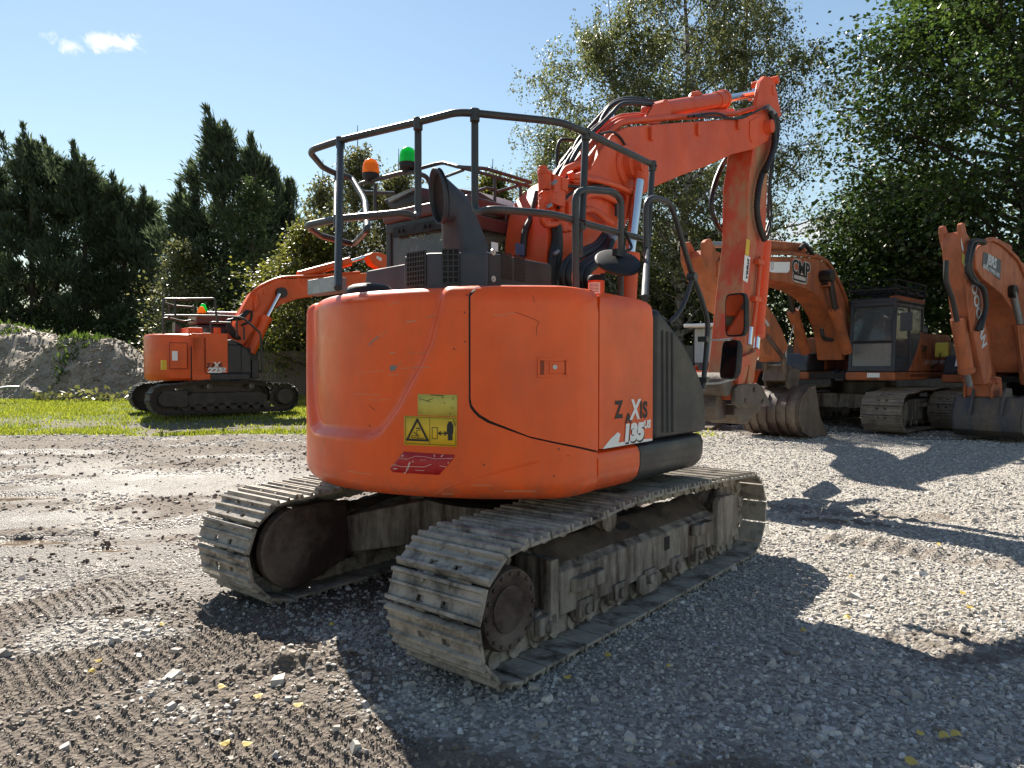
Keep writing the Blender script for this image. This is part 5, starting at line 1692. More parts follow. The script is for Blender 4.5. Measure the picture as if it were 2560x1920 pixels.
# ================================================================ trees
def bark_mat(name, a, b_, scale=6, streak=True):
    t = NT(name)
    f = t.ramp(t.noise(scale, 6, .7, vec=t.map(1, 1, .3 if streak else 1)), [(.35, 0.0), (.65, 1.0)])
    t.set(color=t.mix(f, a, b_), rough=.9); t.bump(t.noise(scale * 4, 5), .6, .02)
    return t.m
M['bark'] = bark_mat('brown_bark', (.025, .018, .013), (.09, .07, .055))
t = NT('birch_bark')
f = t.ramp(t.noise(3.0, 6, .75, vec=t.map(.6, .6, 2.2)), [(.44, 0.0), (.54, 1.0)])
t.set(color=t.mix(f, (.03, .026, .022), (.42, .40, .36)), rough=.8); M['birch_bark'] = t.m
M['conifer'] = leaf_mat('conifer_spray', (.034, .050, .030), (.105, .135, .07), rough=.6, trans=.34, gloss=.25)
M['conifer_l'] = leaf_mat('light_conifer_spray', (.03, .05, .02), (.10, .13, .05), rough=.6, trans=.3, gloss=.3)
M['birch'] = leaf_mat('birch_leaf', (.046, .060, .023), (.165, .175, .068), rough=.42, trans=.45, gloss=.4)
M['maple'] = leaf_mat('maple_leaf', (.024, .047, .014), (.088, .13, .033), rough=.4, trans=.38, gloss=.5)
M['lime'] = leaf_mat('yellowish_leaf', (.062, .078, .018), (.20, .195, .045), rough=.4, trans=.45, gloss=.5)
M['willow'] = leaf_mat('dry_green_leaf', (.055, .066, .026), (.19, .185, .07), rough=.35, trans=.4, gloss=.6)
M['hedge'] = leaf_mat('hedge_leaf', (.018, .034, .012), (.07, .10, .03), rough=.45, trans=.3, gloss=.4)
M['weed'] = leaf_mat('weed_leaf', (.035, .065, .015), (.11, .15, .035), rough=.5, trans=.4)

def leaf_quads(P, A, ln, wd, rng, flat=0.0):
    """diamond leaves at P, long axis A (n,3), lengths ln, widths wd"""
    n = len(P)
    A = A / np.linalg.norm(A, axis=1, keepdims=True)
    B = np.cross(A, rng.normal(0, 1, (n, 3)) * np.array([1, 1, 1 + flat * 4]))
    B /= np.linalg.norm(B, axis=1, keepdims=True) + 1e-9
    a, b_ = A * ln[:, None], B * wd[:, None] * .5
    C = np.cross(A, B) * (ln * .10 * rng.uniform(-1, 1, n))[:, None]
    V = np.stack([P, P + a * .45 + b_ + C, P + a, P + a * .45 - b_ + C], 1).reshape(-1, 3)
    return V, np.arange(4 * n).reshape(-1, 4)

def make_tree(name, label, cat, group, px, D, H, r0, crown, n_limb, n_leaf, lsize, mat, bark, seed, style='broad', lean=(0, 0), start=.15, rise=.35, sub=4, gap=.0, clump=.38, width=None, zbase=None):
    rng = np.random.default_rng(seed)
    if px < 760:                                             # the far row on the left stands well behind the mounds
        D, H, r0, lsize, clump = D * 1.62, H * 1.49 - .5, r0 * 1.5, lsize * 1.40, clump * 1.42
        c_near = crown; crown = lambda h: 1.62 * c_near(h)
    X = (px - CX) / F_PX * D
    z0 = .012 * min(max(D - 7, 0), 26) + .05 if zbase is None else zbase
    root = thing(name, label, cat, (X, D, z0), 0, group)
    b = MB()
    def axis(h):                                             # trunk line
        s = h * h
        w = .10 * H / 12
        return np.array([lean[0] * s + w * math.sin(h * 7 + seed), lean[1] * s + w * math.cos(h * 5 + seed * 2), h * H])
    hs_ = np.linspace(0, 1, 14)
    b.tube([axis(h) for h in hs_], [max(.012, r0 * (1.25 if h == 0 else 1) * (1 - h) ** .8) for h in hs_], 9)
    b.done('trunk', M[bark], root, ang=60)
    lb = MB()
    cl = []                                                  # leaf cluster centres with outward direction
    for i in range(n_limb):
        h = start + (1 - start) * (i + rng.random()) / n_limb
        h = min(h, .985)
        R_ = crown(h) * (rng.uniform(.5, 1.22) if style == 'conifer' else rng.uniform(.72, 1.12))
        az = i * 2.399 + rng.normal(0, .35)
        o = axis(h * .92)
        d = np.array([math.cos(az), math.sin(az), 0])
        up = rise * rng.uniform(.6, 1.4)
        L_ = R_
        pts = []
        for t_ in np.linspace(0, 1, 6):
            zz = up * L_ * t_ + (-.18 * L_ * t_ * t_ if style in ('birch', 'willow') else .10 * L_ * t_ * t_)
            pts.append(o + d * L_ * t_ + np.array([lean[0], lean[1], 0]) * .06 * t_ + np.array([0, 0, zz]) + rng.normal(0, .04, 3) * L_ * t_)
        rl = max(.010, r0 * .40 * (1 - h * .75))
        lb.tube([Vector(p) for p in pts], [rl * (1 - .85 * k / 5) for k in range(6)], 5)
        for j in range(sub):
            t_ = rng.uniform(.3, 1.0)
            k = min(4, int(t_ * 5)); q = pts[k] + (pts[k + 1] - pts[k]) * (t_ * 5 - k)
            a2 = az + rng.normal(0, .9)
            d2 = np.array([math.cos(a2), math.sin(a2), rng.normal(.25, .35)])
            l2 = L_ * rng.uniform(.18, .42)
            e2 = q + d2 * l2
            lb.tube([Vector(q), Vector((q + e2) / 2 + rng.normal(0, .05, 3)), Vector(e2)], [rl * .35, rl * .22, .006], 4)
            cl.append((q + d2 * l2 * .5, d2)); cl.append((e2, d2))
        cl.append((pts[-1], d)); cl.append(((pts[-2] + pts[-1]) / 2, d)); cl.append((pts[3], d))
    lb.done('limbs', M[bark], root, ang=60)
    c = np.array([q[0] for q in cl]); dr = np.array([q[1] for q in cl])
    wgt = rng.gamma(1.3, 1.0, len(c)); wgt /= wgt.sum()
    pick = rng.choice(len(c), n_leaf, p=wgt)
    P, Dv = c[pick], dr[pick]
    sc_ = clump * (np.linalg.norm(c[:, :2], axis=1)[pick] * .12 + .75)
    if style == 'conifer':
        off = rng.normal(0, 1, (n_leaf, 3)) * np.array([.42, .42, .30]) * clump * 1.9
        P = P + off
        A = Dv * .55 + off * .8 + np.array([lean[0] * .16, lean[1] * .16, .75]) + rng.normal(0, .28, (n_leaf, 3))
        ln = lsize * rng.uniform(.6, 1.5, n_leaf); wd = ln * rng.uniform(.16, .3, n_leaf)
        nt = n_leaf // 6                                     # pointed leader shoots, several to a tree
        tip = rng.random(nt) ** 1.3
        nl = 9
        lo = rng.normal(0, 1, (nl, 2)) * crown(.62) * .42; lt = rng.uniform(.74, .97, nl); lt[0] = 1.0; lo[0] = 0
        li = rng.integers(0, nl, nt)
        ax_ = np.stack([axis(lt[i] - .13 * q) for i, q in zip(li, tip)])
        Pt = ax_ + np.stack([lo[li, 0], lo[li, 1], 0 * tip], -1) + np.array([lean[0] * .3, 0, 0]) * (1 - tip)[:, None] + rng.normal(0, 1, (nt, 3)) * (.04 + .26 * tip)[:, None] * np.array([1, 1, .6])
        P = np.concatenate([P, Pt]); A = np.concatenate([A, np.array([lean[0] * .35, lean[1] * .35, 1.0]) + rng.normal(0, .3, (nt, 3))])
        l3 = lsize * rng.uniform(.7, 1.6, nt); ln = np.concatenate([ln, l3]); wd = np.concatenate([wd, l3 * .2])
    elif style in ('birch', 'willow'):
        st = rng.integers(0, len(c) * 7, n_leaf)             # hanging strands
        sr = np.random.default_rng(seed + 5)
        so = sr.normal(0, 1, (len(c) * 7, 3)) * np.array([.5, .5, .3]) * clump
        sl = sr.gamma(2.2, .26 if style == 'birch' else .34, len(c) * 7)
        ci = pick
        sid = ci * 7 + st % 7
        u = rng.random(n_leaf)
        P = P + so[sid] * .95 + np.stack([.12 * np.sin(u * 3 + sid), .12 * np.cos(u * 2 + sid), -u * sl[sid]], -1) + rng.normal(0, .05, (n_leaf, 3))
        A = rng.normal(0, .6, (n_leaf, 3)) + np.array([0, 0, -.8])
        ln = lsize * rng.uniform(.6, 1.3, n_leaf); wd = ln * rng.uniform(.55, .85, n_leaf)
    else:
        off = rng.normal(0, 1, (n_leaf, 3)) * sc_[:, None] * np.array([1, 1, .62])
        P = P + off
        A = Dv * .5 + off * .6 + rng.normal(0, .55, (n_leaf, 3)) + np.array([0, 0, -.25])
        ln = lsize * rng.uniform(.55, 1.35, n_leaf); wd = ln * rng.uniform(.65, 1.0, n_leaf)
    V, F = leaf_quads(P, A, ln, wd, rng, .6 if style == 'broad' else 0)
    np_mesh('crown', V, F, M[mat], root)
    return root

def hedge_mass(name, label, cat, px0, px1, D0, D1, h0, h1, depth, n, lsize, mat, seed, group=None):
    rng = np.random.default_rng(seed)
    x0, x1 = (px0 - CX) / F_PX * D0, (px1 - CX) / F_PX * D1
    t_ = rng.random(n); q = rng.random(n)
    X = x0 + (x1 - x0) * t_; Y = D0 + (D1 - D0) * t_
    top = (h0 + (h1 - h0) * t_) * (.62 + .75 * fbm(X + seed, Y * 0 + seed, .45, 4, seed % 8))
    z0 = .012 * np.clip(Y - 7, 0, 26)
    zz = q ** .7
    rad = depth * .5 * np.sqrt(np.clip(1 - (zz * .95) ** 3, 0, 1))
    side = np.where(rng.random(n) < .75, -1, 1) * rng.uniform(.5, 1.0, n) ** .5
    Y2 = Y + side * rad + (fbm(X * 1.0, zz * 3 + seed, 1.1, 3, 2) - .5) * depth * .8
    P = np.stack([X, Y2, z0 + zz * top], -1) + rng.normal(0, .10, (n, 3))
    A = rng.normal(0, .6, (n, 3)) + np.stack([t_ * 0, side * .5, t_ * 0 + .1], -1)
    ln = lsize * rng.uniform(.55, 1.4, n)
    V, F = leaf_quads(P, A, ln, ln * rng.uniform(.5, .95, n), rng)
    root = thing(name, label, cat, ((x0 + x1) / 2, (D0 + D1) / 2, 0), 0, group)
    V = V - np.array([(x0 + x1) / 2, (D0 + D1) / 2, 0])
    np_mesh('foliage', V, F, M[mat], root)
    b = MB()
    for k in range(max(6, int(abs(x1 - x0) * 1.2))):
        s = (k + rng.random()) / max(6, int(abs(x1 - x0) * 1.2))
        xx = x0 + (x1 - x0) * s - (x0 + x1) / 2; yy = D0 + (D1 - D0) * s - (D0 + D1) / 2
        hz = (h0 + (h1 - h0) * s) * .7
        zg = .012 * min(max(D0 + (D1 - D0) * s - 7, 0), 26)
        b.tube([Vector((xx, yy, zg - .1)), Vector((xx + rng.normal(0, .25), yy + rng.normal(0, .2), zg + hz * .5)), Vector((xx + rng.normal(0, .5), yy + rng.normal(0, .3), zg + hz))], [.05, .035, .01], 5)
    b.done('stems', M['bark'], root, ang=60)
    return root

con = lambda w: (lambda h: w * (1 - max(0, (h - .25) / .75) ** 1.5) * (.55 + .45 * min(1, h / .22)) + .10)
rowc = [(-75, 33, 12.6, 1.9), (12, 34, 12.3, 1.9), (92, 33.5, 13.4, 2.0), (150, 35, 13.2, 1.9), (222, 34, 12.7, 1.9), (272, 35, 11.8, 1.7), (320, 34.5, 11.2, 1.7), (388, 35, 10.6, 1.7)]
desc = ['tall dark evergreen at the left edge of the photo, partly cut off', 'dark evergreen with a rounded top, second from the left edge', 'tallest dark evergreen of the left row, with a feathery wind-bent top', 'dark evergreen just right of the tallest in the left row',
        'dark evergreen with a sharp spire in the middle of the left row', 'narrow dark evergreen right of the sharp spire in the left row', 'shorter dark evergreen near the right end of the left row', 'thin-topped evergreen at the right end of the left row, beside the gap of sky']
for k, (px, D, H, w) in enumerate(rowc):
    make_tree('evergreen_tree', desc[k], 'tree', 'dark evergreens in a row on the left', px, D, H, .20, con(w * 1.08), 30, 11500, .30, 'conifer', 'bark', 100 + k, 'conifer', (-.7, 0), .16, .55, 4, clump=.29)
make_tree('evergreen_tree', 'tallest evergreen spire behind the small distant excavator', 'tree', 'tall evergreens behind the distant excavator', 582, 30, 12.9, .24, con(2.1), 36, 15500, .30, 'conifer', 'bark', 121, 'conifer', (-1.3, 0), .06, .5, 4, clump=.29)
make_tree('evergreen_tree', 'evergreen right of the tallest spire, with a blunt double top', 'tree', 'tall evergreens behind the distant excavator', 652, 30.5, 11.8, .22, con(1.9), 34, 13500, .30, 'conifer', 'bark', 122, 'conifer', (-.4, 0), .06, .5, 4, clump=.29)
make_tree('evergreen_tree', 'short broad evergreen left of the tallest spire', 'tree', 'tall evergreens behind the distant excavator', 505, 30.5, 9.6, .2, con(1.9), 30, 11000, .30, 'conifer', 'bark', 124, 'conifer', (-1.0, 0), .06, .5, 4, clump=.29)
make_tree('evergreen_tree', 'evergreen at the right of the spire group, nearest the large machine', 'tree', 'tall evergreens behind the distant excavator', 716, 31, 10.3, .2, con(1.6), 30, 10500, .30, 'conifer', 'bark', 123, 'conifer', (-.4, 0), .06, .5, 4, clump=.29)
rnd = lambda w, p=.55: (lambda h: w * max(.12, math.sin(math.pi * min(1, max(0, h)) ** p)) )
make_tree('leafy_tree', 'light green leafy tree below the evergreen spire', 'tree', None, 470, 27.5, 6.6, .13, rnd(1.7), 26, 9000, .13, 'willow', 'bark', 131, 'broad', (0, 0), .12, .5, 5, clump=.34)
make_tree('leafy_tree', 'pale green tree half hidden in front of the evergreen spire', 'tree', None, 640, 28, 9.6, .14, rnd(1.4), 26, 8500, .13, 'conifer_l', 'bark', 132, 'broad', (0, 0), .2, .6, 5, clump=.36)
make_tree('yellowing_tree', 'yellow green tree behind the raised orange boom of the distant excavator', 'tree', None, 770, 27.5, 7.0, .12, rnd(2.3), 34, 17000, .125, 'lime', 'bark', 133, 'broad', (0, 0), .08, .4, 5, clump=.36)
W_ = 'olive green trees behind the railing'
for k_, (px_, D_, H_, w_, n_, l_) in enumerate(((790, 31, 10.2, 2.0, 15000, 'pale drooping tree at the left end of the railing, beside the dark evergreens'), (880, 29, 11.0, 2.3, 22000, 'olive green drooping tree behind the orange beacon'),
        (985, 30, 10.4, 2.3, 22000, 'olive green drooping tree behind the green beacon'), (1090, 29.5, 8.7, 2.1, 17000, 'low olive green tree behind the cab roof, right of the green beacon'))):
    make_tree('willow_tree', l_, 'tree', W_, px_, D_, H_, .16, rnd(w_), 40, n_, .125, 'willow', 'bark', 190 + k_, 'willow', (.3, 0), .10, .55, 6, clump=.55)
for k_, (px_, H_, w_, l_) in enumerate(((1215, 9.4, 2.0, 'yellow green tree behind the cab roof guard'), (1320, 8.6, 1.9, 'yellow green tree between the cab roof and the birches'))):
    make_tree('yellowing_tree', l_, 'tree', None, px_, 28, H_, .15, rnd(w_), 38, 19000, .12, 'lime', 'bark', 196 + k_, 'broad', (.2, 0), .10, .5, 6, clump=.36)
birch_c = lambda w: (lambda h: w * (.35 + .65 * math.sin(math.pi * min(1, h * .92 + .10) ** .9)))
B_ = 'birches behind the machines'
make_tree('birch_tree', 'leftmost birch, its drooping crown just right of the railing against the sky', 'tree', B_, 1415, 26, 10.6, .15, birch_c(2.6), 46, 50000, .085, 'birch', 'birch_bark', 140, 'birch', (.3, 0), .12, .6, 7, clump=.60)
make_tree('birch_tree', 'birch with a spreading crown behind the curve of the orange boom', 'tree', B_, 1540, 25, 14.2, .17, birch_c(3.3), 54, 64000, .085, 'birch', 'birch_bark', 141, 'birch', (-.3, 0), .12, .62, 7, clump=.62)
make_tree('birch_tree', 'tall white-trunked birch seen through the gap between boom and arm', 'tree', B_, 1705, 24, 16.5, .20, birch_c(3.0), 56, 62000, .085, 'birch', 'birch_bark', 142, 'birch', (.1, 0), .10, .75, 7, clump=.62)
make_tree('birch_tree', 'tall birch whose thin right-hand branches reach the gap of sky', 'tree', B_, 1840, 24.5, 16.0, .19, birch_c(2.9), 48, 46000, .085, 'birch', 'birch_bark', 143, 'birch', (.6, 0), .12, .7, 7, clump=.60)
for k_, (px_, D_, H_, l_) in enumerate(((1600, 28.5, 7.0, 'round dark tree low behind the birches, left of the large arm'), (1770, 29, 7.0, 'round dark tree low behind the birches, hidden by the large arm'))):
    make_tree('leafy_tree', l_, 'tree', None, px_, D_, H_, .16, rnd(2.5), 34, 15000, .15, 'hedge', 'bark', 180 + k_, 'broad', (0, 0), .10, .4, 6, clump=.46)
mc_ = lambda w: (lambda h: w * (.45 + .55 * math.sin(math.pi * min(1, .08 + h * .9) ** .8)))
make_tree('maple_tree', 'big dense maple with broad dark leaves at the right edge', 'tree', 'maples on the right', 2555, 20.5, 15, .30, (lambda h: float(np.interp(h, [0, .15, .35, .45, .6, .8, .95, 1], [3.0, 4.4, 5.1, 5.0, 4.1, 3.2, 1.8, .5]))), 72, 84000, .145, 'maple', 'bark', 151, 'broad', (0, 0), .17, .42, 8, clump=.50)
make_tree('maple_tree', 'smaller dark maple behind the excavator with the grey cab', 'tree', 'maples on the right', 2235, 24, 7.4, .20, mc_(2.7), 40, 28000, .14, 'maple', 'bark', 152, 'broad', (0, 0), .12, .42, 7, clump=.48)
hedge_mass('hedge', 'dark undergrowth along the foot of the left evergreens', 'hedge', -320, 760, 57, 51, 5.6, 4.8, 3.0, 30000, .27, 'hedge', 161)
hedge_mass('hedge', 'dense green bushes along the wooden fence behind the large excavator', 'hedge', 560, 1500, 29.5, 28.5, 3.6, 3.8, 2.2, 26000, .16, 'hedge', 162)
hedge_mass('hedge', 'tall bushes behind the machines on the right', 'hedge', 1420, 2950, 26.5, 23.5, 4.6, 4.4, 2.2, 42000, .15, 'hedge', 163)
# ---------------------------------------------------------------- wooden fences
M['wood'] = muddy('weathered_wood', (.14, .115, .09), (.21, .185, .15), .5, .85, 0, 3.0, streak=True, bump=.3)
def fence(label, A, B, h, seed):
    rng = random.Random(seed)
    A, B = Vector(A), Vector(B)
    root = thing('wooden_fence', label, 'fence', A)
    d = (B - A); l = d.length; d.normalize(); n_ = Vector((d.y, -d.x, 0))
    b = MB(); w = .145; k = int(l / w)
    for i in range(k):
        c = d * (w * (i + .5)); hh = h + rng.uniform(-.015, .015)
        b.obox(c + UP * hh / 2 + n_ * rng.uniform(0, .006), d * (w * .485), n_ * .011, UP * hh / 2)
    b.done('boards', M['wood'], root, ang=0)
    for z in (.3, h * .55, h - .2):
        b = MB(); b.obox(d * l / 2 + UP * z - n_ * .045, d * l / 2, n_ * .022, UP * .045); b.done('rail', M['wood'], root)
    for i in range(int(l / 2.4) + 1):
        b = MB(); b.obox(d * min(l, i * 2.4) + UP * (h / 2 + .02) - n_ * .11, d * .05, n_ * .05, UP * (h / 2 + .06)); b.done('post', M['wood'], root, bevel=.008)
fence('grey wooden board fence between the distant excavator and the large one', at_depth(600, 930, 27.6).xy.to_3d() + UP * .2, at_depth(1480, 930, 27.2).xy.to_3d() + UP * .2, 1.95, 3)
fence('weathered board fence behind the two parked machines on the right', at_depth(1560, 930, 22.5).xy.to_3d() + UP * .15, at_depth(2900, 930, 20.2).xy.to_3d() + UP * .12, 2.05, 4)

# ---------------------------------------------------------------- gravel mounds
def mound(name, label, c, rx, ry, h, seed, n, weeds=False, peak=1.0):
    rng = np.random.default_rng(seed)
    m = 90
    a = np.linspace(-1.25, 1.25, m)
    U, W = np.meshgrid(a, a)
    q = np.hypot(U, W) + (fbm(U + seed, W, 1.6, 4, seed % 8) - .5) * .45
    Z = h * np.clip(1 - q, -.2, 1) ** 1 if peak > 1.5 else h * (np.clip(1.08 - q ** 1.5, -.1, 1))
    Z = Z + (fbm(U * 3 + seed, W * 3, 1.4, 4, 3) - .5) * .25 * (Z > 0)
    zg = .012 * min(max(c[1] - 7, 0), 26)
    V = np.stack([U * rx, W * ry, Z + zg - .1], -1).reshape(-1, 3)
    ii = np.arange(m * m).reshape(m, m)
    F = np.stack([ii[:-1, :-1], ii[:-1, 1:], ii[1:, 1:], ii[1:, :-1]], -1).reshape(-1, 4)
    root = thing(name, label, 'mound', (c[0], c[1], 0))
    np_mesh('earth', V, F, M['mound'], root, smooth=True)
    k = rng.integers(0, m - 1, (n, 2)); f = rng.random((n, 2))
    def bil(G): return G[k[:, 0], k[:, 1]] * (1 - f[:, 0]) * (1 - f[:, 1]) + G[k[:, 0] + 1, k[:, 1]] * f[:, 0] * (1 - f[:, 1]) + G[k[:, 0], k[:, 1] + 1] * (1 - f[:, 0]) * f[:, 1] + G[k[:, 0] + 1, k[:, 1] + 1] * f[:, 0] * f[:, 1]
    P = np.stack([bil(U) * rx, bil(W) * ry, bil(Z) + zg - .1], -1)
    ok = (bil(Z) > .05) & (P[:, 1] < ry * .5)
    P = P[ok]
    V, Fq = stones(P, .05 + .11 * rng.random(len(P)) ** 2.5, .3, .8, rng)
    s = np_mesh('stones', V, Fq, M['mound_stone'], root); s['kind'] = 'stuff'
    if weeds is not None:
        gate = fbm(P[:, 0], P[:, 1], .5, 3, 5) + P[:, 2] / h * .25
        w = P[(gate > weeds) & (rng.random(len(P)) < .45)]
        w = np.repeat(w, 3, 0)
        nn = len(w)
        A = rng.normal(0, .5, (nn, 3)) + np.array([0, 0, .8])
        ln = rng.uniform(.08, .28, nn)
        V, F = leaf_quads(w + rng.normal(0, .07, (nn, 3)) * np.array([1, 1, .5]), A, ln, ln * rng.uniform(.25, .6, nn), rng)
        s = np_mesh('weeds', V, F, M['weed'], root); s['kind'] = 'stuff'
M['mound'] = muddy('gravelly_soil', (.24, .19, .135), (.40, .34, .265), .5, .9, 0, 2.0, bump=1.0)
M['mound_stone'] = stone_mat('mound_stone', (.20, .16, .115), (.46, .395, .305), (.33, .265, .185))
P1 = at_depth(30, 900, 30); mound('gravel_mound', 'large grey gravel mound with green weeds along its crest, at the left edge', (P1.x - .5, 30.5), 6.4, 3.8, 3.15, 6, 9500, .80)
P1 = at_depth(245, 900, 27.5); mound('gravel_mound', 'cone-shaped heap of grey gravel left of the small distant excavator', (P1.x - .4, 27.6), 3.8, 2.7, 2.45, 9, 8000, .95)
hedge_mass('weeds', 'green nettles and weeds growing behind the gravel mounds', 'weeds', -60, 330, 33.2, 32.6, 2.9, 2.0, 1.2, 4200, .20, 'weed', 171)
hedge_mass('weeds', 'dry grass and weeds at the foot of the gravel mounds', 'weeds', 90, 350, 24.6, 24.4, .5, .42, 1.0, 320, .18, 'willow', 172)
b = MB()
p0, p1 = at_depth(-10, 973, 23), at_depth(48, 968, 23.4)
b.tube([p0, (p0 + p1) / 2 + UP * .03, p1], .05, 8); p2 = at_depth(38, 990, 23.2)
b.tube([p1 - UP * .02, p2], .03, 8)
tag(b.done('pipe', M['galv']), 'pale bent pipe lying in the grass at the left edge', 'pipe')
# ================================================================ the distant excavator on the grass
def gz(x, y): return float(ground(np.array([x]), np.array([y]))[0][0])
ZF = Frame((-8.15, 18.95, 0.33), 52.0)
Z2 = thing('excavator', 'small distant orange excavator standing side-on on the grass beyond the gravel', 'excavator', ZF.o, ZF.rotz)
zq = lambda x, y, v: ZF.pv(300 + .3074 * x, 580 + .3074 * y, v)
sag2 = [(-1.5, .80), (-1.0, .86), (-.6, .90), (-.2, .88), (.3, .86), (.7, .90), (1.1, .85), (1.5, .80)]
_before = set(bpy.data.objects)
sag2 = [(u * .8, z - .04) for u, z in sag2]
for vc in (1.12, -1.05):
    sg = 1 if vc > 0 else -1
    make_track(Z2, vc, .55, 1.46, .35, .40, sag2, .17, M['track_far'], M['track_far'], holes=False)
    b = MB(); b.prism([(-1.0, .20), (1.0, .20), (1.0, .48), (.8, .55), (-.8, .55), (-1.0, .48)], vc - .2, vc + .2); b.done('track_frame', M['track_far'], Z2, bevel=.02)
    b = MB(); b.prism([(-1.52, .22), (-.95, .20), (-.95, .62), (-1.52, .62), (-1.62, .48), (-1.62, .34)], vc + sg * .16, vc + sg * .25); b.done('idler_guard', M['track_far'], Z2, bevel=.03)
    b = MB(); b.cyl(L(1.46, vc - .05, .42), L(1.46, vc + .05, .42), .34, seg=28); b.cyl(L(1.46, vc, .42), L(1.46, vc + sg * .26, .42), .24, .20, 28); b.done('sprocket', M['track_far'], Z2)
    b = MB(); b.cyl(L(-1.46, vc - .1, .42), L(-1.46, vc + .1, .42), .33, seg=28); b.done('idler', M['track_far'], Z2)
    for k in range(8):
        u = -1.0 + 2.0 * k / 7
        b = MB(); b.cyl(L(u, vc - .2, .20), L(u, vc + .2, .20), .10, seg=14); b.done('track_roller', M['track_far'], Z2)
    for u in (-.45, .6):
        b = MB(); b.cyl(L(u, vc - .22, .71), L(u, vc + .22, .71), .065, seg=12); b.done('carrier_roller', M['frame'], Z2)
b = MB(); b.bx(-.7, .7, -1.0, 1.0, .35, .75); b.cyl(L(0, 0, .75), L(0, 0, 1.0), .7, seg=32); b.done('carbody', M['grease'], Z2)
for o in set(bpy.data.objects) - _before:
    if o.parent is Z2: o.location.x += .16
VS = 1.3
top2, bot2 = zq(600, 826, VS).z, zq(500, 1212, VS).z
uR, uE, uN = zq(585, 900, VS).x, zq(878, 900, VS).x, zq(1068, 1000, VS).x
plan = []
for k in range(25):
    a = math.pi / 2 + math.pi * k / 24
    plan.append((zq(300, 1000, .9).x + 1.05 + 1.15 * math.cos(a), 1.3 * math.sin(a)))
plan = [(uR, 1.3)] + plan + [(uR, -1.3)]
b = MB()
lv = [(bot2, .10), (bot2 + .06, .02), (bot2 + .2, 0), (top2 - .1, 0), (top2 - .03, .03), (top2, .10)]
cxu = sum(p[0] for p in plan) / len(plan)
b.loft([[L(cxu + (u - cxu) * (1 - i_), v * (1 - i_), z) for u, v in plan] for z, i_ in lv])
CW2 = b.done('counterweight', M['orange_far'], Z2, bevel=.015, ang=50)
def zbox(name, x0, x1, y0, y1, v0, v1, m, parent=None, bevel=.012):
    a, c = zq(x0, y1, v1), zq(x1, y0, v1)
    b = MB(); b.bx(a.x, c.x, v0, v1, a.z, c.z); return b.done(name, m, parent or Z2, bevel=bevel)
zbox('engine_door', 407, 545, 904, 1112, 1.28, 1.312, M['orange_far'], CW2)
b = MB(); a, c = zq(404, 1115, 1.306), zq(548, 901, 1.306); b.bx(a.x, c.x, 1.29, 1.306, a.z, c.z); b.done('door_gap', M['gap_shade'], CW2)  # dark sheet drawn for the shade around the door
zbox('door_label', 424, 468, 968, 1045, 1.31, 1.316, M['white'], CW2, 0)
zbox('warning_label', 340, 378, 1042, 1120, 1.20, 1.308, M['yellow'], CW2, 0)
zbox('side_panel', 588, 674, 826, 1146, .4, 1.3, M['orange_far'])
SP2 = zbox('side_panel', 678, 876, 826, 1146, -1.3, 1.3, M['orange_far'])
b = MB(); a, c = zq(580, 1208, 1.27), zq(1060, 830, 1.27); b.bx(a.x, c.x, -1.25, 1.28, a.z + .03, c.z - .35); b.done('main_frame', M['dark'], Z2)
zbox('storage_door', 880, 984, 922, 1144, .4, 1.3, M['charcoal'])
pts = [zq(*q, 1.29) for q in ((880, 918), (882, 880), (905, 872), (985, 905), (1030, 950), (1062, 1000), (1068, 1145), (987, 1146), (987, 920))]
b = MB(); b.prism([(p.x, p.z) for p in pts], .3, 1.29); b.done('front_cover', M['charcoal'], Z2, bevel=.02)
zbox('side_skirt', 590, 740, 1152, 1210, .6, 1.31, M['orange_far'], bevel=.03)
zbox('front_skirt', 738, 1062, 1152, 1208, .6, 1.31, M['charcoal'], bevel=.03)
zbox('front_step', 1070, 1132, 1040, 1190, .5, 1.2, M['charcoal'], bevel=.03)
def ztext(s, x, y, size, m, bold=.006, shear=0, sx=1, dv=.006):
    O = zq(x, y, VS + dv)
    me = text_mesh(s, size, bold, shear, sx)
    for v_ in me.vertices: v_.co = O + Vector((v_.co.x, 0, v_.co.y))
    link_mesh('lettering', me, M[m], SP2, ang=0)
ztext('ZA', 740, 1090, .17, 'ink', .006); ztext('X', 783, 1086, .22, 'white', .006, .15); ztext('IS', 814, 1090, .17, 'ink', .006)
ztext('225', 777, 1129, .17, 'ink', .010, .15, 1.4); ztext('225', 774, 1126, .17, 'white', .010, .15, 1.4, .010); ztext('US', 845, 1115, .085, 'white', .004, 0, 1.1, .010); ztext('LC', 845, 1130, .085, 'white', .004, 0, 1.1, .010)
zbox('tool_box', 556, 670, 778, 826, .3, 1.0, M['orange_far'])
b = MB(); b.bx(-.1, 1.5, -1.3, -.4, 1.1, 2.35)
C2 = b.done('cab', M['charcoal'], Z2, bevel=.05)
b = MB(); b.bx(-.15, 1.55, -1.32, -.38, 2.36, 2.62); b.done('cab_roof', M['maroon'], C2, bevel=.05)
b = MB(); b.bx(0, 1.35, -.41, -.385, 1.65, 2.25); b.done('side_window', M['glass'], C2)
b = MB()
V0 = 1.1
def zt(r, v, *px): b.tube([zq(*q, v) for q in px], r, 8, .06)
zt(.03, V0, (352, 830), (352, 545), (772, 542), (785, 700), (795, 740)); zt(.028, V0, (448, 548), (450, 682)); zt(.028, V0, (350, 680), (590, 680), (780, 682), (960, 692), (1010, 705), (1140, 820), (1150, 940), (1158, 1130))
zt(.026, -.9, (362, 575), (440, 600), (600, 612), (605, 780)); zt(.026, -.9, (400, 590), (402, 700), (362, 700)); zt(.026, -.9, (402, 700), (520, 728), (600, 715))
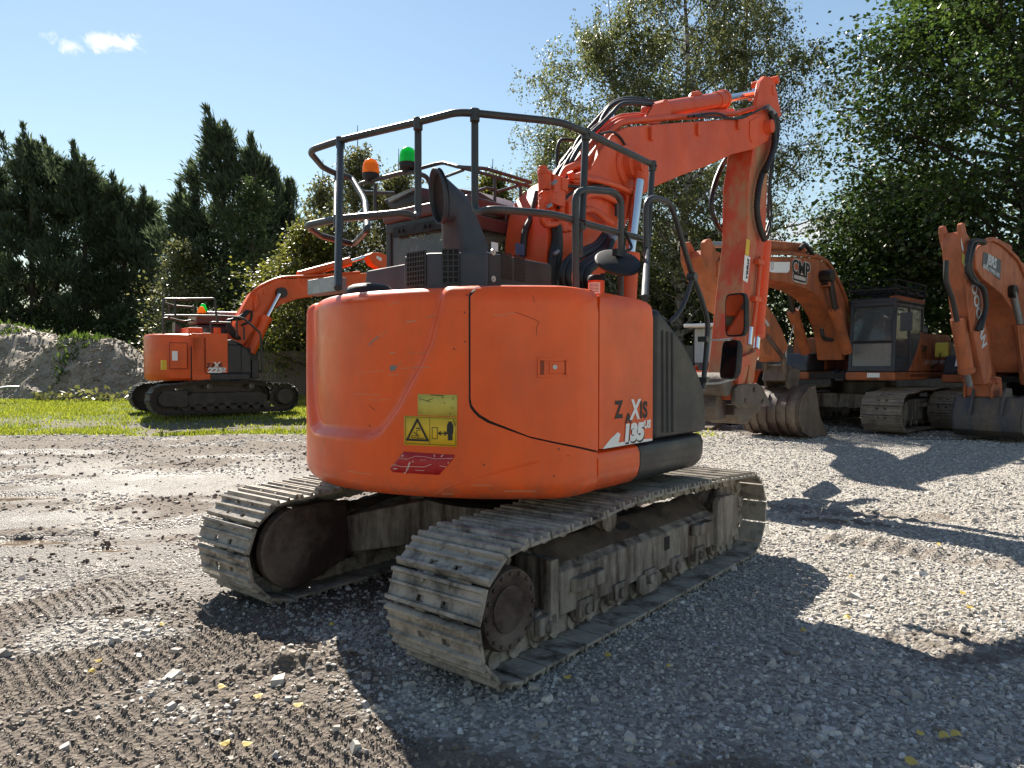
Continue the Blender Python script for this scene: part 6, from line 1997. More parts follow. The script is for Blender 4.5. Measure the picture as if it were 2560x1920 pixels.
zt(.03, V0 - .1, (740, 830), (738, 740), (755, 735), (900, 740)); zt(.025, V0 - .1, (950, 700), (950, 860)); zt(.025, .8, (1005, 770), (1012, 880))
b.done('roof_rail', M['rail'], Z2, ang=60)
b = MB(); b.prism([(p.x, p.z) for p in [zq(*q, .1) for q in ((440, 735), (480, 778), (508, 820), (440, 820))]], -.1, .2); b.done('air_duct', M['charcoal_blue'], Z2)
b = MB()
for q0, q1, y in ((700, 950, 655), (720, 960, 668), (830, 1000, 694)): b.tube([zq(q0, y, -.5), zq(q1, y + 4, -.5)], .035, 8)
b.done('roof_guard', M['galv'], C2)
c = zq(677, 664, -.6)
b = MB(); b.lathe([(.0, -.05), (.12, -.05), (.12, .02), (.0, .02)], c, UP, 16); BE = b.done('beacon', M['black'], C2); b = MB(); b.lathe([(.0, .02), (.12, .02), (.11, .12), (.05, .26), (.0, .27)], c, UP, 18); b.done('lens', M['green'], BE, ang=60)
c = zq(662, 668, -.2); b = MB(); b.lathe([(.0, -.05), (.10, -.05), (.10, .02), (.0, .02)], c, UP, 16); BE = b.done('beacon', M['black'], C2); b = MB(); b.lathe([(.0, .02), (.11, .02), (.10, .10), (.05, .2), (.0, .21)], c, UP, 18); b.done('lens', M['amber'], BE, ang=60)
c = zq(790, 810, 1.1); b = MB(); b.cyl(c - UP * .12, c + UP * .1, .085, seg=14); CN2 = b.done('filter_canister', M['orange_far'], Z2); b = MB(); b.cyl(c + UP * .1, c + UP * .15, .09, seg=14); b.done('cap', M['black'], CN2)
bo2 = ((893, 870), (960, 705), (1082, 500), (1130, 462), (1285, 382), (1500, 377), (1800, 348), (2200, 318), (2420, 330), (2440, 400), (2380, 440), (1900, 440), (1600, 520), (1440, 545), (1320, 588), (1262, 622), (1180, 690), (1090, 800), (1020, 900), (960, 960))
b = MB(); b.prism([(p.x, p.z) for p in [zq(*q, .25) for q in bo2]], .25, -.25); B2 = b.done('boom', M['orange_far'], Z2, bevel=.02)
b = MB(); c = zq(1304, 497, .25); b.cyl(c, c + L(0, .16, 0), .15, seg=20); b.done('pin_boss', M['grease'], B2)
b = MB()
for q in ((1380, 410), (1485, 402), (1818, 378), (1180, 487)): c = zq(*q, .25); b.obox(c + L(0, .01, 0), Vector((.05, 0, 0)), L(0, .02, 0), UP * .07)
b.done('hose_bracket', M['orange_far'], B2)
for v in (.42, -.42):
    t0, t1, t2 = [Vector((p.x, -v, p.z)) for p in (zq(1300, 505, .42), zq(1193, 705, .42), zq(1062, 985, .42))]
    b = MB(); b.cyl(t1, t2, .13, seg=18); b.cyl(t1 + (t1 - t2).normalized() * .05, t1 + (t2 - t1).normalized() * .1, .15, seg=18); BC = b.done('boom_cylinder', M['orange_far'], Z2)
    b = MB(); b.cyl(t0, t1, .06, seg=16); b.done('cylinder_rod', M['chrome'], BC)
c0_, c1_, c2_ = zq(1450, 352, 0), zq(1870, 240, 0), zq(2030, 192, 0)
b = MB(); b.cyl(c0_, c1_, .115, seg=18); b.cyl(c1_ - (c1_ - c0_).normalized() * .3, c1_, .135, seg=18); AC2 = b.done('arm_cylinder', M['orange_far'], Z2); b = MB(); b.cyl(c1_, c2_, .055, seg=14); b.done('cylinder_rod', M['chrome'], AC2)
arm2 = ((2015, 185), (2055, 166), (2125, 168), (2330, 260), (2500, 390), (2620, 700), (2700, 1150), (2640, 1160), (2440, 520), (2300, 400), (2060, 262))
b = MB(); b.prism([(p.x, p.z) for p in [zq(*q, .2) for q in arm2]], .2, -.2); A2 = b.done('arm', M['orange_far'], Z2, bevel=.02)
b = MB(); q = [zq(*k, .206) for k in ((2092, 192), (2130, 212), (2125, 240), (2082, 212))]; b.poly(q); b.done('arm_label', M['white'], A2, ang=0)
e_ = zq(2660, 1150, 0)
b = MB(); b.prism([(e_.x - .3, e_.z), (e_.x + .35, e_.z), (e_.x + .6, e_.z - .5), (e_.x + .2, .06), (e_.x - .6, .02), (e_.x - .9, .12), (e_.x - .5, .5)], -.55, .55); b.done('bucket', M['bucket'], Z2, bevel=.02)
b = MB()
for k in range(3):
    b.tube([zq(900 + 18 * k, 860, .2 - .1 * k), zq(985 + 10 * k, 660 + 5 * k, .2 - .1 * k), zq(1075 + 8 * k, 490, .2 - .1 * k), zq(1130, 448 - 3 * k, .2 - .1 * k), zq(1290, 368, .2 - .1 * k), zq(1560, 358, .2 - .1 * k), zq(1950, 328, .2 - .1 * k)], .04, 7, .3)
for k in range(5): b.tube([zq(1085, 510 + 14 * k, .28), zq(1120 + 6 * k, 500 + 20 * k, .3), zq(1095, 600 + 10 * k, .3)], .03, 7, .15)
b.done('hydraulic_pipe', M['orange_far'], B2, ang=60)
b = MB()
for k in range(4): b.spline([zq(1030 + 8 * k, 640, .3), zq(985, 680 + 8 * k, .36), zq(900 - 10 * k, 720, .45), zq(872 + 12 * k, 770, .5), zq(900 + 15 * k, 830, .5), zq(950 + 10 * k, 870, .45)], .035, 7)
b.spline([zq(1075, 640, .28), zq(1060, 720, .3), zq(990, 760, .35)], .03, 7)
b.done('hydraulic_hose', M['rubber'], B2, ang=60)

# ================================================================ parked excavators on the right
def yard_excavator(fr, label, P, om):
    """machine facing the camera; P holds its boom, arm and bucket outlines in photo pixels"""
    root = thing('excavator', label, 'excavator', fr.o, fr.rotz)
    pl = fr.pv
    sagk = [(-1.4, .84), (-.8, .90), (-.2, .90), (.3, .88), (.9, .90), (1.4, .84)]
    for vc in (1.2, -1.2):
        sg = 1 if vc > 0 else -1
        make_track(root, vc, P.get('shoe', .82), 1.82, .39, .43, sagk, .19, M['track_grey'], M['track_far'], holes=True)
        b = MB(); b.prism([(-1.2, .22), (1.4, .22), (1.4, .62), (1.0, .68), (-1.0, .68), (-1.2, .55)], vc - .22, vc + .22); b.done('track_frame', M['frame'], root, bevel=.02)
        for u, nm in ((1.82, 'idler'), (-1.82, 'sprocket')):
            b = MB(); b.cyl(L(u, vc - .12, .43), L(u, vc + .12, .43), .33, seg=26); b.done(nm, M['frame'], root)
        b = MB(); b.bx(.2, .7, vc + sg * .2, vc + sg * .32, .50, .60); b.done('step_lip', M['frame'], root, bevel=.02)
        for k in range(8):
            u = -1.3 + 2.7 * k / 7
            b = MB(); b.cyl(L(u, vc - .2, .19), L(u, vc + .2, .19), .09, seg=12); b.done('track_roller', M['frame'], root)
    b = MB()
    b.bx(-.9, .9, -1.0, 1.0, .42, .78); b.done('carbody', M['frame'], root, bevel=.05)
    b = MB(); b.cyl(L(0, 0, .75), L(0, 0, 1.05), .72, seg=36); b.done('swing_ring', M['grease'], root)
    zb = P['zb']; zc = P['zc']                                # body bottom and cab floor
    b = MB(); b.bx(-2.0, 1.85, -1.0, 1.0, zb + .03, zb + .16); b.done('main_frame', M['dark'], root)
    # cab on the machine's left
    u1, u0, v0, v1, zt_ = P['uf'], P['uf'] - 1.85, -1.36, -.40, P['zt']
    cab = thing_part2('cab', root)
    b = MB(); w = .075
    def post(u, v, z0, z1, lean=0): b.hexa([L(u, v, z0), L(u + w, v, z0), L(u + w, v + w, z0), L(u, v + w, z0), L(u - lean, v, z1), L(u + w - lean, v, z1), L(u + w - lean, v + w, z1), L(u - lean, v + w, z1)])
    for v in (v0, v1 - w):
        post(u1 - w, v, zc, zt_ - .10, .10); post(u0, v, zc, zt_ - .1); post(u0 + .85, v, zc + .5, zt_ - .1)
    b.bx(u1 - .09, u1 - .0, v0, v1, zc, zc + .12); b.bx(u1 - .18, u1 - .09, v0, v1, zt_ - .16, zt_ - .06); b.bx(u0, u0 + w, v0, v1, zc, zc + .8); b.bx(u0, u0 + w, v0, v1, zt_ - .18, zt_ - .08)
    for v in (v0, v1 - w): b.bx(u0, u1 - .04, v, v + w, zc, zc + .14); b.bx(u0, u1 - .12, v, v + w, zt_ - .18, zt_ - .08)
    b.bx(u0 + w, u0 + .86, v0, v0 + .05, zc + .1, zc + .85)
    b.done('cab_frame', M['charcoal_blue'], cab, bevel=.03)
    b = MB(); b.bx(u0 - .03, u1 - .10, v0 - .02, v1 + .02, zt_ - .09, zt_ + .02); b.done('cab_roof', M['charcoal_blue'], cab, bevel=.05)
    b = MB(); b.bx(u0 + .0, u1 - .12, v0 - .03, v0 + .18, zt_ - .06, zt_ + .06); b.done('roof_edge', om, cab, bevel=.05)
    b = MB(); b.hexa([L(u1 - .05, v0 + .08, zc + .10), L(u1 - .04, v0 + .08, zc + .10), L(u1 - .04, v1 - .08, zc + .10), L(u1 - .05, v1 - .08, zc + .10), L(u1 - .085, v0 + .08, zc + .62), L(u1 - .075, v0 + .08, zc + .62), L(u1 - .075, v1 - .08, zc + .62), L(u1 - .085, v1 - .08, zc + .62)])
    b.done('lower_windscreen', M['glass_dusty'], cab, ang=0)
    b = MB(); b.hexa([L(u1 - .085, v0 + .08, zc + .66), L(u1 - .075, v0 + .08, zc + .66), L(u1 - .075, v1 - .08, zc + .66), L(u1 - .085, v1 - .08, zc + .66), L(u1 - .155, v0 + .08, zt_ - .16), L(u1 - .145, v0 + .08, zt_ - .16), L(u1 - .145, v1 - .08, zt_ - .16), L(u1 - .155, v1 - .08, zt_ - .16)])
    b.done('windscreen', M['glass'], cab, ang=0)
    b = MB(); b.bx(u1 - .09, u1 - .07, v0 + .06, v1 - .06, zc + .61, zc + .67); b.done('screen_bar', M['black'], cab)
    for ua, ub, z0 in ((u0 + .9, u1 - .16, zc + .14), (u0 + w, u0 + .84, zc + .85)):
        b = MB(); b.bx(ua, ub, v0 + .03, v0 + .036, z0, zt_ - .18); b.done('side_window', M['glass'], cab, ang=0)
    b = MB(); b.bx(u0 + .35, u0 + .95, v0 + .25, v1 - .25, zc + .3, zc + .55); b.bx(u0 + .28, u0 + .45, v0 + .25, v1 - .25, zc + .5, zc + 1.2); b.done('driver_seat', M['dark'], cab, bevel=.05)
    b = MB(); b.bx(u0 + .01, u0 + .03, v0 + .1, v1 - .1, zc + .5, zc + .82); b.bx(u0, u1 - .1, v1 - .04, v1, zc, zc + .9); b.done('cab_lining', M['dark'], cab)
    b = MB()
    rz = zt_ + .05
    for k in range(4): b.tube([L(u0 - .1, v0 + .05 + .28 * k, rz + .1), L(u1 - .1, v0 + .05 + .28 * k, rz + .12)], .03, 6)
    for u in (u0 - .1, u0 + .5, u0 + 1.1, u1 - .1):
        b.tube([L(u, v0 + .02, rz), L(u, v0 + .02, rz + .34)], .015, 6); b.tube([L(u, v1 - .02, rz), L(u, v1 - .02, rz + .34)], .015, 6); b.obox(L(u, (v0 + v1) / 2, rz + .14), Vector((.10, 0, 0)), L(0, .5, 0), UP * .02)
    for z in (.2, .34):
        b.tube([L(u0 - .1, v0, rz + z), L(u1 - .1, v0, rz + z), L(u1 - .1, v1, rz + z), L(u0 - .1, v1, rz + z), L(u0 - .1, v0, rz + z)], .014, 6)
    b.done('roof_guard', M['black'], cab, ang=60)
    b = MB(); b.tube([L(u1 - .1, v0 + .03, zt_ - .30), L(u1 + .12, v0 - .10, zt_ - .26), L(u1 + .10, v0 - .22, zt_ - .3)], .015, 6); b.bx(u1 + .05, u1 + .11, v0 - .36, v0 - .14, zt_ - .72, zt_ - .34); b.done('side_mirror', M['charcoal_blue'], cab, bevel=.02)
    # skirt, side panels, tail
    b = MB(); b.bx(u0 - .2, u1 + .02, v0 - .02, v1 + .05, zb, zc - .005); SKF = b.done('front_skirt', om, root, bevel=.04)
    b = MB(); c = L(u1 + .02, -.95, (zb + zc) / 2 + .02); b.obox(c, Vector((.008, 0, 0)), L(0, .13, 0), UP * .05); b.done('headlamp', M['white'], SKF, bevel=.004)
    zs_ = P['zs']
    prof = [(u0 + 1.05, zc), (u0 + .78, zc + .18), (u0 + .45, zc + .5), (u0 + .18, zc + .9), (u0 - .0, zs_), (-1.75, zs_ + .02), (-1.75, zc)]
    b = MB(); b.prism(prof, -1.37, -.9); SPN = b.done('side_panel', om, root, bevel=.03)
    b = MB(); b.bx(-1.75, u0 + 1.0, -1.38, -.9, zb + .02, zc - .01); b.done('side_skirt', om, root, bevel=.05)
    b = MB(); rg_ = []
    for k in range(17):
        a = math.pi / 2 + math.pi * k / 16
        rg_.append((-1.77 + .85 * math.cos(a), 1.37 * math.sin(a)))
    b.loft([[L(u * 1.0, v * s, z) for u, v in rg_] for z, s in ((zb + .02, .96), (zb + .12, 1), (zs_ - .06, 1), (zs_ + .02, .97))]); b.done('counterweight', om, root, bevel=.02)
    b = MB(); b.bx(-1.75, -.1, -.88, 1.3, zc, zs_ - .02); b.done('engine_hood', om, root, bevel=.06)
    b = MB(); b.bx(-1.5, -.7, -1.0, -.2, zs_, zs_ + .28); b.done('engine_cover', M['charcoal_blue'], root, bevel=.12)
    # tool box on the machine's right
    b = MB(); b.prism([(.9, zc), (1.85, zc), (1.85, zc + .12), (1.72, zc + .42), (.9, zc + .45)], .55, 1.36); TB = b.done('tool_box', M['charcoal_blue'], root, bevel=.04)
    b = MB()
    for k in range(3): b.bx(1.835, 1.858, .85 + .09 * k, .90 + .09 * k, zc + .03, zc + .11)
    b.done('vent_slot', M['dark'], TB)
    b = MB(); b.bx(.6, 1.9, .5, 1.38, zb, zc - .005); b.done('front_skirt', om, root, bevel=.05)
    b = MB(); b.bx(-.1, .9, .5, 1.36, zc, zc + .82); b.done('fuel_tank', om, root, bevel=.08)
    # boom and cylinders
    def flat(px, v): return [(p.x, p.z) for p in [pl(*q, v) for q in px]]
    b = MB(); b.prism(flat(P['boom'], -.28), -.28, .28); BMx = b.done('boom', om, root, bevel=.02)
    A = flat(P['arm'], -.21)
    b = MB(); aw = P.get('aw', .21); b.prism(A, -.21, -.21 + 2 * aw); AMx = b.done('arm', om, root, bevel=.02)
    if 'ears' in P:
        for v in (-.24, -.21 + 2 * aw - .05):
            b = MB(); b.prism(flat(P['ears'], -.21), v, v + .08); b.done('arm_ear', om, AMx, bevel=.01)
    lv_ = P.get('lv', .46)
    for v in (-lv_, lv_):
        t0, t1, t2 = [Vector((p.x, -v, p.z)) for p in [pl(*q, -lv_) for q in P['lift']]]
        b = MB(); b.cyl(t1, t2, .115, seg=18); b.cyl(t1 - (t2 - t1).normalized() * .03, t1 + (t2 - t1).normalized() * .12, .135, seg=18)
        b.tube([t1 + Vector((.13, 0, 0)), t1 * .6 + t2 * .4 + Vector((.15, 0, 0)), t2 + Vector((.13, 0, .1))], .022, 6)
        BC = b.done('boom_cylinder', om, root, bevel=.008)
        b = MB(); b.cyl(t0, t1, .06, seg=14); b.done('cylinder_rod', M['grease'] if P.get('dirty') else M['galv'], BC)
        b = MB(); b.cyl(Vector((t0.x, -v * .6, t0.z)), Vector((t0.x, -v * 1.15, t0.z)), .13, seg=18); b.done('pin_boss', M['grease'], BMx)
    c0_, c1_ = [pl(*q, 0) for q in P['armcyl']]
    b = MB(); b.cyl(c0_, c1_, .12, seg=18); ACx = b.done('arm_cylinder', om, root, bevel=.01)
    if 'armrod' in P:
        b = MB(); b.cyl(c1_, pl(*P['armrod'], 0), .055, seg=14); b.done('cylinder_rod', M['galv'], ACx)
    for v, dy in ((-.30, 0), (-.2, -3), (.1, -2)):
        b = MB(); b.tube([pl(x, y + dy, v) for x, y in P['pipe']], .032, 7, .25)
        b.done('hydraulic_pipe', om, BMx, ang=60)
    if 'hose' in P:
        for k, h_ in enumerate(P['hose']):
            b = MB(); b.spline([pl(x, y, -.30 - .03 * k) for x, y in h_], .045, 7)
            b.done('hydraulic_hose', M['rubber'], BMx, ang=60)
    rgx = random.Random(4)
    for k in range(7):
        v = -.3 + .1 * k
        b = MB(); b.spline([L(.75, v, zc + .05), L(1.05 + rgx.uniform(-.1, .1), v + rgx.uniform(-.1, .1), zc - .2), L(1.1, v + rgx.uniform(-.15, .15), zb + .02), L(.9, v, zb + .22)], .02, 6)
        b.done('hydraulic_hose', M['grease'], root, ang=60)
    return root, BMx, AMx, SPN, pl

def thing_part2(nm, parent):
    o = bpy.data.objects.new(nm, None); COL.objects.link(o); o.parent = parent; o.empty_display_size = .1
    return o

def bucket_part(root, prof, w, m, ribs=0, name='bucket', teeth=0):
    b = MB()
    n = len(prof)
    b.prism(prof[:], -w, -w + .04); b.prism(prof[:], w - .04, w)
    shell = prof[:-1]
    b.loft([[L(u, v, z) for v in (-w + .002, w - .002)] + [L(u * 1 - .03 * (u - prof[0][0] > -9), v, z + .012) for v in (w - .002, -w + .002)] for u, z in shell], cap=True)
    o = b.done(name, m, root, bevel=.008)
    if ribs:
        b = MB()
        for k in range(ribs):
            v = -w * .8 + 1.6 * w * k / (ribs - 1)
            b.loft([[L(u + .0, v - .05, z), L(u + .035, v - .05, z - .01), L(u + .035, v + .05, z - .01), L(u, v + .05, z)] for u, z in prof[1:7]])
        b.done('wear_strip', m, o)
    if teeth:
        b = MB()
        u, z = prof[teeth]
        for k in range(5):
            v = -w * .9 + 1.8 * w * k / 4
            b.hexa([L(u + .12, v - .06, z - .03), L(u - .16, v - .03, z - .02), L(u - .16, v + .03, z - .02), L(u + .12, v + .06, z - .03), L(u + .12, v - .06, z + .07), L(u - .16, v - .03, z + .01), L(u - .16, v + .03, z + .01), L(u + .12, v + .06, z + .07)])
        b.done('bucket_tooth', m, o)
    return o

CF_ = Frame((8.56, 17.3, .13), 227.0)
cP = dict(zb=1.10, zc=1.29, zt=2.86, zs=2.16, uf=1.94, dirty=True,
          boom=((1796, 655), (1810, 640), (1914, 641), (1983, 642), (2045, 646), (2062, 656), (2078, 675), (2097, 712), (2115, 755), (2124, 790), (2128, 850), (2126, 900), (2105, 900), (2102, 867), (2096, 826), (2081, 785), (2065, 757), (2045, 738), (2016, 722), (1971, 708), (1904, 696), (1840, 690), (1796, 690)),
          arm=((1768, 640), (1775, 622), (1800, 630), (1860, 690), (1905, 745), (1938, 790), (1955, 823), (1972, 868), (1950, 905), (1915, 885), (1890, 820), (1822, 775), (1782, 702)),
          ears=((1757, 645), (1758, 606), (1764, 599), (1773, 597), (1786, 624), (1795, 680), (1775, 700)),
          lift=((2074, 690), (2088, 775), (2118, 880)),
          armcyl=((2003, 622), (1870, 612)), armrod=(1768, 612),
          pipe=((1900, 634), (1960, 633), (2010, 638), (2052, 644), (2075, 662), (2098, 706), (2118, 752), (2122, 785)),
          hose=(((2000, 622), (2012, 612), (2022, 622), (2032, 636)), ((2054, 822), (2060, 845), (2080, 850))))
CMP, CB, CA, CS_, cpl = yard_excavator(CF_, 'faded orange excavator with grey cab and brown bucket, parked right of the large arm', cP, M['orange_pale'])
prof = [(4.02, .98), (4.35, .97), (4.60, .84), (4.74, .60), (4.72, .34), (4.58, .13), (4.30, .02), (3.95, .0), (3.55, .02), (3.52, .07), (3.80, .40)]
BK = bucket_part(CMP, prof, .62, M['bucket_brown'], 6, teeth=8)
b = MB()
for v in (-.26, .20):
    b.prism([(3.98, .96), (4.40, .95), (4.48, 1.10), (4.40, 1.32), (4.22, 1.36), (4.05, 1.2)], v, v + .06)
b.done('bucket_ear', M['coupler'], BK, bevel=.02)
b = MB(); a_ = cpl(1945, 870, 0); b.obox(Vector((4.22, 0, 1.22)), Vector((.30, 0, .06)), L(0, .24, 0), Vector((-.05, 0, .16)))
b.tube([Vector((4.45, .2, 1.2)), Vector((4.55, .2, 1.55)), cpl(1915, 840, -.2)], .06, 8); b.tube([Vector((4.45, -.2, 1.2)), Vector((4.55, -.2, 1.55)), cpl(1915, 840, .2)], .06, 8)
b.done('quick_coupler', M['bucket_brown'], CMP, bevel=.03)
def ctext(parent, s, x, y, size, m, v, bold=.01, sx=1.0, frame=None, off=.0, rot=0.0, shear=0.0):
    f_ = frame or CF_
    O = f_.pv(x, y, v - off)
    me = text_mesh(s, size, bold, shear, sx)
    cr, sr = math.cos(rot), math.sin(rot)
    for v_ in me.vertices:
        X_, Y_ = v_.co.x * cr - v_.co.y * sr, v_.co.x * sr + v_.co.y * cr
        v_.co = O + Vector((-X_, 0, Y_))                     # read from the machine's left: forward is to the left
    link_mesh('lettering', me, m, parent, ang=0)
# logo plates on the boom: a pale block and three letters over a long ring
b = MB(); b.poly([cpl(x, y, -.286) for x, y in ((1911, 655), (1975, 655), (1974, 676), (1968, 682), (1930, 681), (1917, 676), (1911, 668))]); WL = b.done('white_label', M['white'], CB, ang=0)
M['faint'] = plain('faint_print', (.55, .55, .54), .6)
ctext(WL, '0', 1931, 665, .22, M['faint'], -.290)
M['logo_white'] = plain('logo_outline', (.60, .55, .50), .6)
ctext(CB, 'CMP', 2003, 673, .40, M['logo_white'], -.284, .030, 1.0, rot=-.04)
ctext(CB, 'CMP', 2003, 673, .40, M['ink'], -.290, .010, 1.0, rot=-.04)
def oval(parent, x, y, w, h, m, v, inner=None, f_=CF_, rot=-.04):
    O = f_.pv(x, y, v); b = MB()
    def ring(ww, hh, n=28):
        out = []
        for k in range(n):
            a = 2 * math.pi * k / n
            X_ = math.copysign(max(0, ww - hh), math.cos(a)) * (1 if abs(math.cos(a)) > .02 else 0) + hh * math.cos(a); Y_ = hh * math.sin(a)
            out.append(O + Vector((-(X_ * math.cos(rot) - Y_ * math.sin(rot)), 0, X_ * math.sin(rot) + Y_ * math.cos(rot))))
        return out
    if inner:
        b.loft([ring(w, h), ring(w - inner, h - inner)], cap=False)
    else: b.poly(ring(w, h))
    b.done('logo_ring', m, parent, ang=0, recalc=False)
oval(CB, 2000, 695, .33, .105, M['logo_white'], -.285); oval(CB, 2000, 695, .30, .075, M['ink'], -.289, .035)
b = MB(); c = cpl(2058, 706, -.28); b.obox(c + L(0, -.10, -.02), Vector((.16, 0, 0)), L(0, .10, 0), UP * .085); WLP = b.done('work_lamp_guard', M['orange_pale'], CB, bevel=.01)
b = MB(); b.obox(c + L(.145, -.10, -.03), Vector((.02, 0, 0)), L(0, .07, 0), UP * .05); b.done('work_lamp', M['grease'], WLP)
S0 = -1.376
b = MB(); O = CF_.pv(2303, 879, S0)
ctext(CS_, 'CMP', 2311, 873, .21, M['ink'], S0, .008, .9, off=.006); oval(CS_, 2312, 889, .16, .05, M['ink'], S0 - .006, .02, rot=0)
b = MB()
for x in (2308, 2313, 2318): b.poly([CF_.pv(x, 911, S0 - .005), CF_.pv(x + 2.2, 911, S0 - .005), CF_.pv(x + 8, 900, S0 - .005), CF_.pv(x + 5.8, 900, S0 - .005)])
b.poly([CF_.pv(2325, 911, S0 - .005), CF_.pv(2364, 909, S0 - .005), CF_.pv(2364, 900, S0 - .005), CF_.pv(2331, 900, S0 - .005)])
b.done('side_stripe', M['logo_white'], CS_, ang=0)
b = MB(); b.bx(-1.45, -1.37, S0 - .012, S0, zc_ * 0 + 1.45, 1.85); b.done('vent_slot', M['dark'], CS_)
M['yellow_plastic'] = plain('pale_yellow_plastic', (.66, .62, .10), .4)
q = CF_.pv(2355, 875, -1.62)
b = MB(); b.obox(q, Vector((.05, 0, 0)), L(0, .14, 0), UP * .17); b.obox(q + Vector((.08, 0, -.06)), Vector((.05, 0, 0)), L(0, .03, 0), UP * .04); YM = b.done('rear_mirror', M['yellow_plastic'], CMP, bevel=.03)
b = MB(); b.tube([q + Vector((.1, 0, -.05)), q + Vector((.12, -.03, -.3)), q + Vector((.05, -.2, -.42))], .014, 6); b.done('mirror_arm', M['black'], YM)
q = CF_.pv(1797, 678, -.29)
b = MB(); b.poly([cpl(1795, 667, -.217), cpl(1805, 676, -.217), cpl(1799, 692, -.217), cpl(1790, 680, -.217)]); b.done('warning_label', M['yellow_pale'], CA, ang=0)
b = MB(); b.poly([cpl(1907, 797, -.217), cpl(1911, 792, -.217), cpl(1924, 812, -.217), cpl(1920, 818, -.217)]); b.done('arm_label', M['logo_white'], CA, ang=0)

JF = Frame((12.03, 16.0, .12), 235.0)
jq = lambda x, y: (2060 + .3376 * x, 560 + .3376 * y)
jP = dict(zb=1.05, zc=1.24, zt=2.86, zs=2.16, uf=1.94, shoe=.6, aw=.17,
          boom=tuple(jq(*q) for q in ((1120, 210), (1150, 165), (1245, 118), (1330, 170), (1481, 290), (1600, 420), (1720, 620), (1800, 850), (1830, 1080), (1790, 1130), (1640, 1130), (1480, 1100), (1450, 1000), (1440, 800), (1400, 640), (1320, 520), (1170, 400), (1130, 330))),
          arm=tuple(jq(*q) for q in ((1012, 100), (1022, 50), (1036, 60), (1088, 135), (1142, 300), (1175, 520), (1205, 780), (1246, 1100), (1228, 1180), (1190, 1190), (1140, 960), (1085, 700), (1052, 450), (1022, 240))),
          ears=tuple(jq(*q) for q in ((1018, 130), (1004, 40), (1007, 2), (1015, -8), (1027, -6), (1036, 20), (1045, 70), (1082, 130), (1045, 230))),
          lift=tuple(jq(*q) for q in ((1400, 500), (1455, 750), (1500, 1180))), lv=.33,
          armcyl=tuple(jq(*q) for q in ((1345, 190), (1240, 140))),
          pipe=tuple(jq(*q) for q in ((1180, 140), (1240, 110), (1330, 160), (1440, 270), (1475, 350), (1500, 420))),
          hose=(tuple(jq(*q) for q in ((1190, 140), (1120, 150), (1085, 260), (1085, 350), (1130, 430), (1190, 500), (1195, 640), (1150, 740), (1140, 790))), tuple(jq(*q) for q in ((1180, 130), (1100, 130), (1070, 220), (1060, 330), (1100, 420), (1170, 470), (1200, 600), (1160, 780))), tuple(jq(*q) for q in ((905, 270), (905, 420), (950, 560), (985, 720)))))
JB, JBM, JA, JS, jpl = yard_excavator(JF, 'salmon orange excavator at the right edge with a wide grey ditching bucket', jP, M['orange_pale2'])
b = MB(); b.poly([jpl(*jq(*q), -.286) for q in ((1180, 205), (1312, 268), (1305, 418), (1172, 308))]); SG = b.done('sign_panel', M['charcoal_blue'], JBM, ang=0)
M['sign_white'] = plain('sign_lettering', (.62, .64, .66), .6)
a_, c_ = jpl(*jq(1190, 250), -.29), jpl(*jq(1300, 320), -.29)
sl = math.atan2(c_.z - a_.z, -(c_.x - a_.x))
ctext(SG, 'JBRS', *jq(1245, 280), .27, M['sign_white'], -.291, .010, .80, JF, rot=sl)
ctext(SG, 'GRAB & TIPPER HIRE', *jq(1240, 348), .115, M['sign_white'], -.291, .003, .72, JF, rot=sl)
Ov = jpl(*jq(1145, 640), -.216)
a_, c_ = jpl(*jq(1115, 510), -.216), jpl(*jq(1175, 860), -.216)
rv = math.atan2(c_.z - a_.z, -(c_.x - a_.x))
ctext(JA, 'DOOSAN', *jq(1148, 680), .30, M['sign_white'], -.217, .012, 1.0, JF, rot=rv)
b = MB()
oo = jpl(*jq(1025, 143), -.217)
b.poly([oo + Vector((-.05 * math.cos(a) + .03 * math.sin(a), 0, .15 * math.sin(a))) for a in [2 * math.pi * k / 20 for k in range(20)]]); b.done('white_label', M['white'], JA, ang=0)
b = MB(); b.poly([jpl(*jq(*q), -.217) for q in ((1020, 205), (1042, 230), (1040, 320), (1020, 280))]); b.done('warning_label', M['yellow_pale'], JA, ang=0)
b = MB(); q0, q1, q2 = [jpl(*jq(*q), -.02) for q in ((1030, 700), (1095, 1100), (1115, 1200))]
q0 += Vector((.22, 0, 0)); q1 += Vector((.22, 0, 0)); q2 += Vector((.20, 0, 0))
b.cyl(q0, q1, .13, seg=16); b.cyl(q1 - (q1 - q0).normalized() * .1, q1, .15, seg=16); BJ = b.done('bucket_cylinder', M['orange_pale2'], JB, bevel=.01)
b = MB(); b.cyl(q1, q2, .055, seg=12); b.done('cylinder_rod', M['galv'], BJ)
b = MB()
for k in range(4): b.tube([jpl(*jq(1050 + 8 * k, 400), -.22), jpl(*jq(1060 + 10 * k, 560), -.22), jpl(*jq(1090 + 10 * k, 800), -.22)], .018, 6)
b.done('arm_pipe', M['orange_pale2'], JA)
qb = jpl(*jq(1180, 1300), 0); ub_ = qb.x
b = MB(); b.obox(Vector((ub_ - .0, 0, .98)), Vector((.22, 0, 0)), L(0, .22, 0), UP * .17)
for v in (-.26, .22): b.prism([(ub_ - .25, .80), (ub_ + .25, .78), (ub_ + .28, .98), (ub_ + .10, 1.22), (ub_ - .15, 1.2)], v, v + .05)
b.cyl(L(ub_ + .12, -.32, 1.12), L(ub_ + .12, .32, 1.12), .06, seg=14)
b.done('quick_coupler', M['orange_pale2'], JB, bevel=.02)
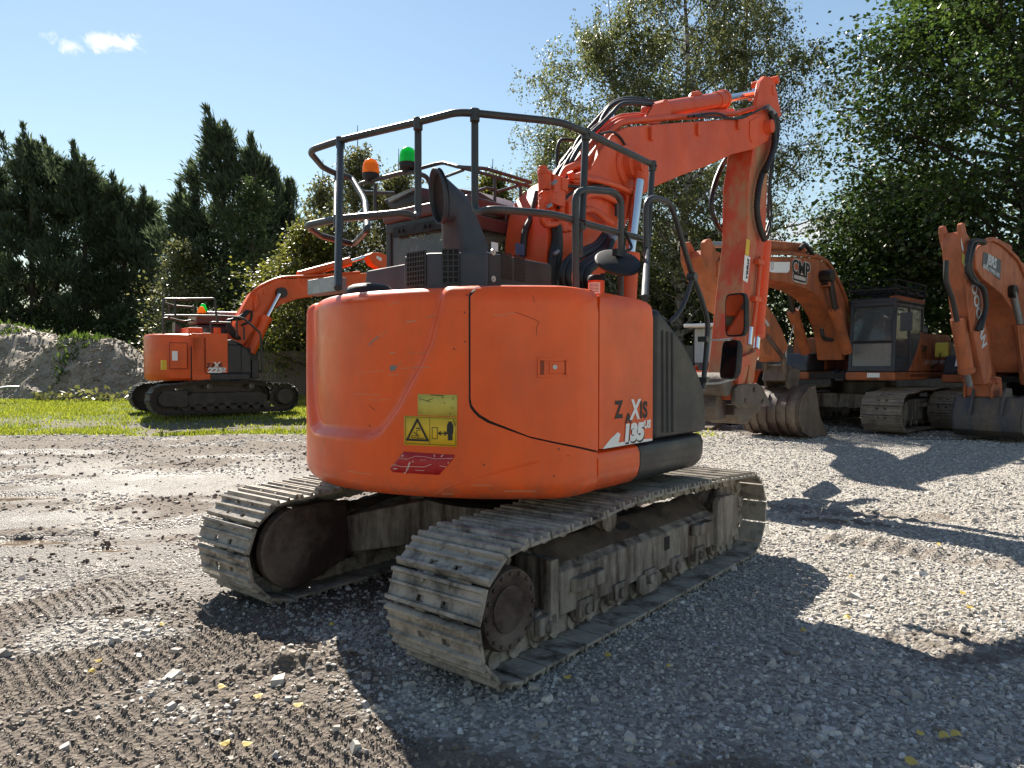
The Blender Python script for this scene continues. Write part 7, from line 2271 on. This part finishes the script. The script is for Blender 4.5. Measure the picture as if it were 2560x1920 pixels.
prof = [(ub_ - .15, .80), (ub_ + .22, .80), (ub_ + .30, .60), (ub_ + .38, .38), (ub_ + .34, .16), (ub_ + .18, .03), (ub_ - .1, .0), (ub_ - .52, .02), (ub_ - .5, .06), (ub_ - .35, .45)]
BKJ = bucket_part(JB, prof, .62, M['bucket_grey'], 0)
BKJ.location.y += .18
b = MB()
for v in (-.30, .24): b.prism([(ub_ - .1, .78), (ub_ + .34, .50), (ub_ + .42, .46), (ub_ + .30, .84), (ub_ + .2, 1.0), (ub_ - .05, .98)], v, v + .05)
b.done('bucket_ear', M['bucket_grey'], BKJ, bevel=.01)
b = MB(); q = JF.loc(at_depth(2410, 915, 14.6)); b.poly([Vector((1.86, -.85, 1.42)), Vector((1.86, -1.1, 1.42)), Vector((1.80, -1.1, 1.58)), Vector((1.80, -.85, 1.58))]); b.done('white_label', M['white'], JB, ang=0)

# ================================================================ tractor with a loader behind the large arm
TF = Frame((5.35, 18.4, .14), 215.0)
TR_ = thing('tractor', 'small red orange tractor with a white canopy, half hidden behind the large excavator arm', 'tractor', TF.o, TF.rotz)
def wheel(u, v, r, w, nm='wheel'):
    b = MB(); b.lathe([(r * .55, -w / 2), (r * .9, -w / 2), (r, -w * .32), (r, w * .32), (r * .9, w / 2), (r * .55, w / 2)], L(u, v, r), Vector((0, 1, 0)), 32)
    for k in range(18):
        a = 2 * math.pi * k / 18
        for s in (-1, 1):
            c = L(u + r * math.cos(a + s * .08), v + s * w * .22, r + r * math.sin(a + s * .08))
            b.obox(c, Vector((-math.sin(a), 0, math.cos(a))) * .035, Vector((0, w * .22, 0)) + Vector((-math.sin(a), 0, math.cos(a))) * .05 * s, Vector((math.cos(a), 0, math.sin(a))) * .035)
    o = b.done(nm, M['rubber'], TR_)
    b = MB(); b.lathe([(.0, -w * .3), (r * .5, -w * .3), (r * .58, -w * .42), (r * .58, w * .42), (r * .5, w * .3), (.0, w * .3)], L(u, v, r), Vector((0, 1, 0)), 24); b.done('rim', M['galv'], o)
for s in (-1, 1):
    wheel(-.8, s * .72, .62, .38); wheel(1.0, s * .66, .42, .26)
b = MB(); b.bx(.2, 1.5, -.32, .32, .75, 1.30); b.done('bonnet', M['orange'], TR_, bevel=.08)
b = MB(); b.bx(-1.1, 1.3, -.28, .28, .45, .78); b.done('chassis', M['dark'], TR_, bevel=.03)
b = MB(); b.bx(-.9, -.4, -.3, .3, .95, 1.08); b.bx(-1.0, -.85, -.3, .3, 1.0, 1.55); b.done('seat', M['black'], TR_, bevel=.04)
b = MB()
for s in (-1, 1):
    ring = []
    for k in range(13):
        a = math.pi * k / 12; ring.append((-.8 + .72 * math.cos(a), .62 + .72 * math.sin(a)))
    ring2 = [(-.8 + .66 * math.cos(math.pi * k / 12), .62 + .66 * math.sin(math.pi * k / 12)) for k in range(12, -1, -1)]
    b.prism(ring + ring2, s * .72 - .2, s * .72 + .2)
b.done('mudguard', M['orange'], TR_)
b = MB()
for u, v in ((-1.0, -.6), (-1.0, .6), (.15, -.6), (.15, .6)): b.tube([L(u, v, .9), L(u, v, 2.42)], .03, 8)
b.done('canopy_post', M['black'], TR_)
b = MB(); b.bx(-1.25, .55, -.75, .75, 2.40, 2.50); b.done('canopy', M['white'], TR_, bevel=.04)
t = NT('bluish_plastic_sheet'); t.set(color=t.mix(t.noise(5, 4), (.30, .38, .46), (.55, .62, .68)), rough=.3, alpha=.85); M['sheet'] = t.m
b = MB(); b.sheet([[L(-1.0 + 1.1 * k / 20, .62 + .03 * math.sin(k * 1.9), z) for k in range(21)] for z in (2.38, 1.9, 1.45, 1.2)]); b.sheet([[L(.15 + .03 * math.sin(k * 1.7), -.6 + 1.2 * k / 20, z) for k in range(21)] for z in (2.38, 1.9, 1.5)]); b.done('plastic_sheet', M['sheet'], TR_, ang=60, recalc=False)
for s in (-1, 1):
    b = MB(); b.prism([(.1, 1.25), (.25, 1.42), (1.5, 1.05), (2.15, .38), (2.25, .22), (2.05, .22), (1.38, .88), (.15, 1.15)], s * .52 - .05, s * .52 + .05); b.done('loader_arm', M['orange'], TR_, bevel=.01)
b = MB(); b.prism([(2.1, .05), (2.2, .5), (2.3, .55), (2.28, .1), (2.75, .04), (2.75, .0), (2.15, .0)], -.8, .8); b.done('loader_bucket', M['bucket'], TR_, bevel=.01)
b = MB(); b.tube([L(.0, .0, 1.25), L(-.15, 0, 1.45)], .03, 8); b.lathe([(.17, -.012), (.19, 0), (.17, .012), (.155, 0)], L(-.16, 0, 1.46), Vector((-.5, 0, .85)), 20); b.done('steering_wheel', M['black'], TR_)
b = MB(); p0, p1 = at_depth(1966, 875, 15.6), at_depth(2000, 765, 15.9); b.tube([p0, p1], .012, 6); b.cyl(p0 - UP * .95 + Vector((-.02, 0, 0)), p0 + UP * .1, .02, seg=6)
tag(b.done('marker_pole', M['galv']), 'thin grey pole leaning in front of the bushes beside the faded orange boom', 'pole')
